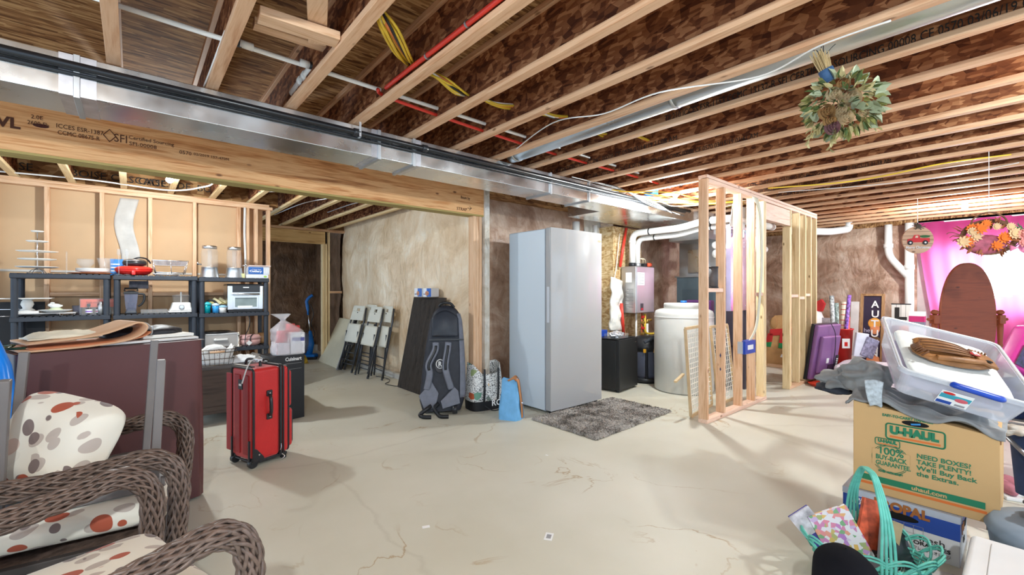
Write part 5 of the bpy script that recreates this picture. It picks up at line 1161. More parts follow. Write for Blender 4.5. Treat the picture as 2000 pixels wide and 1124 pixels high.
def wicker_chair(label, loc, rz):
    t = thing('wicker_armchair', label, 'chair', loc, rz=rz, group=None)
    # local: +x forward, +-y sides; seat front at x=0
    for s_ in (-1, 1):
        y = s_*.335
        wicker_tube('armrest', [(-.66, s_*.30, .80), (-.60, y, .70), (-.48, y, .615), (-.30, y, .60), (-.12, y, .62), (-.02, y, .632), (.045, y, .60), (.075, y, .53), (.075, y, .42), (.065, y, .30)], .031, t)
        wrapped('front_leg', (.065, y, .32), (.05, y*.98, 0), .022, t)
        wrapped('rear_leg', (-.55, y*.93, .42), (-.68, y*.98, 0), .022, t)
        B().tube([(-.60, y*.97, .72), (-.55, y*.93, .42), (-.50, y*.93, .30)], .02, 8).build('back_post', CFR, t, smooth=True)
        B().bar((-.55, y*.93, .31), (.06, y*.95, .31), .03, .045).build('side_rail', CFR, t, bevel=.004)
    def seatf(u, v): return (-.55+.60*u, -.31+.62*v, .325+.004*math.sin(u*120)*math.sin(v*120))
    B().grid(seatf, 60, 60).build('seat_weave', WK, t, smooth=True, solid=.012)
    B().box((.035, -.31, .26), (.06, .31, .335)).build('front_rail', CFR, t, bevel=.005)
    def backf(u, v): 
        y = -.30+.60*u; return (-.55-.16*v+.02*math.sin(PI*u)-.03+.004*math.sin(u*110)*math.sin(v*120), y, .35+.60*v-.04*(2*u-1)**2*v)
    B().grid(backf, 56, 56).build('back_weave', WK, t, smooth=True, solid=.014)
    wicker_tube('back_rim', [(-.66,-.30,.80),(-.70,-.27,.90),(-.725,-.15,.95),(-.73,0,.96),(-.725,.15,.95),(-.70,.27,.90),(-.66,.30,.80)], .026, t)
    return t
def cushion(name, label, m, w, d, h, par=None, puff=1.0, seed=0, n=30, e=.35, mt=FLO):
    def fn(u, v):
        a = 2*PI*u; ph = PI*(v-.5); c_, s_ = math.cos(a), math.sin(a)
        sx = math.copysign(abs(c_)**e, c_); sy = math.copysign(abs(s_)**e, s_); rr = math.cos(ph)**.35; z = math.copysign(abs(math.sin(ph))**.8, math.sin(ph))
        k = 1+.02*noise.noise(Vector((c_*3+seed, s_*3, z*2)))
        x = sx*w/2*rr*k; y = sy*d/2*rr*k
        edge = max(abs(x)/(w/2), abs(y)/(d/2)); pz = (1-edge**4*(1-1/ (1+puff))) 
        return (x, y, h/2*z*pz+.008*noise.noise(Vector((x*9+seed, y*9, z))))
    o = B(m).grid(fn, n*3, n, wu=True).build(name, mt, par, smooth=True)
    return tag(o, label, 'cushion') if label else o
chA = wicker_chair('brown wicker armchair holding the upturned side table and floral pillow', (.10, 2.53, 0), R(-6))
chB = wicker_chair('brown wicker armchair nearest the camera at the bottom left corner', (.08, 1.72, 0), R(17))
fa = frame((.10,2.53,0), R(-6)); fb = frame((.08,1.72,0), R(17))
cushion('seat_cushion', 'cream floral seat cushion in the wicker armchair under the upturned table', fa @ frame((-.25,0,.405)), .62, .60, .13, puff=.15, seed=2, e=.2)
cushion('seat_cushion', 'cream floral seat cushion in the nearest wicker armchair', fb @ frame((-.25,0,.405)), .62, .60, .13, puff=.15, seed=5, e=.2)
cushion('back_cushion', 'cream floral back cushion of the nearest wicker armchair', fb @ frame((-.50,0,.70), rot=(0,R(76),0)), .48, .56, .11, puff=.3, seed=9, e=.3)
cushion('throw_pillow', 'plump cream floral pillow with rust leaves leaning behind the upturned table legs', frame(at(112, 868, Y=2.50), rot=(R(70),R(14),R(-38))), .40, .37, .20, puff=3.2, seed=14, e=.42)
# upturned side table resting on the far chair's cushion and arms
UG = mat('painted_grey_metal', (.17,.155,.15), .5, var=.08)
lg = [(at(315,703,Y=2.36), 'a'), (at(302,665,Y=2.76), 'b'), (at(10,743,Y=2.34), 'c'), (at(48,688,Y=2.74), 'd')]
ut = thing('side_table', 'grey square side table turned upside down with its four legs pointing up', 'side table', (0,0,0))
zb = .50
bases = [Vector((.07,2.35,zb)), Vector((.05,2.74,zb)), Vector((-.36,2.36,zb)), Vector((-.38,2.73,zb))]
for (tp, k), bs in zip(lg, bases):
    B().bar(bs+(tp-bs)*0.0, tp, .046, .03, up=(1,0,0)).build('leg', UG, ut, world=True, bevel=.004)
    B().cbox((0,0,0),(.01,.01,.01))
fm = [Vector((.09,2.33,zb-.01)), Vector((.07,2.77,zb-.01)), Vector((-.40,2.77,zb-.01)), Vector((-.38,2.33,zb-.01))]
for p, q in zip(fm, fm[1:]+fm[:1]): B().bar(p, q, .028, .045).build('apron', UG, ut, world=True, bevel=.003)
B().add([(*(p+Vector((0,0,-.01)))[:2], zb-.028) for p in fm]+[(*p[:2], zb-.020) for p in fm], [(3,2,1,0),(4,5,6,7),(0,1,5,4),(1,2,6,5),(2,3,7,6),(3,0,4,7)]).build('tabletop', mat('frosted_glass_top', (.30,.38,.40), .25, var=.2, vs=12), ut, world=True)
tag(B().tube(spline([(-.12,2.40,.515),(-.02,2.5,.52),(.02,2.6,.52),(-.05,2.68,.515)]), .012, 6, flat=.4).build('wooden_hoop', mat('tan_wood_strip', (.45,.30,.17), .5), smooth=True), 'curved tan wooden strip lying inside the upturned table', 'strip')
# ================================================================== UTILITY CORNER
# -- black compact fridge
mf = thing('compact_fridge', 'black compact fridge on the floor right of the white freezer', 'fridge', (4.60, 3.30, 0), rz=R(8))
BKF = mat('fridge_black', (.018,.018,.019), .38, var=0, bump=.1, bs_=300)
B().box((.005, .06, .02), (.50, .48, .655)).build('cabinet', BKF, mf, bevel=.006)
B().box((0, 0, .025), (.505, .05, .66)).build('door', BKF, mf, bevel=.006)
B().box((0, .03, .662), (.505, .48, .672)).build('top_cover', BLKM, mf, bevel=.004)
B().box((.01, .05, .03), (.50, .06, .65)).build('gasket', mat('gasket_dark', (.05,.05,.05), .6), mf)
B().box((.42, -.002, .60), (.47, 0, .608)).build('badge', CHR, mf)
for x in (.04, .46): B().cyl((x, .05, 0), (x, .05, .025), .016, n=10).build('foot', BLK, mf)
t = thing('foil_tray', 'clear tray of crumpled foil on the black compact fridge', 'tray', (4.70, 3.42, .673), rz=R(8))
B().prism([(-.13,0),(.13,0),(.15,.06),(-.15,.06)], -.10, .10, 'y').build('clear_tray', CLR, t, bevel=.01)
B().ball((0,0,.045), (.12,.085,.04), 28, 16, nz=.5, seed=3).build('foil', mat('crumpled_foil', (.75,.76,.8), .25, metal=.8, var=.1, bump=1, bs_=40), t)
t = tag(B().box((4.62, 3.62, .673), (4.78, 3.76, .76)).build('blue_container', mat('royal_blue', (.02,.07,.42), .4), bevel=.006), 'small royal blue container behind the foil tray on the compact fridge', 'container')
t = tag(B(frame((4.82, 3.68, .675), rot=(0, R(-20), 0))).box((-.08,-.06,0),(.08,.06,.012)).build('taupe_tray', mat('taupe_plastic', (.4,.37,.32), .6)), 'taupe flat tray propped behind the foil tray on the compact fridge', 'tray')
# -- loose insulation wrap hanging
for k, (x0, x1, lab) in enumerate(((4.90, 5.08, 'creased white insulation wrap bulging from the wall right of the freezer'),)):
    o = B().grid(lambda u, v: (5.06+.26*u+.03*noise.noise(Vector((v*3, 0, 1))), 3.78+.05*noise.noise(Vector((u*2, v*5, 3)))-.05*math.sin(PI*u), .72+.75*v*(1-.1*u)), 20, 40).build('insulation_wrap', WRAP, smooth=True, solid=.03); tag(o, lab, 'insulation')
dn = thing('drain_pipe', 'white vertical drain pipe behind the freezer below the duct', 'pipe', (4.4, 3.9, 0))
p_ = at(1125, 430, Y=3.93).x
B().cyl((p_, 3.93, 0), (p_, 3.93, 2.2), .05, n=18).build('pipe', PVC, dn, world=True, smooth=True)
B().cyl((p_+.45, 3.97, 1.55), (p_+.45, 3.97, 2.2), .035, n=14).build('pipe', PVC, dn, world=True, smooth=True)
# -- tankless water heater
wh = thing('water_heater', 'silver wall hung tankless water heater with two white vent pipes above', 'water heater', (5.36, 3.57, .957))
B().box((0, 0, 0), (.47, .25, .668)).build('cabinet', mat('heater_silver', (.50,.50,.51), .3, metal=.75, var=.03), wh, bevel=.012)
B().box((.02, -.006, .01), (.45, 0, .66)).build('front_panel', mat('heater_front', (.55,.52,.55), .28, metal=.7, var=.03), wh, bevel=.004)
B().box((.03, -.009, .40), (.20, -.006, .58)).build('label', WPAP, wh)
for k in range(7): B().box((.04, -.0105, .42+.022*k), (.11 if k % 2 else .18, -.009, .427+.022*k)).build('printed_line', mat('grey_ink', (.3,.3,.32)), wh)
B().box((-.002, .07, .44), (0, .17, .58)).build('side_label', WPAP, wh)
for k in range(14): B().box((-.0015, .04, .08+.02*k), (0, .12+.03*(k % 3), .086+.02*k)).build('vent_line', mat('vent_grey', (.12,.12,.12), .6), wh)
B().box((.10, -.010, .04), (.17, -.006, .14)).build('control_pad', mat('pad_dark', (.06,.05,.06), .4), wh)
B().box((.11, -.012, .045), (.16, -.009, .075)).build('red_badge', mat('badge_red', (.55,.02,.04), .4), wh)
for x, m in ((.07, BLK), (.20, GALV2)): B().cyl((x+.02, .12, .668), (x+.02, .12, .72), .05, n=18).build('vent_collar', m, wh, smooth=True)
B().box((.30, .05, .668), (.38, .13, .72)).build('valve_block', BLK, wh, bevel=.006); B().cyl((.36,.04,.70),(.44,.04,.70),.028,n=14).build('valve_knob', mat('valve_red', (.75,.10,.04), .35), wh, smooth=True)
for x in (.31, .37): B().tube([(x,.09,.72),(x,.09,.78),(x-.05,.12,.80)], .010, 8).build('water_line', mat('brass_pale', (.65,.55,.38), .35, metal=.5), wh, smooth=True)
# flue pipes (two white PVC runs)
def pvc_run(label, pts, r_, rings=()):
    t = thing('vent_pipe', label, 'pipe', tuple(pts[0]))
    B().tube(pts, r_, 18).build('pipe', PVC, t, world=True, smooth=True)
    for a, c in rings: B().cyl(a, c, r_*1.12, n=18).build('pipe_ring', BLK if (Vector(a)-Vector(c)).length < .03 else PVC, t, world=True, smooth=True)
    return t
def bend(p0, p1, p2, n=6, r_=.12):
    p0, p1, p2 = Vector(p0), Vector(p1), Vector(p2); a = (p0-p1).normalized()*r_; c = (p2-p1).normalized()*r_
    return [((1-t)**2)*(p1+a)+2*t*(1-t)*p1+t*t*(p1+c) for t in [i/n for i in range(n+1)]]
def route(pts, r_=.12):
    out = [Vector(pts[0])]
    for i in range(1, len(pts)-1): out += bend(pts[i-1], pts[i], pts[i+1], 6, min(r_, (Vector(pts[i])-Vector(pts[i-1])).length*.45, (Vector(pts[i+1])-Vector(pts[i])).length*.45))
    return out+[Vector(pts[-1])]
xa = 5.45; xb = 5.58
pa = route([(xa, 3.69, 1.66), (xa, 3.69, 2.10), (xa, 2.95, 2.10), (xa, 2.66, 2.15), (xa, 2.30, 2.15), (6.75, 2.30, 2.16)])
pb = route([(xb, 3.69, 1.66), (xb, 3.69, 2.03), (xb, 3.05, 2.03), (xb, 2.72, 2.09), (xb, 2.42, 2.09), (6.75, 2.42, 2.09)])
pvc_run('thick white plastic vent pipe from the water heater, upper of the pair', pa, .045, [((xa, 3.40, 2.10), (xa, 3.415, 2.10)), ((xa, 2.55, 2.15), (xa, 2.565, 2.15)), ((xa, 3.69, 1.96), (xa, 3.69, 2.0))])
pvc_run('white plastic vent pipe from the water heater, lower of the pair', pb, .038, [((xb, 3.40, 2.03), (xb, 3.415, 2.03)), ((xb, 2.60, 2.09), (xb, 2.615, 2.09))])
# plumbing under heater
def pipe(label, pts, r_, m, name='water_pipe', rr=.05): return tag(B().tube(route(pts, rr), r_, 10).build(name, m, smooth=True), label, 'pipe')
pipe('thin white pipe dropping below the left of the water heater', [(5.50, 3.66, .95), (5.50, 3.66, .32)], .014, PVC)
pipe('white pipe dropping below the right of the water heater with a brass elbow', [(5.72, 3.62, .80), (5.72, 3.62, .30)], .018, PVC)
pipe('brass valve pipe with red handles under the water heater', [(5.58, 3.62, .96), (5.58, 3.62, .60), (5.30, 3.62, .58), (5.12, 3.66, .58)], .012, mat('copper_red', (.55,.13,.05), .35, metal=.4))
for k, z in enumerate((.90, .82, .74, .66)): tag(B().cbox((5.58, 3.60, z), (.04, .04, .035)).build('pipe_fitting', mat('brass', (.6,.4,.1), .3, metal=.8) if k % 2 else REDP, bevel=.005), 'brass and red valve fittings on the pipe under the water heater', 'valve', 'valve fittings under the water heater')
pipe('yellow flexible gas line looping below the water heater', [(5.66, 3.62, .94), (5.66, 3.62, .66), (5.80, 3.60, .64), (6.2, 3.55, .68)], .016, YEL, 'gas_line', .08)
pipe('white elbow fitting with brass tip under the right of the water heater', [(5.72,3.62,.80),(5.72,3.62,.85),(5.80,3.60,.85)], .02, mat('brass', (.6,.4,.1)), 'pipe_elbow', .03)
pipe('pale blue tube running diagonally behind the white tank', [(5.92, 3.62, .66), (5.78, 3.62, .30)], .010, mat('pale_blue_tube', (.4,.5,.62), .4), 'tube')
pipe('red flexible line hanging diagonally from the duct left of the water heater', [(5.46, 3.80, 2.19), (5.28, 3.78, 1.62)], .020, PEXR, 'red_pipe')
pipe('red flexible line emerging below the white wrap beside the water heater', [(5.20, 3.70, 1.10), (5.26, 3.70, .60)], .022, PEXR, 'red_pipe')
pipe('thin white cord hanging in front of the bare OSB strip', [(5.30, 3.80, 2.1), (5.22, 3.80, 1.6), (5.02, 3.76, 1.1)], .005, PVC, 'cord')
# -- white tank
tk = thing('water_softener_tank', 'large round white plastic tank on the floor beside the stud partition', 'tank', (5.41, 2.89, 0))
B().lathe([(.34,0),(.36,.02),(.365,.5),(.36,.98),(.345,1.02),(.30,1.04),(.245,1.05)], n=64).build('tank_body', mat('tank_white', (.58,.575,.54), .38, var=.02), tk, smooth=True)
B().lathe([(.245,1.045),(.245,1.105),(.235,1.12),(0,1.122)], n=48).build('tank_lid', mat('tank_white', (.58,.575,.54)), tk, smooth=True)
B().lathe([(.362,.94),(.3655,.945),(.362,.95)], n=64, cap=False).build('rim_ring', WHT, tk, smooth=True)
B().cyl((0,0,1.12),(0,0,1.15),.04,n=16).build('cap', BLUEP, tk, smooth=True)
# -- shop vacuum
sv = thing('shop_vacuum', 'black shop vacuum with yellow latches between the compact fridge and white tank', 'vacuum', (5.52, 3.52, 0))
B().lathe([(.17,.05),(.19,.10),(.20,.42),(.19,.45)], n=28).build('drum', CLRB, sv, smooth=True)
B().lathe([(.15,.08),(.17,.40)], n=20).build('drum_inner', mat('vac_dark', (.03,.03,.035), .5, var=.3), sv, smooth=True)
B().lathe([(.205,.44),(.21,.50),(.17,.60),(.10,.64),(0,.65)], n=28).build('motor_head', BLK, sv, smooth=True)
for a in (-2.6, -1.9, -1.2): B().cbox((.205*math.cos(a), .205*math.sin(a), .45), (.05,.03,.05)).build('latch', mat('yellow_latch', (.85,.42,.03), .4), sv, bevel=.004)
B().tube(spline([(-.15,-.08,.56),(-.05,-.18,.64),(.12,-.16,.62),(.2,-.05,.55),(.12,.1,.58)]), .026, 10).build('hose', DKG, sv, smooth=True)
B().lathe([(.20,.0),(.23,.03),(.23,.06),(.17,.075)], n=28).build('caster_base', BLK, sv, smooth=True)
for a in (-2.5, -1.6): B().bar((.2*math.cos(a), .2*math.sin(a), .06), (.2*math.cos(a), .2*math.sin(a), .5), .03, .03).build('upright', BLK, sv, bevel=.004)
# -- furnace with plenum and trunk
fu = thing('furnace', 'slate grey furnace cabinet with galvanised plenum behind the white tank', 'furnace', (6.7, 3.0, 0))
B().box((0,0,0),(.62,.70,1.50)).build('cabinet', mat('furnace_slate', (.10,.135,.155), .45, var=.05), fu, bevel=.008)
B().box((.03,.03,1.50),(.59,.67,2.19)).build('plenum', GALV2, fu, bevel=.004)
B().box((-.02,-.02,1.49),(.64,.72,1.51)).build('flange', GALV2, fu)
B().box((-.02,.20,1.56),(.03,.50,1.92)).build('access_panel', GALV, fu, bevel=.003)
B().box((-.005,.1,.2),(.0,.6,1.3)).build('door', mat('furnace_door', (.085,.115,.135), .4), fu, bevel=.003)
B().box((-.5,-.05,2.02),(.03,.55,2.19)).build('supply_boot', GALV2, fu, bevel=.004)
# -- dimpled metal strip panel behind studs
pnl = thing('dimpled_sheet', 'tall shiny dimpled metal panel hanging behind the third stud of the partition', 'panel', (5.47, 2.32, 1.03))
pm = mat('magenta_sheen', (.62,.50,.66), .22, metal=.9, var=.1)
B().box((0,0,0),(.50,.06,1.05)).build('panel_body', pm, pnl, bevel=.004)
for k in range(34):
    sx = .03 if k % 2 else .47; sx = sx+rnd.uniform(-.02,.10)*(1 if k % 2 else -1); z = .06+.9*(k/34)
    B().ball((sx,-.001,z),(.006,.002,.009),6,4).build('dimple', GALV, pnl)
B().grid(lambda u, v: (.02+.46*u, -.02-.03*abs(math.sin(5*PI*u)), 1.0-.10*v*abs(math.sin(3*PI*u+.5))), 40, 6).build('curled_foil', GALV, pnl, smooth=True)
tag(B(frame((5.5,2.28,2.04), rot=(R(8),0,0))).box((-.16,0,0),(.26,.004,.26)).build('paper_sheet', mat('grey_paper', (.55,.54,.53), .6)), 'grey printed paper hung behind the studs above the dimpled metal panel', 'paper')
# -- canister on the blocking
cn = thing('speaker_canister', 'dark grey mesh canister sitting on the block between the first two studs', 'canister', (4.40, 2.035, 1.304))
B().cyl((0,0,.012),(0,0,.20),.042,n=24).build('mesh_body', mat('mesh_dark', (.09,.085,.09), .6, var=.2, bump=.4, bs_=400), cn, smooth=True)
B().cyl((0,0,.20),(0,0,.215),.045,n=24).build('top_ring', BLK, cn, smooth=True); B().cyl((0,0,0),(0,0,.014),.047,n=24).build('base_ring', BLK, cn, smooth=True)
# -- outlet box with cables
ob = thing('outlet_box', 'blue plastic outlet box fixed to a stud of the partition', 'outlet box', (5.02, 1.955, .60))
x5 = at(1453, 600, Y=1.97).x; x6 = at(1473, 600, Y=1.97).x
BXB = mat('outlet_blue', (.01,.06,.42), .4)
B().box((x5, 1.955, .595), (x6, 2.03, .735)).build('box_body', BXB, ob, world=True, bevel=.004)
B().box((x5+.06, 1.952, .64), (x6-.07, 1.956, .69)).build('label', WPAP, ob, world=True)
B().box((x5-.015, 1.98, .60), (x5, 2.03, .73)).build('bracket', mat('grey_plastic', (.4,.42,.45)), ob, world=True)
cbx = thing('cable_bundle', 'bundle of cream electrical cables running down the partition into the blue outlet box', 'cable', (5.3, 1.97, 2.3))
for k in range(5):
    xx = 5.40+.012*k
    B().tube(spline([(xx-.15+.02*k, 1.99, 2.33), (xx-.02, 1.975, 2.18), (xx+.03, 1.975, 1.9), (xx+.02, 1.97, 1.5), (xx-.05, 1.972, 1.1), (xx-.13, 1.975, .86), (5.12+.01*k, 1.98, .73)]), .006, 6).build('cable', mat('cream_cable', (.70,.66,.52), .5), cbx, world=True, smooth=True)
# -- cables at the partition ceiling
cbu = thing('cable_bundle', 'tangle of yellow and white electrical cables around the utility bulb', 'cable', (4.8, 2.5, 2.35))
for k in range(9):
    a_ = rnd.uniform(-.2,.2); B().tube(spline([(3.9+.13*k, 2.9, 2.36), (4.3+.1*k, 2.7+a_, 2.33+.01*(k%4)), (4.9+.05*k, 2.5+a_*.5, 2.31+.01*(k%3)), (5.5, 2.3-.02*k, 2.34), (5.9, 2.3+.05*k, 2.37)]), .0055, 6).build('cable', [YEL, YEL, ORG, mat('cream_cable', (.70,.66,.52)), YEL][k % 5], cbu, world=True, smooth=True)
cbd = thing('cable_bundle', 'black and white cables lying along the far end of the duct near the bulb', 'cable', (4, 2.9, 2.4))
for k in range(4):
    B().tube(spline([(3.3+.1*k, 2.93, 2.405), (4.0, 2.90-.01*k, 2.39), (4.6, 2.86, 2.33-.02*k), (4.95+.1*k, 2.80, 2.22)]), .005, 6).build('cable', BLK if k % 2 else PVC, cbd, world=True, smooth=True)
# -- white pipes beyond partition
pvc_run('white drain elbow seen through the partition doorway', route([(7.5, 3.3, 2.14), (7.3, 2.75, 2.16), (6.72, 2.55, 2.12), (6.72, 2.55, 1.86), (6.55, 2.6, 1.80), (6.0, 2.75, 1.78)], .1), .055)
pvc_run('white horizontal drain pipe behind the studs left of the doorway', route([(6.0, 2.75, 1.90), (7.6, 2.70, 1.93)]), .05)
pvc_run('white pipe elbow under the joists right of the partition', route([(8.2, 2.6, 2.27), (8.9, 2.15, 2.27), (9.3, 1.98, 2.33), (9.3, 1.98, 2.5)], .1), .06)
# -- lattice gates behind studs
gt = mat('gate_wood', (.62,.45,.25), .55, var=.1); gw = mat('gate_wire', (.80,.78,.70), .5)
def gate(label, o, ux, uy, w_, h_, nx, ny):
    t = thing('lattice_gate', label, 'gate', o); m = basis(o, ux, uy)
    b = B(m)
    for p, q in (((0,0,0),(w_,0,0)),((w_,0,0),(w_,h_,0)),((w_,h_,0),(0,h_,0)),((0,h_,0),(0,0,0))):
        B(m).bar(p, q, .03, .022, up=(0,0,1)).build('frame_rail', gt, t, world=True, bevel=.003)
    for i in range(1, nx): b.bar((w_*i/nx,0,0),(w_*i/nx,h_,0),.007,.006,up=(0,0,1))
    for i in range(1, ny): b.bar((0,h_*i/ny,.004),(w_,h_*i/ny,.004),.007,.006,up=(0,0,1))
    b.build('grille', gw, t, world=True); return t
gate('wooden framed white wire gate leaning behind the first partition studs', (4.26, 2.20, .015), (1, .12, .0), (.40, .10, .80), .62, .88, 12, 17)
gate('second wooden framed wire gate leaning behind the third partition stud', (4.92, 2.22, .015), (1, .05, .0), (.34, .10, .80), .48, .86, 10, 17)
tag(B().bar((4.10, 2.28, .37), (4.30, 2.30, .42), .03, .02).build('gate_latch', gt, bevel=.003), 'small wooden latch arm sticking out left of the first partition stud', 'latch')
blk_box = tag(B().box((5.2, 2.55, 0), (5.2, 2.55, 0)).build('tmp', BLK), 'x', 'x'); bpy.data.objects.remove(blk_box)
tag(B().box((5.98, 2.35, .55), (6.35, 2.6, 1.02)).box((6.0, 2.37, 0), (6.33, 2.58, .55)).build('black_cabinet', mat('dark_purple_cabinet', (.045,.035,.05), .4), bevel=.008), 'dark cabinet standing behind the dimpled metal panel', 'cabinet')
tag(B().box((5.86, 2.75, 0), (5.98, 3.1, 1.15)).build('purple_bin', mat('purple_plastic', (.10,.03,.13), .4), bevel=.02), 'tall narrow dark purple bin behind the second partition stud', 'bin')
# ================================================================== RIGHT SIDE
# -- curtain; a round hole cut in it stands in for window glare
cm, nt, cb_ = _new('pink_curtain')
cb_.inputs['Base Color'].default_value = (.42,.012,.13,1); cb_.inputs['Roughness'].default_value = .8
tl = nt.nodes.new('ShaderNodeBsdfTranslucent'); tl.inputs[0].default_value = (.85,.28,.58,1)
ms = nt.nodes.new('ShaderNodeMixShader'); ms.inputs[0].default_value = .5
nt.links.new(cb_.outputs[0], ms.inputs[1]); nt.links.new(tl.outputs[0], ms.inputs[2]); nt.links.new(ms.outputs[0], nt.nodes['Material Output'].inputs[0])
pL = at(1790, 440, X=9.45).y
def cf(u, v):
    y = pL-.10*(1-v)**.7*0 - .24*max(0,(1-v))**1.2*max(0,1-u*3) - u*2.3
    return (9.46-.035*math.sin(u*60+1.5*math.sin(v*2))*(1-.55*v)-.02*math.sin(u*23), y, .42+1.93*v)
b = B().grid(cf, 160, 60)
cc = at(1934, 497, X=9.45); cl_ = at(1920, 484, X=9.45)
b.f = [f for f in b.f if not all(((b.v[i].y-cc.y)**2+(b.v[i].z-cc.z)**2) < .655**2 and b.v[i].y < cl_.y and b.v[i].z < cl_.z for i in f)]
cu = thing('curtain', 'bright pink translucent curtain over the basement window with its glare cut as a round hole', 'curtain', (9.46, 0, 2.3))
b.build('curtain_cloth', cm, cu, world=True, smooth=True)
B().cyl((9.47, pL+.05, 2.345), (9.47, -1.35, 2.345), .010, n=10).build('curtain_rod', WHT, cu, world=True)
# -- white pvc on the right wall
p1 = at(1735, 445, X=9.42); p2 = at(1735, 500, X=9.42); p3 = at(1773, 533, X=9.42); p4 = at(1776, 442, X=9.42); p5 = at(1776, 640, X=9.42)
t = thing('drain_pipe', 'white branching drain pipe running down the right wall beside the curtain', 'pipe', (9.42, p4.y, 0))
B().cyl((9.42, p4.y, 2.36), (9.42, p4.y, 0), .058, n=20).build('pipe', PVC, t, world=True, smooth=True)
B().tube(route([(9.42, p1.y, 2.36), (9.42, p1.y, p2.z), (9.42, p4.y, p3.z-.08)], .12), .052, 18).build('branch_pipe', PVC, t, world=True, smooth=True)
for z in (1.98, 1.62): B().cyl((9.42, p1.y if z > 1.9 else p4.y, z), (9.42, p1.y if z > 1.9 else p4.y, z+.07), .066, n=20).build('coupling', PVC, t, world=True, smooth=True)
# -- cheval mirror seen from behind
chv = thing('cheval_mirror', 'tall oval wooden cheval mirror seen from its back in front of the pink curtain', 'mirror', (6.5, .395, 0), rz=YAW-PI/2)
CW = lumber('cherry_wood', 'z', (.20,.036,.009), (.27,.058,.016), (.12,.018,.005)); CWX = lumber('cherry_wood_x', 'x', (.19,.036,.010), (.24,.05,.014), (.15,.026,.007))
el = [(.282*math.copysign(abs(math.cos(a))**.85, math.cos(a)), .98+.575*math.sin(a)) for a in [2*PI*i/64 for i in range(64)]]
B().prism(el, -.012, .012, 'y').build('oval_back', CWX, chv, bevel=.006)
B().tube([(x, 0, z) for x, z in el], .012, 8, closed=True).build('oval_rim', CW, chv, smooth=True)
el2 = [(x*.93, .98+(z-.98)*.95) for x, z in el]
B().prism(el2, .013, .016, 'y').build('mirror_glass', mat('mirror_silver', (.9,.9,.9), .02, metal=1, var=0), chv)
for s_ in (-1, 1):
    x = s_*.335
    B().lathe([(.022,.12),(.026,.2),(.018,.22),(.026,.26),(.02,.3),(.026,.45),(.02,.6),(.028,.63),(.018,.66),(.026,.7),(.019,.74),(.024,.86),(.026,.94)], (x,0,0), n=18).build('post', CW, chv, smooth=True)
    B().box((x-.03,-.03,.94),(x+.03,.03,1.03)).build('post_block', CW, chv, bevel=.006)
    B().lathe([(.014,1.03),(.03,1.045),(.034,1.06),(.02,1.08),(0,1.085)], (x,0,0), n=16).build('finial', CW, chv, smooth=True)
    B().cyl((x-s_*.05,0,.985),(x+s_*.06,0,.985),.010,n=10).ball((x+s_*.065,0,.985),(.016,.016,.016),10,8).build('pivot_knob', CW, chv, smooth=True)
    B().tube(spline([(x,-.26,.015),(x,-.16,.05),(x,0,.12),(x,.16,.05),(x,.26,.015)]), .022, 8).build('foot', CW, chv, smooth=True)
B().cyl((-.335,0,.22),(.335,0,.22),.018,n=12).build('stretcher', CW, chv, smooth=True)
# -- hanging Christmas sign
q = at(1792, 469, X=7.246)
cs = thing('christmas_sign', 'round wooden plank sign with a red truck hanging from a joist', 'sign', tuple(q), rz=YAW-PI/2-.2)
B().cyl((0,-.008,0),(0,.008,0),.165,n=40).build('plank_disc', lumber('sign_wood', 'x', (.55,.33,.2), (.68,.45,.3), (.35,.18,.09)), cs)
for z in (-.1,-.05,.0,.05,.1): B().box((-math.sqrt(.163**2-z*z),-.0095,z-.0015),(math.sqrt(.163**2-z*z),-.008,z+.0015)).build('plank_line', mat('sign_dark', (.08,.03,.015), .7), cs)
TR = mat('truck_red', (.62,.03,.035), .5)
B().prism([(-.115,-.03),(.12,-.03),(.12,.02),(.02,.02),(.01,.06),(-.04,.06),(-.06,.02),(-.11,.01)], -.014, -.009, 'y').build('truck', TR, cs)
B().prism([(-.035,.025),(-.003,.025),(-.003,.05),(-.028,.05)], -.0155, -.0135, 'y').build('truck_window', mat('sign_cream', (.75,.6,.45), .6), cs)
B().ball((.07,-.014,.04),(.055,.004,.016),12,6).build('tree', mat('sign_green', (.03,.14,.04), .6), cs)
for x in (-.085, .072): B().cyl((x,-.018,-.035),(x,-.012,-.035),.028,n=18).build('truck_wheel', mat('sign_black', (.02,.02,.02), .5), cs); B().cyl((x,-.020,-.035),(x,-.018,-.035),.011,n=12).build('hub', WPAP, cs)
fit_text('Merry Christmas', cs, (-.13,-.012,-.105), (1,0,0), (0,0,1), .26, .045, WPAP, world=False, bold=.0008)
B().cyl((0,0,.16),(0,0,JZ-q.z),.003,n=6).build('hanging_cord', WPAP, cs)
b = B()
for k in range(16):
    a = rnd.uniform(0, 2*PI); b.bar((.0,-.015,.155), (.07*math.cos(a), -.02, .165+.045*math.sin(a)), .012, .004)
b.ball((0,-.02,.165),(.03,.015,.03),10,8).build('sprig', mat('sprig', (.12,.10,.07), .7, var=.5), cs)
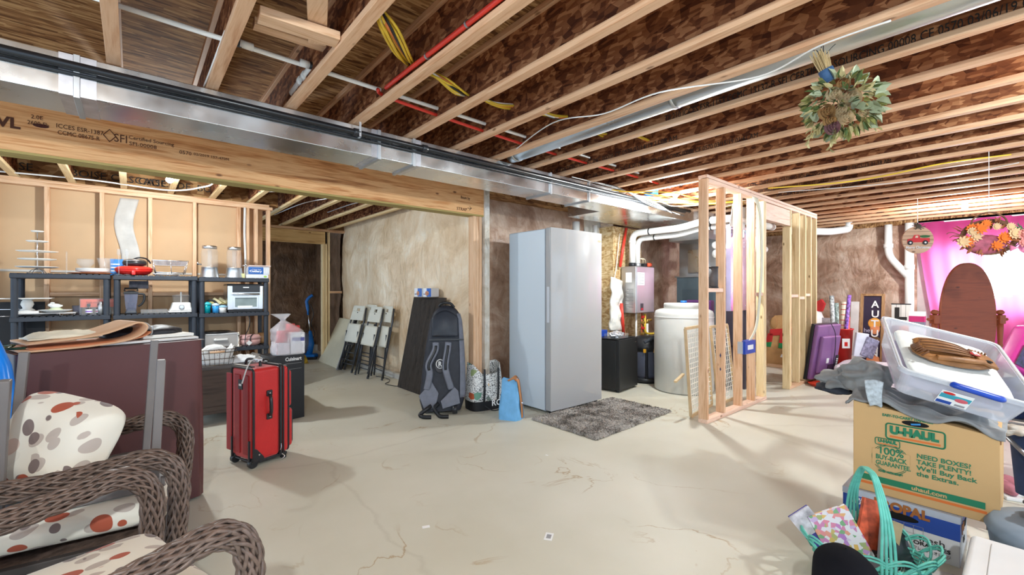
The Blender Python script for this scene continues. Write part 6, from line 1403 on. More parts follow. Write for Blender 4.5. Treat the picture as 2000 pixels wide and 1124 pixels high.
# -- flower basket wreath
def leafv(b, c, d, L, w_, n_=None, cup=.2):
    c = Vector(c); d = Vector(d).normalized(); s_ = d.cross(Vector(n_) if n_ is not None else Vector((rnd.uniform(-1,1), rnd.uniform(-1,1), rnd.uniform(-1,1)))).normalized(); up = s_.cross(d)
    pts = [c, c+d*L*.3+s_*w_*.42+up*cup*w_, c+d*L*.65+s_*w_*.40+up*cup*w_, c+d*L, c+d*L*.65-s_*w_*.40+up*cup*w_, c+d*L*.3-s_*w_*.42+up*cup*w_, c+d*L*.5]
    b.add(pts, [(0,1,6),(1,2,6),(2,3,6),(3,4,6),(4,5,6),(5,0,6)])
wq = at(1935, 463, X=5.2142)
wr = thing('flower_basket', 'hanging autumn basket of orange and cream artificial flowers in front of the curtain', 'flower basket', tuple(wq), rz=YAW-PI/2-.3)
B().tube(spline([(.17*math.cos(a), .02, .13*math.sin(a)+.0) for a in [2*PI*i/12 for i in range(12)]], 3, closed=True), .018, 6, closed=True).build('grapevine_ring', mat('vine_brown', (.16,.07,.035), .8, var=.4, vs=30), wr, smooth=True)
B().tube(spline([(-.12,.02,.05),(-.1,.02,.15),(0,.02,.20),(.1,.02,.15),(.13,.02,.03)]), .006, 6).build('handle', mat('vine_brown', (.16,.07,.035)), wr, smooth=True)
B().ball((-.02,.02,-.06),(.13,.05,.08),20,10).build('basket_bowl', mat('basket_pink', (.35,.08,.12), .7, var=.3, vs=30), wr, smooth=True)
FM = [mat('petal_cream', (.72,.50,.28), .7, var=.2), mat('petal_orange', (.80,.20,.03), .65, var=.2), mat('petal_pink', (.72,.28,.24), .7, var=.2), mat('leaf_rust', (.28,.09,.03), .7, var=.3)]
for k in range(17):
    x = rnd.uniform(-.21,.20); z = rnd.uniform(-.08,.11)-.2*abs(x)*.3; y = -.03+rnd.uniform(-.03,.02); b = B(); n = rnd.choice((9, 12)); L = rnd.uniform(.03,.055)
    for r_ in range(2):
        for i in range(n):
            a = 2*PI*i/n+r_*.3; leafv(b, (x,y,z), (math.cos(a), -.35-.4*r_, math.sin(a)), L*(1-.3*r_), L*.42, (0,1,0))
    b.build('flower', FM[k % 3], wr)
b = B()
for k in range(46):
    a = rnd.uniform(0, 2*PI); rr = rnd.uniform(.08,.20); leafv(b, (rr*1.1*math.cos(a), rnd.uniform(-.04,.02), rr*.6*math.sin(a)), (math.cos(a), rnd.uniform(-.5,.2), math.sin(a)), rnd.uniform(.04,.09), .025)
b.build('leaves', FM[3], wr)
for k in range(3): B().tube(spline([(-.12,-.02,-.02),(-.2-.03*k,-.03,.0+.02*k),(-.26-.02*k,-.03,-.03+.03*k)]), .003, 5).build('twig', mat('vine_brown', (.16,.07,.035)), wr)
B().grid(lambda u, v: (.10+.16*u, -.03-.02*math.sin(u*9), -.07-.05*v-.02*math.sin(u*7+v*3)), 20, 6).build('ribbon', mat('ribbon_pink', (.7,.2,.35), .5), wr, smooth=True, solid=.002)
B().cyl((0,.02,.19),(0,.02,JZ-wq.z),.002,n=6).build('hanging_cord', WPAP, wr)
gq = at(2008, 463, X=5.6206)
gp_ = thing('hanging_plant', 'green and yellow artificial plant hanging at the right edge of the photo', 'plant', tuple(gq))
b = B()
for k in range(90):
    d = Vector((rnd.uniform(-1,1), rnd.uniform(-1,1), rnd.uniform(-1,1))); leafv(b, d*.06, d, rnd.uniform(.05,.09), .018)
b.build('leaves', mat('leaf_green', (.05,.22,.09), .6, var=.4, vs=20), gp_)
B().cyl((0,0,0),(0,0,JZ-gq.z),.003,n=6).build('stem', mat('stem_green', (.1,.15,.05), .6), gp_)
# -- dried bouquet hanging upside-down
bq0 = at(1608, 105, z=2.40)
bq = thing('dried_bouquet', 'dried bouquet of roses and eucalyptus hanging upside down from the round duct', 'bouquet', (2.42, .56, 0))
c0 = Vector((at(1612,140,D=2.02)))
r3 = Vector((_r[0], _r[1], 0)); v3 = Vector((_v[0], _v[1], 0))
def bp_(px, py, dd=0): return at(px, py, D=2.02+dd)
b = B()
for k in range(44):
    a = rnd.uniform(0, 2*PI); rr = rnd.uniform(.0,.022); p0 = bp_(1616,150)+r3*rr*math.cos(a)+v3*rr*math.sin(a); p1 = bp_(1598,108)+r3*(rr*1.7*math.cos(a))+v3*rr*1.7*math.sin(a)+Vector((0,0,rnd.uniform(-.01,.02)))
    b.cyl(p0, p1, .0018, n=5)
b.build('stems', mat('straw_stem', (.50,.36,.17), .7, var=.2), bq, world=True)
B().tube([bp_(1612,136), bp_(1622,158)], [.030,.028], 16).build('blue_band', mat('denim_blue', (.05,.12,.25), .7, var=.15, bump=.5, bs_=60), bq, world=True, smooth=True)
for k, (a, c) in enumerate((((1598,108),(1608,82)), ((1600,106),(1588,98)), ((1612,108),(1632,86)))):
    B().tube(spline([bp_(*a), (bp_(*a)+bp_(*c))/2+Vector((.01,0,.01)), bp_(*c)]), .0018, 5).build('tie_wire', BLK, bq, world=True)
tp = bp_(1608,104); B().cyl(tp, (tp.x, tp.y, JZ+.002), .002, n=5).build('tie_wire', BLK, bq, world=True)
LM = [mat('eucalyptus_pale', (.34,.38,.24), .6, var=.25, vs=20), mat('leaf_olive', (.22,.22,.06), .65, var=.35, vs=20), mat('leaf_dark', (.07,.11,.03), .65, var=.3, vs=20), mat('leaf_straw', (.42,.35,.16), .7, var=.3, vs=20)]
cen = bp_(1645, 200)
for k in range(4):
    b = B()
    for i in range(95 if k != 0 else 42):
        d = Vector((rnd.gauss(0,1), rnd.gauss(0,1), rnd.gauss(0,1))).normalized(); c = cen+r3*(d.x*.135)+v3*(d.y*.10)+Vector((0,0,d.z*.115-.01))
        dirv = (r3*d.x+v3*d.y+Vector((0,0,d.z-.5)))+Vector((rnd.uniform(-.6,.6),)*3)
        L = rnd.uniform(.035,.06) if k != 0 else rnd.uniform(.05,.075); leafv(b, c, dirv, L, L*(.75 if k == 0 else .45), cup=.25)
    b.build('leaves', LM[k], bq, world=True)
RSE = [mat('rose_cream', (.55,.42,.25), .75, var=.2), mat('rose_mauve', (.20,.09,.10), .75, var=.3), mat('rose_ochre', (.40,.22,.08), .75, var=.3)]
for k, (px, py, m, s_) in enumerate(((1670,187,0,.042), (1633,245,1,.03), (1622,215,2,.032), (1650,213,0,.028), (1655,160,2,.025), (1636,180,0,.03), (1660,225,0,.03), (1628,233,2,.026), (1695,215,0,.02))):
    c = bp_(px, py, -.11); b = B()
    for ring in range(4):
        n = 4+ring*2; rr = s_*(.2+.25*ring)
        for i in range(n):
            a = 2*PI*i/n+ring*.5; p = c+r3*math.cos(a)*rr+Vector((0,0,math.sin(a)*rr))+v3*.006*ring
            tdir = (r3*-math.sin(a)+Vector((0,0,math.cos(a)))); nn = (r3*math.cos(a)+Vector((0,0,math.sin(a))))
            q0 = p-tdir*s_*.42; q1 = p+tdir*s_*.42
            b.add([q0-v3*s_*.1, p+nn*s_*.12-v3*s_*.1, q1-v3*s_*.1, q1+v3*s_*.5, p+nn*s_*.05+v3*s_*.5, q0+v3*s_*.5], [(0,1,4,5),(1,2,3,4)])
    b.build('rose', RSE[m], bq, world=True, smooth=True)
for k, (a, c) in enumerate((((1590,240),(1578,280)), ((1625,255),(1620,290)), ((1690,225),(1712,250)), ((1600,250),(1585,262)))):
    b = B(); p0 = bp_(*a); p1 = bp_(*c); b.tube([p0, p1], .0018, 5)
    for i in range(7): leafv(b, p0.lerp(p1, i/6), (rnd.uniform(-1,1), rnd.uniform(-1,1), -.6), .032, .022)
    b.build('trailing_sprig', LM[3], bq, world=True)
# -- wooden dog cut-out
lg_ = struct(B().box((8.12, 1.9, 0), (8.16, 3.9, .05)).build('trim_1', LY, bevel=.003))
dg = thing('dog_cutout', 'painted wooden dog figure with a red and green scarf seen through the partition doorway', 'dog figure', (8.2, 2.70, .0), rz=R(-62))
DTAN = mat('dog_tan', (.50,.28,.11), .65, var=.2, vs=6)
out = [(-.20,.02),(.22,.02),(.24,.15),(.20,.35),(.17,.52),(.18,.60),(.20,.70),(.15,.82),(.05,.87),(-.06,.86),(-.12,.78),(-.13,.68),(-.09,.62),(-.15,.48),(-.19,.30),(-.22,.15)]
B().prism(out, 0, .03, 'y').build('figure_body', DTAN, dg, bevel=.006)
B().ball((-.07,-.005,.74),(.055,.014,.10),16,10).build('ear', mat('dog_ear', (.42,.22,.08), .65), dg, smooth=True)
SCR = mat('scarf_red', (.50,.02,.02), .7); SCG = mat('scarf_green', (.02,.25,.08), .7)
B().prism([(-.14,.52),(.20,.55),(.20,.66),(-.13,.63)], -.014, 0, 'y').build('scarf', SCR, dg, bevel=.004)
B().prism([(.0,.40),(.16,.40),(.16,.56),(.02,.58)], -.018, -.004, 'y').build('scarf_end', SCR, dg, bevel=.004)
B().prism([(-.20,.40),(-.10,.42),(-.08,.56),(-.16,.56)], -.014, 0, 'y').build('scarf_end', SCR, dg, bevel=.004)
B().prism([(-.01,.32),(.16,.31),(.16,.40),(.0,.41)], -.018, -.004, 'y').build('scarf_trim', SCG, dg, bevel=.004); B().prism([(-.21,.34),(-.12,.33),(-.10,.42),(-.20,.41)], -.014, 0, 'y').build('scarf_trim', SCG, dg, bevel=.004)
B().prism([(.04,.20),(.18,.22),(.18,.30),(.08,.28)], -.014, 0, 'y').build('bird_hat', SCR, dg); B().prism([(.02,.17),(.12,.16),(.16,.20),(.04,.22)], -.015, 0, 'y').build('bird_face', WPAP, dg)
# -- television seen from behind
tv = thing('television', 'large flat television seen from behind leaning against the partition end', 'television', (7.02, 1.93, .045), rz=R(-9), rot=(R(8), R(0), R(-12)))
TVP = mat('tv_back_pink_lit', (.22,.10,.26), .3, var=.1, vs=3)  # pink light from the curtain painted into the shell's base colour
B().box((0,.05,0),(.62,.09,.78)).build('screen_bezel', BLKM, tv, bevel=.006)
B().box((0.01,-.0,.01),(.61,.055,.77)).build('back_shell', TVP, tv, bevel=.02, seg=4)
B().prism([(.09,.10),(.56,.10),(.56,.62),(.09,.62)], -.045, .01, 'y').build('rear_bulge', TVP, tv, bevel=.025, seg=4)
B().box((.30,-.050,.10),(.50,-.042,.22)).build('port_recess', mat('port_dark', (.05,.02,.06), .5), tv); B().box((.48,-.053,.14),(.55,-.044,.34)).build('port_panel', BLK, tv)
for k in range(5): B().box((.49,-.056,.16+.03*k),(.53,-.052,.175+.03*k)).build('port', WPAP, tv)
B().box((.25,-.049,.24),(.31,-.045,.31)).build('sticker', WPAP, tv)
B().tube(spline([(.30,-.01,.79),(.34,-.06,.66),(.38,-.07,.45),(.42,-.06,.25),(.50,-.06,.12),(.42,-.05,.14)]), .005, 6).build('power_cord', BLK, tv, smooth=True)
tag(B().lathe([(.14,0),(.17,.035),(.175,.04),(.14,.012),(0,.012)], (7.02,1.78,0), n=30).build('red_dish', mat('red_orange_plastic', (.62,.05,.02), .35), smooth=True), 'shallow red plastic dish on the floor under the television', 'dish')
# -- red bin with wrapping-paper rolls
rb = thing('red_bin', 'tall red plastic bin holding rolls of wrapping paper near the right wall', 'bin', (8.0, 1.80, 0))
B().lathe([(.11,0),(.145,.70),(.155,.705),(.155,.72),(.14,.72),(.107,.02),(0,.02)], n=28, sx=1, sy=1).build('bin_body', REDP, rb, smooth=True)
m_ = frame((0,0,0), YAW-PI/2)
B(m_).box((-.09,-.150,.44),(.02,-.140,.58)).build('sticker', WPAP, rb); B(m_).box((-.06,-.152,.47),(-.015,-.149,.53)).build('sticker_print', REDP, rb)
WR = [mat('wrap_silver', (.55,.6,.66), .4, var=.7, vs=30), mat('wrap_teal', (.30,.38,.36), .4, var=.8, vs=40), mat('wrap_cream', (.75,.66,.52), .5, var=.1, vs=10), mat('wrap_purple', (.25,.12,.5), .4, var=.8, vs=30), mat('wrap_candy', (.75,.12,.12), .5, var=.5, vs=25)]
for k, (px0, px1, pt, r_, mi, lb_) in enumerate(((1627,1624,578,.031,0,'silver patterned roll of wrapping paper standing leftmost in the red bin'),(1636,1634,592,.026,1,'shorter teal speckled roll of wrapping paper in the red bin'),(1646,1648,590,.032,2,'thick cream and red roll of wrapping paper in the red bin'),(1651,1659,577,.024,3,'purple and blue roll of wrapping paper tilting right in the red bin'),(1652,1657,620,.022,4,'short red and white roll of wrapping paper at the right of the red bin'))):
    top = at(px1, pt, X=8.0+.03*k); 
    bot = Vector((8.0+.04*(k%3-1), 1.80+.05*(2-k)*.7, .25)); d_ = (top-bot)
    o = tag(B().tube([bot, top], r_, 16).build('wrapping_paper_roll', WR[mi], smooth=True), lb_, 'wrapping paper')
    if mi == 2:
        for i in range(6): c_ = bot.lerp(top, .5+.09*i); B().tube([c_, c_+d_*.012], r_*1.03, 16).build('red_stripe', REDP, o)
sn = thing('snowman_figure', 'white snowman figure with a red hat behind the partition end', 'figure', (8.75, 2.35, 0))
B().lathe([(.14,0),(.20,.15),(.21,.35),(.13,.55),(.15,.66),(.16,.78),(.11,.92),(0,.97)], n=24).build('body', WHT, sn, smooth=True)
B().prism([(-.13,.93),(.13,.93),(.20,1.08),(.16,1.14),(.02,1.05),(-.12,1.14),(-.17,1.06)], -.04, .04, 'x').build('red_hat', SCR, sn, bevel=.01)
for k, (x, y, z, lb_) in enumerate(((7.62,1.55,.50,'pale paper packet standing beside the red bin'),(7.66,1.50,.48,'silver grey wrapped bag leaning right of the red bin'))):
    tag(B(frame((x+.2,y-.02*k,.34), rot=(0,R(8+14*k),R(-40)))).box((-.09,-.02,0),(.09,.02,.34-.06*k)).build('paper_packet', [mat('packet_pale', (.7,.72,.8), .5, var=.1), mat('packet_grey', (.28,.27,.38), .3, var=.5, vs=30)][k], bevel=.01), lb_, 'packet')
tag(B(frame((8.15,1.98,.7), rz=R(-50))).box((-.1,-.01,0),(.1,.01,.16)).build('wrap_package', mat('package_white', (.75,.72,.75), .5, var=.2, vs=20)), 'white printed package behind the television', 'package')
# quilt pile
qm, nt, qb = _new('quilted_lilac'); w1 = _n(nt, 'ShaderNodeTexWave'); w1.inputs['Scale'].default_value = 5; nt.links.new(_map(nt, (1,1,1), (0,0,.8)), w1.inputs['Vector'])
w2_ = _n(nt, 'ShaderNodeTexWave'); w2_.inputs['Scale'].default_value = 5; nt.links.new(_map(nt, (1,1,1), (0,0,-.8)), w2_.inputs['Vector'])
mn = _n(nt, 'ShaderNodeMath'); mn.operation = 'MINIMUM'; nt.links.new(w1.outputs['Fac'], mn.inputs[0]); nt.links.new(w2_.outputs['Fac'], mn.inputs[1])
nt.links.new(_ramp(nt, mn.outputs[0], [(.0,(.55,.45,.52)),(.15,(.72,.64,.68))]), qb.inputs['Base Color']); _bump(nt, qb, mn.outputs[0], .6, .02); qb.inputs['Roughness'].default_value = .75
for k, (cx, cy, w_, d_, z0, h_, lb_) in enumerate(((7.35,1.30,.85,.80,.0,.17,'lilac quilted mattress pad lying lowest in the pile near the right wall'),(7.40,1.32,.80,.74,.17,.15,'lilac quilted pad folded on top of the lower one near the right wall'))):
    o = cushion('quilted_pad', lb_, frame((cx,cy,z0+h_/2), R(8*k-4)), w_, d_, h_, puff=.1, seed=k, e=.2, mt=qm)
    o['category'] = 'pad'
# signs
def sign(name, label, tl_, tr_, h_, X, m, fr_=None, lean=.12):
    a = at(*tl_, X=X); c = at(*tr_, X=X); t = thing(name, label, 'sign', (X, a.y, 0)); w_ = (a-c).length
    ux = (c-a).normalized(); uy = Vector((lean, 0, 1)).normalized()
    return t, a, ux, uy, w_
SGX = 8.75
a = at(1699, 578, X=SGX); w_ = abs(a.y-at(1741, 578, X=SGX).y)
st_ = thing('autumn_sign', 'tall dark framed autumn sign with pumpkins leaning on the right wall', 'sign', (SGX, a.y, 0))
m_ = basis((SGX-.18, a.y+.09, a.z-1.22), (0,-1,0), (.15,-.07,1))
NAVY = mat('sign_navy', (.03,.018,.045), .6, var=.1)
B(m_).box((0,0,0),(w_,1.24,.02)).build('panel', NAVY, st_, world=True)
FRM = lumber('sign_frame_wood', 'z', (.30,.15,.06), (.42,.24,.11), (.14,.06,.02))
for q0_, q1_ in (((-.02,0,0),(0.02,1.26,.035)),((w_-.02,0,0),(w_+.02,1.26,.035)),((0,1.225,0),(w_,1.26,.035)),((0,0,0),(w_,.03,.035))): B(m_).box(q0_, q1_).build('frame_rail', FRM, st_, world=True, bevel=.003)
def on(mm, s, x, y, size, m, par, z=.0215, L=None, bold=0):
    o3 = mm @ Vector((x, y, z)); xx = mm.to_3x3() @ Vector((1,0,0)); yy = mm.to_3x3() @ Vector((0,1,0))
    cu_ = bpy.data.curves.new('t','FONT'); cu_.body = s; cu_.size = size; cu_.extrude = .001; cu_.offset = bold
    to = bpy.data.objects.new('t', cu_); COL.objects.link(to); me = bpy.data.meshes.new_from_object(to.evaluated_get(bpy.context.evaluated_depsgraph_get())); bpy.data.objects.remove(to, do_unlink=True)
    mm2 = basis(o3, xx, yy); wd = max(v_.co.x for v_ in me.vertices)
    me.transform(WM[par.name].inverted() @ mm2 @ Matrix.Diagonal(((L/wd if L else 1),1,1,1))); me.materials.clear(); me.materials.append(m); me.name = 'lettering'
    ob_ = bpy.data.objects.new('lettering', me); COL.objects.link(ob_); ob_.parent = par; WM[ob_.name] = WM[par.name].copy(); return ob_
for k, ch in enumerate('AUTUMN'):
    on(m_, ch, w_*.46, 1.045-.15*k, .15, WPAP, st_, L=w_*.36, z=.031, bold=.003)
on(m_, 'hello', w_*.12, .66, .09, mat('sign_script', (.6,.55,.7), .6), st_, L=.16)
PMK = mat('pumpkin_orange', (.75,.28,.12), .6, var=.2)
for x, y, rx, ry, mm_ in ((w_*.62,.80,.08,.085,mat('scarecrow_straw',(.75,.34,.06),.7,var=.3)),(w_*.65,.72,.06,.09,PMK),(w_*.66,.55,.07,.05,mat('acorn_brown',(.16,.08,.03),.7)),(w_*.55,.42,.07,.09,WPAP),(w_*.62,.22,.09,.10,PMK),(w_*.35,.06,.06,.03,mat('acorn_brown',(.16,.08,.03)))):
    B(m_).ball((x,y,.022),(rx,ry,.006),16,10).build('painted_pumpkin', mm_, st_, world=True, smooth=True)
tag(B(basis((SGX-.26, a.y+.22, .0), (0,-1,0), (.15,-.10,1))).box((0,0,-.03),(.10,1.12,-.01)).build('white_board', mat('white_board', (.75,.72,.70), .5), bevel=.002), 'narrow white painted board standing behind the left of the dark autumn sign', 'board')
a2 = at(1742, 593, X=8.9); w2 = abs(a2.y-at(1779, 593, X=8.9).y)
s2 = thing('letter_sign', 'white planked sign with a large black letter L leaning near the drain pipe', 'sign', (8.9, a2.y, 0))
m2 = basis((8.84, a2.y, a2.z-1.0), (0,-1,0), (.06,0,1)); zb_ = -(a2.z-1.0)
B(m2).box((0,zb_,0),(w2,1.0,.02)).build('plank_panel', mat('sign_white', (.70,.69,.64), .6, var=.06), s2, world=True)
for k in (1,2,3): B(m2).box((w2*k/4-.003,0,.0195),(w2*k/4+.003,1.0,.021)).build('plank_gap', mat('gap_grey', (.3,.29,.27), .7), s2, world=True)
B(m2).box((-.005,.985,-.002),(w2+.005,1.0,.024)).build('top_edge', BLK, s2, world=True)
on(m2, 'L', w2*.14, .765, .24, INK, s2, L=w2*.68, z=.023, bold=.012)
B(m2).ball((w2*.30,.60,.022),(.09,.07,.006),16,10).build('painted_pumpkin', mat('pumpkin_brown', (.30,.12,.08), .6), s2, world=True, smooth=True); B(m2).ball((w2*.68,.59,.023),(.10,.08,.006),16,10).build('painted_pumpkin', PMK, s2, world=True, smooth=True)
q = at(1790, 618, X=8.3)
sb = thing('striped_carton', 'small white carton with magenta and grey bands beside the letter sign', 'box', (8.3, q.y, 0))
B().box((8.3,q.y-.08,.0),(8.45,q.y+.08,q.z+.06)).build('carton', WPAP, sb, world=True)
B().box((8.295,q.y-.081,q.z-.08),(8.45,q.y+.081,q.z)).build('magenta_band', mat('magenta_print', (.5,.02,.14), .5), sb, world=True); B().box((8.295,q.y-.081,q.z-.13),(8.45,q.y+.081,q.z-.08)).build('grey_band', mat('slate_print', (.2,.22,.27), .5), sb, world=True)
tag(B(frame((8.0,1.05,0), R(20))).box((-.2,-.25,0),(.2,.25,.55)).build('draped_box', mat('lilac_cloth', (.62,.50,.60), .7, var=.1), bevel=.05), 'lilac cloth covered box on the floor below the curtain', 'box')

# ================================================================== STACK IN THE RIGHT FOREGROUND
# orange-shipping box
CW_ = mat('carton_white', (.70,.71,.73), .6, var=.03); CBL = mat('carton_navy', (.02,.07,.36), .5, var=.05); CGR = mat('carton_grey_lid', (.48,.52,.60), .6)
PX, PY0, PY1, PH = 2.89, .20, .64, .232
pb = thing('orange_crate_box', 'white and blue oranges shipping box under the moving box', 'box', (PX, PY0, 0))
B().box((PX,PY0,0),(PX+.36,PY1,PH)).build('carton', CW_, pb, world=True, bevel=.002)
B().box((PX-.0015,PY0-.0015,.120),(PX+.36,PY1+.001,.200)).build('blue_band', CBL, pb, world=True)
B().box((PX-.003,PY0-.003,.203),(PX+.363,PY1+.003,PH+.002)).build('lid_band', CGR, pb, world=True)
mf_ = basis((PX-.002, PY1, 0), (0,-1,0), (0,0,1)); ms_ = basis((PX, PY0-.002, 0), (1,0,0), (0,0,1))
OP = mat('propal_orange', (.38,.13,.03), .6)
on(mf_, 'PROPAL', .13, .178, .060, OP, pb, z=.004, L=.21, bold=.003)
on(mf_, 'PRODUCE', .035, .180, .02, WPAP, pb, z=.002, L=.06, bold=.0008); on(mf_, 'OF USA', .038, .162, .02, WPAP, pb, z=.002, L=.055, bold=.0008)
B(mf_).ball((.215,.158,.001),(.085,.018,.004),24,10).build('hand_hole', mat('hole_black', (.004,.004,.004), .9, var=0), pb, world=True, smooth=True)
GIN = mat('grey_ink', (.3,.3,.32))
for k in range(8): B(mf_).box((.07+.035*k,.095,.0012),(.0715+.035*k,.135,.0022)).build('printed_line', GIN, pb, world=True)
for y in (.095,.12,.135): B(mf_).box((.07,y,.0012),(.3165,y+.0012,.0022)).build('printed_line', GIN, pb, world=True)
on(mf_, 'fresh', .30, .070, .045, INK, pb, z=.0015, L=.09); on(mf_, 'ORANGES', .28, .050, .024, INK, pb, z=.0015, L=.13, bold=.0006); on(mf_, 'フレッシュオレンジ', .28, .026, .018, INK, pb, z=.0015, L=.13)
on(ms_, 'P', .06, .135, .06, OP, pb, z=.002, L=.04, bold=.002); on(ms_, 'R', .115, .135, .06, OP, pb, z=.002, L=.04, bold=.002); on(ms_, 'OR', .12, .07, .04, INK, pb, z=.0015, L=.06)
B(ms_).ball((.22,.14,.001),(.05,.016,.003),20,8).build('hand_hole', mat('hole_black', (.004,.004,.004)), pb, world=True, smooth=True)
# moving box
UX, UY1, UY0, UZ, UH = 2.905, .60, .075, .236, .462
ub = thing('moving_box', 'brown cardboard moving box with green and orange printing', 'box', (UX, UY0, UZ))
B().add([(UX,UY0,UZ),(UX+.42,UY0,UZ),(UX+.42,UY1,UZ),(UX,UY1,UZ),(UX,UY0,UZ+UH-.07),(UX+.42,UY0,UZ+UH-.03),(UX+.42,UY1,UZ+UH),(UX,UY1,UZ+UH)],[(0,3,2,1),(4,5,6,7),(0,1,5,4),(1,2,6,5),(2,3,7,6),(3,0,4,7)]).build('carton', CARD, ub, world=True, bevel=.004)
mu_ = basis((UX-.0012, UY1, UZ), (0,-1,0), (0,0,1)); UW = UY1-UY0
GR = mat('print_green', (.015,.19,.09), .6, var=0); OR = mat('print_orange', (.70,.17,.03), .6, var=0)
def slab(x0, y0, x1, y1, m, z=.0, t_=.0012, nm='printed_band'): return B(mu_).box((x0,y0,z),(x1,y1,z+t_)).build(nm, m, ub, world=True)
slab(.03,.060,UW-.045,.090,GR); slab(.03,.040,UW-.04,.052,OR)
on(mu_, 'uhaul.com', UW*.44, .0665, .026, CARD, ub, z=.0015, L=.125, bold=.0008)
def rrect(x0, y0, x1, y1, r_, w__, m):
    pts = []
    for cx_, cy_, a0 in ((x1-r_,y1-r_,0),(x0+r_,y1-r_,90),(x0+r_,y0+r_,180),(x1-r_,y0+r_,270)):
        for k in range(6): a_ = R(a0+18*k); pts.append((cx_+r_*math.cos(a_), cy_+r_*math.sin(a_), .0006))
    return B(mu_).tube(pts, w__, 4, closed=True, flat=1, ).build('printed_outline', m, ub, world=True)
rrect(.135,.295,.350,.372,.012,.0034,GR); on(mu_, 'U-HAUL', .150, .325, .050, GR, ub, z=.001, L=.18, bold=.004); slab(.150,.304,.335,.313,OR)
rrect(.092,.255,.188,.290,.008,.002,GR); on(mu_, 'U-HAUL', .103, .270, .022, GR, ub, z=.001, L=.075, bold=.0016); slab(.103,.260,.178,.264,OR)
for rr in (.073,.067):
    B(mu_).tube([(.152+rr*math.cos(t_)*1.0, .190+rr*.98*math.sin(t_), .0004) for t_ in [2*PI*i/48 for i in range(48)]], .0013, 4, closed=True).build('printed_ring', GR, ub, world=True)
slab(.080,.150,.226,.232,CARD,z=.0006,nm='printed_patch')
on(mu_, '100%', .103, .212, .050, GR, ub, z=.002, L=.10, bold=.001); on(mu_, 'BUY-BACK', .094, .183, .032, GR, ub, z=.002, L=.122, bold=.001); on(mu_, 'GUARANTEE.', .094, .154, .030, GR, ub, z=.002, L=.135, bold=.0008)
on(mu_, 'BOXES—WITH RECEIPT', .105, .118, .014, GR, ub, z=.001, L=.095, bold=.0006)
for k, s_ in enumerate(('NEED BOXES?', 'TAKE PLENTY!', "We'll Buy Back", 'the Extras.')): on(mu_, s_, .25, .228-.029*k, .030, GR, ub, z=.001, L=[.185,.185,.205,.145][k], bold=.0005)
on(mu_, 'EASY-TO-CARRY HANDLES', .12, .405, .018, GR, ub, z=.001, L=.19, bold=.0006)
B(mu_).ball((.245,.390,.0),(.050,.013,.003),24,10).build('hand_hole', mat('hole_black', (.004,.004,.004)), ub, world=True, smooth=True)
B(mu_).bar((.23,.386,.002),(.265,.393,.003),.008,.002,up=(0,0,1)).build('blue_glimpse', mat('glimpse_blue', (.03,.25,.6), .5), ub, world=True)
B().box((UX+.0,UY0-.003,UZ+UH-.10),(UX+.42,UY0,UZ+UH-.072)).build('side_tape', mat('brown_tape', (.28,.12,.04), .4), ub, world=True)
# grey garments over the box
GG = mat('grey_garment', (.25,.255,.255), .75, var=.12, vs=12, bump=.5, bs_=14, sheen=.15)
def drapef(u, v):
    x = 2.893+.45*u; y = .63-.57*v; e = max(0, y-.60); 
    f0 = max(0, 2.90-x)*1.3
    z = UZ+UH+.018-.07*(.60-min(y,.60))/.53+.030*noise.noise(Vector((x*8, y*7, 2)))+.03*noise.noise(Vector((x*17, y*9, 5)))+.05*math.exp(-((x-3.1)/.1)**2)*(1-v)
    z -= min(.16, e*1.1) + f0*1.0
    return (x, y, z)
o = B().grid(drapef, 50, 60).build('grey_jacket', GG, smooth=True, solid=.008); tag(o, 'crumpled grey jacket draped over the top of the moving box', 'jacket')
def slv(c0_, c1_, r0, r1, sd): 
    def fn(u, v):
        a_ = 2*PI*u; p = Vector(c0_).lerp(Vector(c1_), v); rr = (r0+(r1-r0)*v)*(1+.35*noise.noise(Vector((math.cos(a_)*1.5+sd, math.sin(a_)*1.5, v*5)))+.08*math.sin(v*26+3*math.cos(a_)))
        return (p.x+rr*math.cos(a_)*.8, p.y+rr*.5*math.sin(a_), p.z+rr*.8*math.sin(a_))
    return fn
gj = thing('grey_hoodie', 'grey hoodie bunched over the left edge of the moving box', 'hoodie', (3.2, .75, .7))
B().grid(slv((3.30,.60,.80),(3.42,.86,.70),.075,.045,3), 28, 30, wu=True).build('sleeve', GG, gj, world=True, smooth=True)
B().ball((3.20,.60,.79),(.17,.12,.085),48,28,nz=.45,seed=4).build('body', GG, gj, world=True, smooth=True)
B().ball((3.28,.72,.735),(.17,.12,.06),40,20,nz=.45,seed=9).build('hood', GG, gj, world=True, smooth=True)
B().ball((3.22,.74,.695),(.15,.10,.03),24,12,nz=.3,seed=7).build('dark_lining', mat('dark_lining', (.03,.035,.05), .7), gj, world=True, smooth=True)
kn = mat('knit_light', (.50,.56,.60), .8, var=.25, vs=60, bump=.8, bs_=90)
o = B().grid(lambda u, v: (2.885-.02*math.sin(PI*v)-.01, .545-.075*u*(1-.35*v)-.02*v, .690+.125*(1-v)**1.0+.008*math.sin(u*PI)), 14, 20).build('knitted_scarf', kn, smooth=True, solid=.014); tag(o, 'light grey cable knit scarf hanging over the front of the grey jacket', 'scarf')
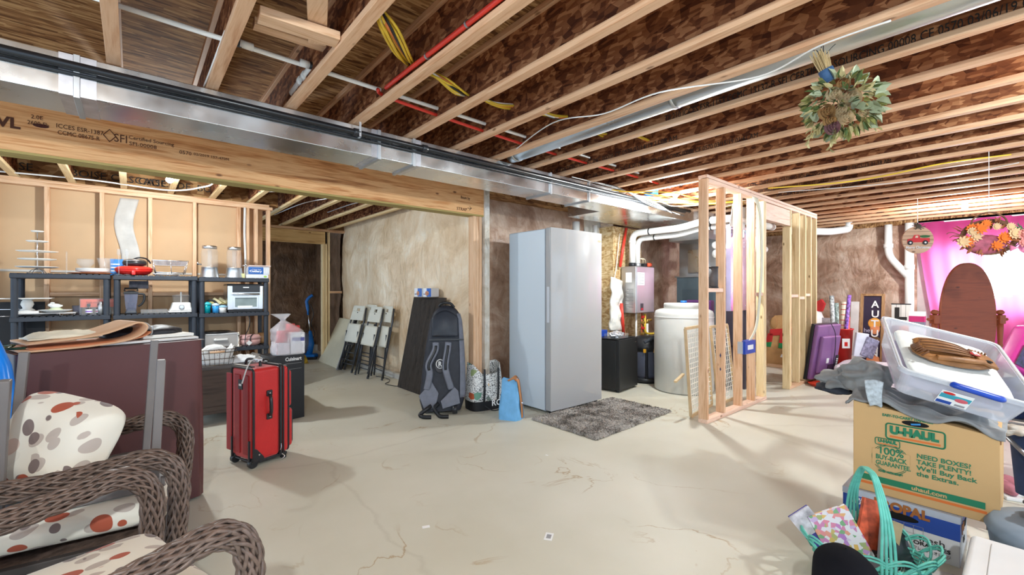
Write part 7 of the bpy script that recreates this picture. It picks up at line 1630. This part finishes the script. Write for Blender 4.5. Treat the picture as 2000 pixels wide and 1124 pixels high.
# -- clear bin with towel, glove
BO = Vector((2.79, .417, .785)); uS = Vector((.150, -.345, -.105)).normalized(); uL = Vector((.40, .143, .185)).normalized(); uN = -uS.cross(uL).normalized()
if uN.z < 0: uN = -uN
uL = uS.cross(uN).normalized() if (uS.cross(uN)).dot(uL) > 0 else -uS.cross(uN).normalized()
mb = Matrix((uS, uL, uN)).transposed().to_4x4(); mb.translation = BO
bn = thing('clear_storage_bin', 'clear plastic storage bin with blue handle tilted on top of the moving box', 'storage bin', tuple(BO))
BS, BL_, BH = .42, .50, .15
BINP = mat('frosted_bin', (.72,.75,.82), .22, var=0, alpha=.36)
def ring(k, z, rc=.035):
    pts = []; x0, x1, y0, y1 = -k, BS+k, -k, BL_+k
    for cx_, cy_, a0 in ((x1-rc,y1-rc,0),(x0+rc,y1-rc,90),(x0+rc,y0+rc,180),(x1-rc,y0+rc,270)):
        for i in range(6): a_ = R(a0+18*i); pts.append((cx_+rc*math.cos(a_), cy_+rc*math.sin(a_), z))
    return pts
rs_ = [ring(-.02, 0), ring(-.004, .012), ring(.02, BH), ring(.04, BH+.004), ring(.04, BH-.012)]
b = B(mb); n = len(rs_[0]); b.add([q for r_ in rs_ for q in r_], [(i*n+j, i*n+(j+1) % n, (i+1)*n+(j+1) % n, (i+1)*n+j) for i in range(len(rs_)-1) for j in range(n)]+[tuple(range(n))])
b.build('bin_body', BINP, bn, world=True, smooth=False, solid=.002)
B(mb).tube(ring(.03, BH+.003), .006, 6, closed=True).build('bin_rim', mat('frosted_rim', (.78,.80,.84), .2, var=0, alpha=.6), bn, world=True, smooth=True)
hp = [(.15,-.045,BH+.004),(.165,-.058,BH+.008),(.23,-.062,BH+.008),(.295,-.06,BH+.004),(.315,-.045,BH-.002)]
B(mb).tube(spline(hp), .017, 12, flat=.75).build('blue_handle', mat('handle_blue', (.01,.06,.42), .35), bn, world=True, smooth=True)
mlb = mb @ basis((.135, -.010, .035), (1,0,0), (0,-.17,1)) @ Matrix.Scale(.8, 4)
B(mlb).box((0,0,.012),(.14,.095,.0135)).build('label', WPAP, bn, world=True)
B(mlb).box((.003,.045,.0136),(.137,.075,.0142)).build('label_teal', mat('label_teal', (.05,.35,.45), .4), bn, world=True); B(mlb).box((.003,.003,.0136),(.07,.025,.0142)).build('label_blue', mat('label_blue', (.02,.07,.35), .4), bn, world=True)
B(mlb).ball((.035,.082,.014),(.028,.009,.001),14,8).build('label_logo', REDP, bn, world=True); B(mlb).ball((.10,.05,.0145),(.03,.014,.001),14,8).build('label_picture', mat('label_pink', (.65,.12,.15), .5), bn, world=True)
B(mlb).box((.085,.006,.0136),(.13,.02,.0142)).build('barcode', GIN, bn, world=True)
o = cushion('white_towel', 'folded white quilted towel inside the clear bin under the glove', mb @ frame((BS/2, BL_/2, .115)), .38, .46, .05, puff=.2, seed=3, e=.22, mt=mat('white_quilt', (.78,.80,.76), .8, var=.05, vs=20, bump=.6, bs_=45)); o['category'] = 'towel'
o = cushion('lilac_blanket', 'lilac blanket bundled in the bottom of the clear bin', mb @ frame((BS/2, BL_/2, .050)), .37, .45, .085, puff=.5, seed=6, e=.3, mt=mat('lilac_fleece', (.56,.48,.60), .85, var=.15, bump=.5, bs_=20)); o['category'] = 'blanket'
# baseball glove
gm = mb @ frame((.200, .22, .155), rz=R(8))
GLV = mat('glove_leather', (.27,.115,.035), .5, var=.3, vs=9, bump=.6, bs_=30); GLD = mat('glove_lace', (.16,.06,.02), .5, var=.2)
bg = thing('baseball_glove', 'brown leather baseball glove lying on the towel in the clear bin', 'baseball glove', tuple(gm.translation))
# outline: web end at left (-x), fingers towards +x, in px the glove runs left-back to right-front
def gl(u, v):
    a_ = 2*PI*u; r_ = v; c_, s_ = math.cos(a_), math.sin(a_)
    ex = .160*c_; ey = s_*(.088-.022*c_)*(1+.03*math.sin(5*a_))
    hgt = .030*(1-r_**5)+.010*noise.noise(Vector((ex*r_*22, ey*r_*22, 1)))
    hgt -= .016*math.exp(-(((ex*r_+.05)/.06)**2+((ey*r_+.03)/.03)**2))
    return (ex*r_, ey*r_, max(.002, hgt))
B(gm).grid(lambda u, v: gl(u, max(.001, v)), 72, 24, wu=True).build('palm', GLV, bg, world=True, smooth=True, solid=.010)
for k in range(4):
    y = .066-.027*k; pts = [(.05,y*.55,.034),(.0,y*.85,.040),(-.06,y*1.0,.040),(-.115,y*1.0,.032),(-.150+.008*abs(k-1.5),y*.95,.018)]
    B(gm).tube(spline(pts, 6), [.0155]*25, 10, flat=.62).build('finger', GLV, bg, world=True, smooth=True)
B(gm).tube(spline([(.10,-.035,.030),(.04,-.062,.036),(-.03,-.074,.034),(-.09,-.070,.022)], 6), [.016]*19, 10, flat=.7).build('thumb', GLV, bg, world=True, smooth=True)
B(gm).grid(lambda u, v: (.075+.075*u, -.055+.11*v+.0, .034+.006*math.sin(PI*v)-.018*u), 12, 14).build('wrist_strap', GLV, bg, world=True, smooth=True, solid=.012)
for k in range(5): B(gm).tube(spline([(-.13,.055-.026*k,.040),(-.07,.060-.029*k,.050),(.01,.052-.024*k,.050),(.06,.03-.014*k,.042)], 6), .0022, 6).build('lace', GLD, bg, world=True, smooth=True)
for k in range(10): B(gm).tube([(-.160+.0012*(k-5)**2, .055-.0125*k, .010),(-.144+.0012*(k-5)**2,.052-.0125*k,.040)], .0045, 6).build('lace_loop', GLD, bg, world=True, smooth=True)
for k in range(6): B(gm).tube([(.075+.012*k,.056-.002*k,.036),(.080+.012*k,.068-.003*k,.026)], .004, 6).build('lace_loop', GLD, bg, world=True, smooth=True)
B(gm).ball((.072,-.005,.048),(.022,.017,.004),18,8).build('red_patch', mat('patch_red', (.45,.03,.03), .5), bg, world=True, smooth=True)
on(gm, 'R', .060, -.016, .032, WPAP, bg, z=.0525, L=.024, bold=.001)
B(gm).ball((.115,-.035,.038),(.016,.010,.004),14,8).build('strap_hole', mat('hole_black', (.004,.004,.004)), bg, world=True, smooth=True)
# -- pink wrapped packet and dark clothes at the right edge
o = B(frame(at(2002, 692, D=2.8), rot=(0, R(28), YAW-PI/2))).box((-.10,-.07,-.15),(.16,.07,.17)).build('pink_pillow_pack', mat('magenta_pack', (.62,.05,.30), .3, var=.15, vs=6, spec=.6), bevel=.045, seg=4); tag(o, 'magenta plastic wrapped packet with a dark starry band at the right edge', 'packet')
fp_ = frame(at(2002, 692, D=2.8), rot=(0, R(28), YAW-PI/2))
pk_ = B(fp_).box((-.103,-.074,-.11),(.16,-.068,.04)).build('starry_band', mat('starry', (.03,.015,.06), .3, var=.9, vs=70), o)
def pile(name, label, c, r_, m, seed, cat, nz=.4): return tag(B().ball(c, r_, 40, 24, nz=nz, seed=seed).build(name, m, smooth=True), label, cat)
JN = mat('denim_dark', (.025,.045,.11), .8, var=.3, vs=10, bump=.4, bs_=40)
c_ = at(2010, 790, D=2.35)
rk = thing('garment_rack', 'grey metal rack holding dark jeans at the right edge behind the moving box', 'rack', (c_.x, c_.y, 0))
for (pa_, pb2) in (((1962,850),(2030,915)),):
    B().cyl(at(*pa_, D=2.35), at(*pb2, D=2.2), .011, n=10).build('rail', mat('rack_grey', (.3,.3,.32), .3, metal=.6), rk, world=True, smooth=True)
RKM = mat('rack_grey', (.3,.3,.32))
x0_, x1_, y0_, y1_, zt_ = 3.47, 4.50, -.42, .13, .585
for p, q_ in (((x0_,y0_,zt_),(x1_,y0_,zt_)),((x1_,y0_,zt_),(x1_,y1_,zt_)),((x1_,y1_,zt_),(x0_,y1_,zt_)),((x0_,y1_,zt_),(x0_,y0_,zt_))): B().cyl(p, q_, .011, n=10).build('top_rail', RKM, rk, world=True, smooth=True)
for k in range(7): xx = x0_+(x1_-x0_)*(k+1)/8; B().cyl((xx,y0_,zt_),(xx,y1_,zt_), .006, n=8).build('cross_rod', RKM, rk, world=True, smooth=True)
for x_ in (x0_, x1_):
    for y_ in (y0_, y1_): B().cyl((x_,y_,zt_),(x_,y_,0), .011, n=10).build('leg', RKM, rk, world=True, smooth=True)
cushion('folded_linen', 'dark folded linen under the magenta packet on the garment rack', frame((4.24, -.06, .66), YAW-PI/2), .42, .34, .14, puff=.3, seed=4, mt=mat('navy_linen', (.02,.03,.06), .8, var=.2))['category'] = 'linen'
q = at(1990, 780, D=2.42)
pile('dark_shirt', 'dark blue patterned shirt bundled behind the clear bin at the right edge', (q.x, q.y, q.z), (.14,.14,.10), mat('navy_pattern', (.015,.03,.09), .8, var=.9, vs=30), 11, 'shirt')
q = at(1985, 860, D=2.35)
def jeans(u, v):
    a_ = 2*PI*u; return (q.x+.02+.10*math.cos(a_)*(1-.25*v)*(1+.15*noise.noise(Vector((math.cos(a_)*2, v*6, 1)))), q.y-.10+.13*math.sin(a_)*(1-.2*v), q.z+.06-.34*v)
tag(B().grid(jeans, 30, 26, wu=True).build('jeans', JN, smooth=True), 'dark blue jeans hanging from the rack at the right edge', 'jeans')
q = at(1975, 838, D=2.3)
pile('beige_cloth', 'small beige cloth tucked between the bin and the jeans', (q.x, q.y, q.z), (.08,.06,.03), mat('beige_cloth', (.45,.40,.34), .8, var=.2), 13, 'cloth')
for k in range(2):
    q = at(1965+10*k, 950-8*k, z=.05)
    t = thing('shoe', ['pink and white sneaker on the floor behind the moving box, nearer the camera', 'pink and white sneaker on the floor behind the moving box, farther back'][k], 'shoe', (q.x, q.y, 0), rz=R(20))
    B().prism([(-.12,0),(.12,0),(.12,.02),(-.12,.022)], -.04, .04, 'y').build('sole', WPAP, t, bevel=.005)
    B().ball((0,0,.045),(.115,.04,.035),20,12).build('upper', mat('shoe_pink', (.55,.2,.25), .7, var=.3), t, smooth=True)
# grey tub, mesh bag, cooler
tg = thing('grey_tub', 'round blue grey lidded tub behind the white cooler', 'tub', (2.86, -.12, 0))
B().lathe([(.20,0),(.235,.25),(.245,.27),(.22,.305),(.15,.32),(0,.325)], n=40).build('tub_body', mat('tub_grey', (.24,.30,.37), .55, var=.05), tg, smooth=True)
q = at(1985, 998, z=.36)
msh = mat('black_mesh', (.015,.015,.03), .5, var=.3, alpha=.75)
t = thing('mesh_bag', 'black mesh bag with blue fabric inside on the grey tub', 'bag', (2.86, -.10, .326))
B().ball((0,0,.055),(.12,.11,.06),32,20,nz=.4,seed=21).build('mesh', msh, t, smooth=True)
B().ball((.0,.02,.045),(.08,.07,.04),24,14,nz=.4,seed=25).build('blue_fabric', mat('blue_satin', (.01,.05,.4), .4), t, smooth=True)
B().tube(spline([(.10,-.06,.05),(.06,-.02,.12),(-.06,-.02,.12),(-.08,.04,.06)]), .005, 6).build('handle', BLK, t, smooth=True)
ck = thing('cooler', 'white and blue cooler with a black handle in the bottom right corner', 'cooler', (2.20, -.36, 0))
B().box((0,0,0),(.40,.50,.20)).build('cooler_body', mat('cooler_blue', (.02,.08,.42), .4), ck, bevel=.02, seg=4)
B().box((-.01,-.01,.20),(.41,.51,.285)).build('lid', mat('cooler_white', (.78,.79,.80), .4, var=.02), ck, bevel=.02, seg=4)
B().box((.05,.05,.285),(.35,.45,.292)).build('lid_panel', mat('cooler_white', (.78,.79,.80)), ck, bevel=.01)
B().tube(spline([(.30,.30,.28),(.28,.27,.34),(.22,.22,.37),(.12,.16,.37),(.06,.10,.33),(.04,.08,.28)]), .015, 10).build('handle', BLKM, ck, smooth=True)
tag(B().lathe([(0,0),(.05,0),(.09,.014),(.092,.018),(.05,.006),(0,.006)], (2.68,.20,0), n=30, cap=False).build('white_dish', WHT, smooth=True), 'small white dish on the floor between the oranges box and the cooler', 'dish')
# -- teal wicker basket with books
BC = Vector((2.44, .45, 0)); TQ = mat('teal_wicker', (.13,.52,.42), .5, var=.15, vs=30)
bs_k = thing('wicker_basket', 'mint green wicker basket full of books and papers in front of the oranges box', 'basket', tuple(BC), rz=R(-58))
RX, RY, BHH = .235, .165, .15
b = B(); NS = 28
for i in range(11):
    z = .01+.013*i; k = .70+.22*(z/BHH)
    pts = [((RX*k+.004*math.cos(PI*j+PI*i))*math.cos(2*PI*j/(NS*2)*1), (RY*k+.004*math.cos(PI*j+PI*i))*math.sin(2*PI*j/(NS*2)), z) for j in range(NS*2)]
    b.tube(pts, .0058, 6, closed=True)
b.build('woven_side', TQ, bs_k, smooth=True)
b = B()
for j in range(NS): a_ = 2*PI*j/NS; b.tube([(RX*.70*math.cos(a_), RY*.70*math.sin(a_), .0), (RX*.92*math.cos(a_), RY*.92*math.sin(a_), BHH)], .004, 6)
b.build('stake', TQ, bs_k, smooth=True); bpy.data.objects[b and bs_k.children[-1].name if False else 'stake'].name = 'side_weave'
b = B()
for j in range(14):
    a0 = 2*PI*j/14; a1 = a0+2*PI/14*1.9
    for dd in (0, .014):
        pts = []
        for i in range(9):
            s_ = i/8; a_ = a0+(a1-a0)*s_; kk = .92+.16*math.sin(PI*s_); pts.append((RX*kk*math.cos(a_), RY*kk*math.sin(a_), BHH-.02+(.075-dd)*math.sin(PI*s_)))
        b.tube(pts, .0048, 6)
b.build('scalloped_rim', TQ, bs_k, smooth=True)
B().lathe([(0,.004),(RX*.70,.004),(RX*.70,.010),(0,.010)], n=30, sx=1, sy=RY/RX, cap=False).build('base', TQ, bs_k, smooth=True)
for k in range(4):
    o_ = -.02+.014*k
    B().tube(spline([(o_,-RY*1.02,BHH-.06),(o_*1.1,-RY*1.02,BHH+.06),(o_*.7,-RY*.9,BHH+.20),(o_*.4,-RY*.4,.475),(o_*.4,0,.495),(o_*.4,RY*.4,.475),(o_*.7,RY*.9,BHH+.20),(o_*1.1,RY*1.02,BHH+.06),(o_,RY*1.02,BHH-.06)]), .0058, 8).build('handle', TQ, bs_k, smooth=True)
mbk = frame(tuple(BC), R(-58))
def book(label, c, rot, w_, h_, t_, m, name='book', mp=WPAP, cat='book'):
    loc = mbk @ Vector(c); t = thing(name, label, cat, tuple(loc), rot=(rot[0], rot[1], rot[2]+R(-58)))
    B().box((-w_/2,-t_/2,0),(w_/2,-t_/2+.002,h_)).box((-w_/2,t_/2-.002,0),(w_/2,t_/2,h_)).box((-w_/2,-t_/2,0),(-w_/2+.002,t_/2,h_)).build('cover', m, t)
    B().box((-w_/2+.003,-t_/2+.002,.003),(w_/2-.003,t_/2-.002,h_-.003)).build('page_block', mp, t); return t
FLR = mat('floral_print', (.72,.66,.72), .6, var=0)
fm_, nt, fb_ = _new('floral_notebook'); v_ = _n(nt, 'ShaderNodeTexVoronoi'); v_.inputs['Scale'].default_value = 55; nt.links.new(_map(nt), v_.inputs['Vector'])
sp_ = nt.nodes.new('ShaderNodeSeparateColor'); nt.links.new(v_.outputs['Color'], sp_.inputs[0])
pal = _ramp(nt, sp_.outputs[0], [(0,(.75,.72,.74)),(.45,(.75,.70,.74)),(.55,(.45,.2,.55)),(.7,(.75,.25,.3)),(.85,(.75,.45,.12)),(.95,(.2,.4,.2))])
nt.links.new(pal, fb_.inputs['Base Color'])
bk1 = book('purple and white paperback leaning at the left end of the green basket', (-.13,.02,.10), (R(-15),R(-38),R(8)), .10, .20, .02, mat('book_purple', (.06,.05,.30), .4, var=.05))
B().box((-.051,-.013,.10),(.051,-.010,.20)).build('cover_picture', mat('cover_grey', (.55,.52,.55), .4, var=.5, vs=25), bk1)
fit_text('Disney', bk1, (-.035,-.0125,.07), (1,0,0), (0,0,1), .07, .03, WPAP, world=False) if False else None
bk2 = book('large floral patterned notebook standing in the green basket', (-.05,.01,.08), (R(-12),R(-25),R(5)), .17, .22, .022, fm_)
bk3 = book('red and orange edged notebook behind the basket handle', (.01,.05,.12), (R(-8),R(12),R(0)), .09, .22, .02, mat('book_fire', (.60,.10,.04), .5, var=.6, vs=20))
bk4 = book('grey spiral notebook in the middle of the green basket', (.05,.0,.09), (R(-10),R(14),R(20)), .04, .20, .015, mat('book_grey', (.45,.45,.46), .5))
bk5 = book('grey and tan notepad beside the spiral notebook in the green basket', (.08,.02,.10), (R(-10),R(20),R(15)), .05, .17, .018, mat('book_tan', (.45,.35,.2), .5, var=.3))
b = B()
for k in range(12): b.tube([(.02*math.cos(t_)+0, -.08+.012*k, .02+.018*math.sin(t_)) for t_ in [2*PI*i/8 for i in range(8)]], .0018, 4, closed=True)
sp2 = b.build('spiral_binding', mat('binding_grey', (.3,.3,.3), .5), bk4)
bk6 = book('thick black leather bound book at the right of the green basket', (.13,.0,.075), (R(-35),R(24),R(35)), .13, .17, .05, mat('book_black', (.012,.012,.016), .35))
for k in range(3):
    bk7 = book(['grey photo print lying low at the front of the green basket', 'pale envelope lying low at the front of the green basket', 'dark booklet lying at the bottom of the green basket'][k], (-.06+.05*k,-.05,.07+.01*k), (R(-70),R(8-6*k),R(10*k)), .15, .10, .008, [mat('print_grey', (.22,.26,.32), .4, var=.3), mat('envelope', (.60,.60,.62), .6), mat('booklet', (.05,.05,.06), .5)][k], name=['photo_print','envelope','booklet'][k], cat=['photo','envelope','booklet'][k])
# -- black felt hat on a stool-like case in the bottom right
hq = at(1658, 1110, z=.34)
ht = thing('black_bag', 'rounded black fabric bag at the bottom edge in front of the green basket', 'bag', (1.93, .42, 0))
def hb(u, v):
    a_ = 2*PI*u; k = (1-.15*v-.75*max(0, v-.75)**2*12) if v < 1 else .02; k = max(.02, k)
    return (.13*k*math.cos(a_)*(1+.04*noise.noise(Vector((math.cos(a_), math.sin(a_), v*3)))), .10*k*math.sin(a_), .36*v**.85)
B(Matrix.Rotation(YAW, 4, 'Z')).grid(hb, 40, 24, wu=True).build('bag_body', mat('black_felt', (.010,.010,.013), .95, var=.2, spec=.1), ht, smooth=True)
B(Matrix.Rotation(YAW-PI/2, 4, 'Z')).tube(spline([(-.14,-.08,.20),(-.10,-.12,.26),(.0,-.13,.25),(.09,-.12,.20)]), .014, 8, flat=.4).build('trim_strap', mat('black_leather', (.02,.02,.024), .35), ht, smooth=True)
# ================================================================== sub-parts: hang small pieces under the part that carries them
def _base(n): return n.rsplit('.', 1)[0] if n.rsplit('.', 1)[-1].isdigit() else n
NEST = {
 'upright_freezer': {'door_handle': 'door', 'badge': 'door'},
 'compact_fridge': {'badge': 'door'},
 'suitcase': {'rivet': 'corner_guard handle_mount', 'wheel': 'wheel_housing', 'label_print': 'name_label', 'buckle': 'grab_handle', 'telescoping_handle': 'handle_tray', 'zip_pull': 'zip'},
 'gear_backpack': {'strap_trim': 'shoulder_strap', 'logo': 'logo_patch', 'lettering': 'logo_patch', 'zip': 'top_pocket'},
 'tote_bag': {'lettering': 'base_panel'}, 'lunch_bag': {'buckle': 'strap'},
 'product_box': {'printed_panel': 'carton', 'picture': 'carton', 'lettering': 'carton'},
 'folding_chair': {'foot_cap': 'front_leg', 'screw_hole': 'backrest'},
 'air_fryer_oven': {'door_glass': 'door_frame', 'door_handle': 'door_frame', 'handle_post': 'door_frame', 'sticker': 'door_frame', 'lettering': 'control_panel'},
 'food_processor': {'dial': 'dial_ring', 'lid_knob': 'lid'}, 'syrup_bottle': {'label_print': 'label'},
 'drink_dispenser': {'spigot': 'jar', 'infuser': 'jar'}, 'cutlery_box': {'lettering': 'blue_label', 'fork': 'box_body'},
 'plastic_organizer': {'drawer_handle': 'drawer_body'}, 'appliance_carton': {'lettering': 'carton', 'printed_line': 'carton'},
 'water_heater': {'label': 'front_panel', 'control_pad': 'front_panel', 'printed_line': 'front_panel', 'red_badge': 'front_panel', 'side_label': 'cabinet', 'vent_line': 'cabinet', 'valve_knob': 'valve_block'},
 'ceiling_joist': {'lettering': 'web'}, 'support_beam': {'lettering': 'beam_body', 'emblem': 'beam_body', 'arrow': 'beam_body', 'stain': 'beam_body'},
 'metal_duct': {'seam': 'duct_body', 'tape': 'duct_body'}, 'round_duct': {'seam': 'duct_pipe', 'sticker': 'duct_pipe'},
 'moving_box': {k: 'carton' for k in ('lettering', 'printed_band', 'printed_outline', 'printed_ring', 'printed_patch', 'hand_hole', 'side_tape', 'blue_glimpse')},
 'orange_crate_box': {'lettering': 'carton', 'printed_line': 'carton', 'hand_hole': 'carton'},
 'clear_storage_bin': {'label_teal': 'label', 'label_blue': 'label', 'label_logo': 'label', 'label_picture': 'label', 'barcode': 'label'},
 'baseball_glove': {'lace': 'palm', 'lace_loop': 'palm', 'lettering': 'red_patch', 'strap_hole': 'wrist_strap'},
 'christmas_sign': {'truck_window': 'truck', 'truck_wheel': 'truck', 'hub': 'truck', 'tree': 'truck', 'plank_line': 'plank_disc', 'lettering': 'plank_disc'},
 'autumn_sign': {'lettering': 'panel', 'painted_pumpkin': 'panel'}, 'letter_sign': {'lettering': 'plank_panel', 'painted_pumpkin': 'plank_panel', 'plank_gap': 'plank_panel'},
 'television': {'port': 'port_panel', 'sticker': 'back_shell', 'port_recess': 'rear_bulge'}, 'red_bin': {'sticker_print': 'sticker'},
 'dog_cutout': {'scarf_trim': 'scarf_end', 'ear': 'figure_body', 'bird_face': 'bird_hat'},
 'wicker_armchair': {'armrest_core': 'armrest', 'back_rim_core': 'back_rim'},
 'carpet_washer': {'pole_clamp': 'pole'}, 'water_pipe': {'coupling': 'pipe branch', 'collar': 'pipe'}, 'red_pipe': {'clamp': 'pipe'}, 'gas_pipe': {'coupling': 'pipe', 'strap': 'pipe'},
 'cheval_mirror': {'pivot_knob': 'post_block', 'finial': 'post'}, 'shop_vacuum': {'latch': 'drum'}, 'dimpled_sheet': {'dimple': 'panel_body'},
 'outlet_box': {'label': 'box_body'}, 'blender_jar': {'lid_lever': 'lid'}, 'furnace': {'access_panel': 'plenum', 'door': 'cabinet'},
}
def _cen(o):
    vs = o.data.vertices; n = max(1, len(vs)); st = max(1, n//40); k = 0; c = Vector()
    for i in range(0, n, st): c += vs[i].co; k += 1
    return c/k
_kids = {}
for o in bpy.data.objects:
    if o.parent: _kids.setdefault(o.parent.name, []).append(o)
for root in list(bpy.data.objects):
    if root.parent: continue
    ru = NEST.get(_base(root.name))
    if not ru: continue
    ks = _kids.get(root.name, [])
    for o in ks:
        tgt = ru.get(_base(o.name))
        if not tgt: continue
        cand = [p for p in ks if _base(p.name) in tgt.split() and p is not o]
        if not cand: continue
        c = _cen(o); o.parent = min(cand, key=lambda p: min((v.co-c).length for v in list(p.data.vertices)[::max(1, len(p.data.vertices)//60)]))
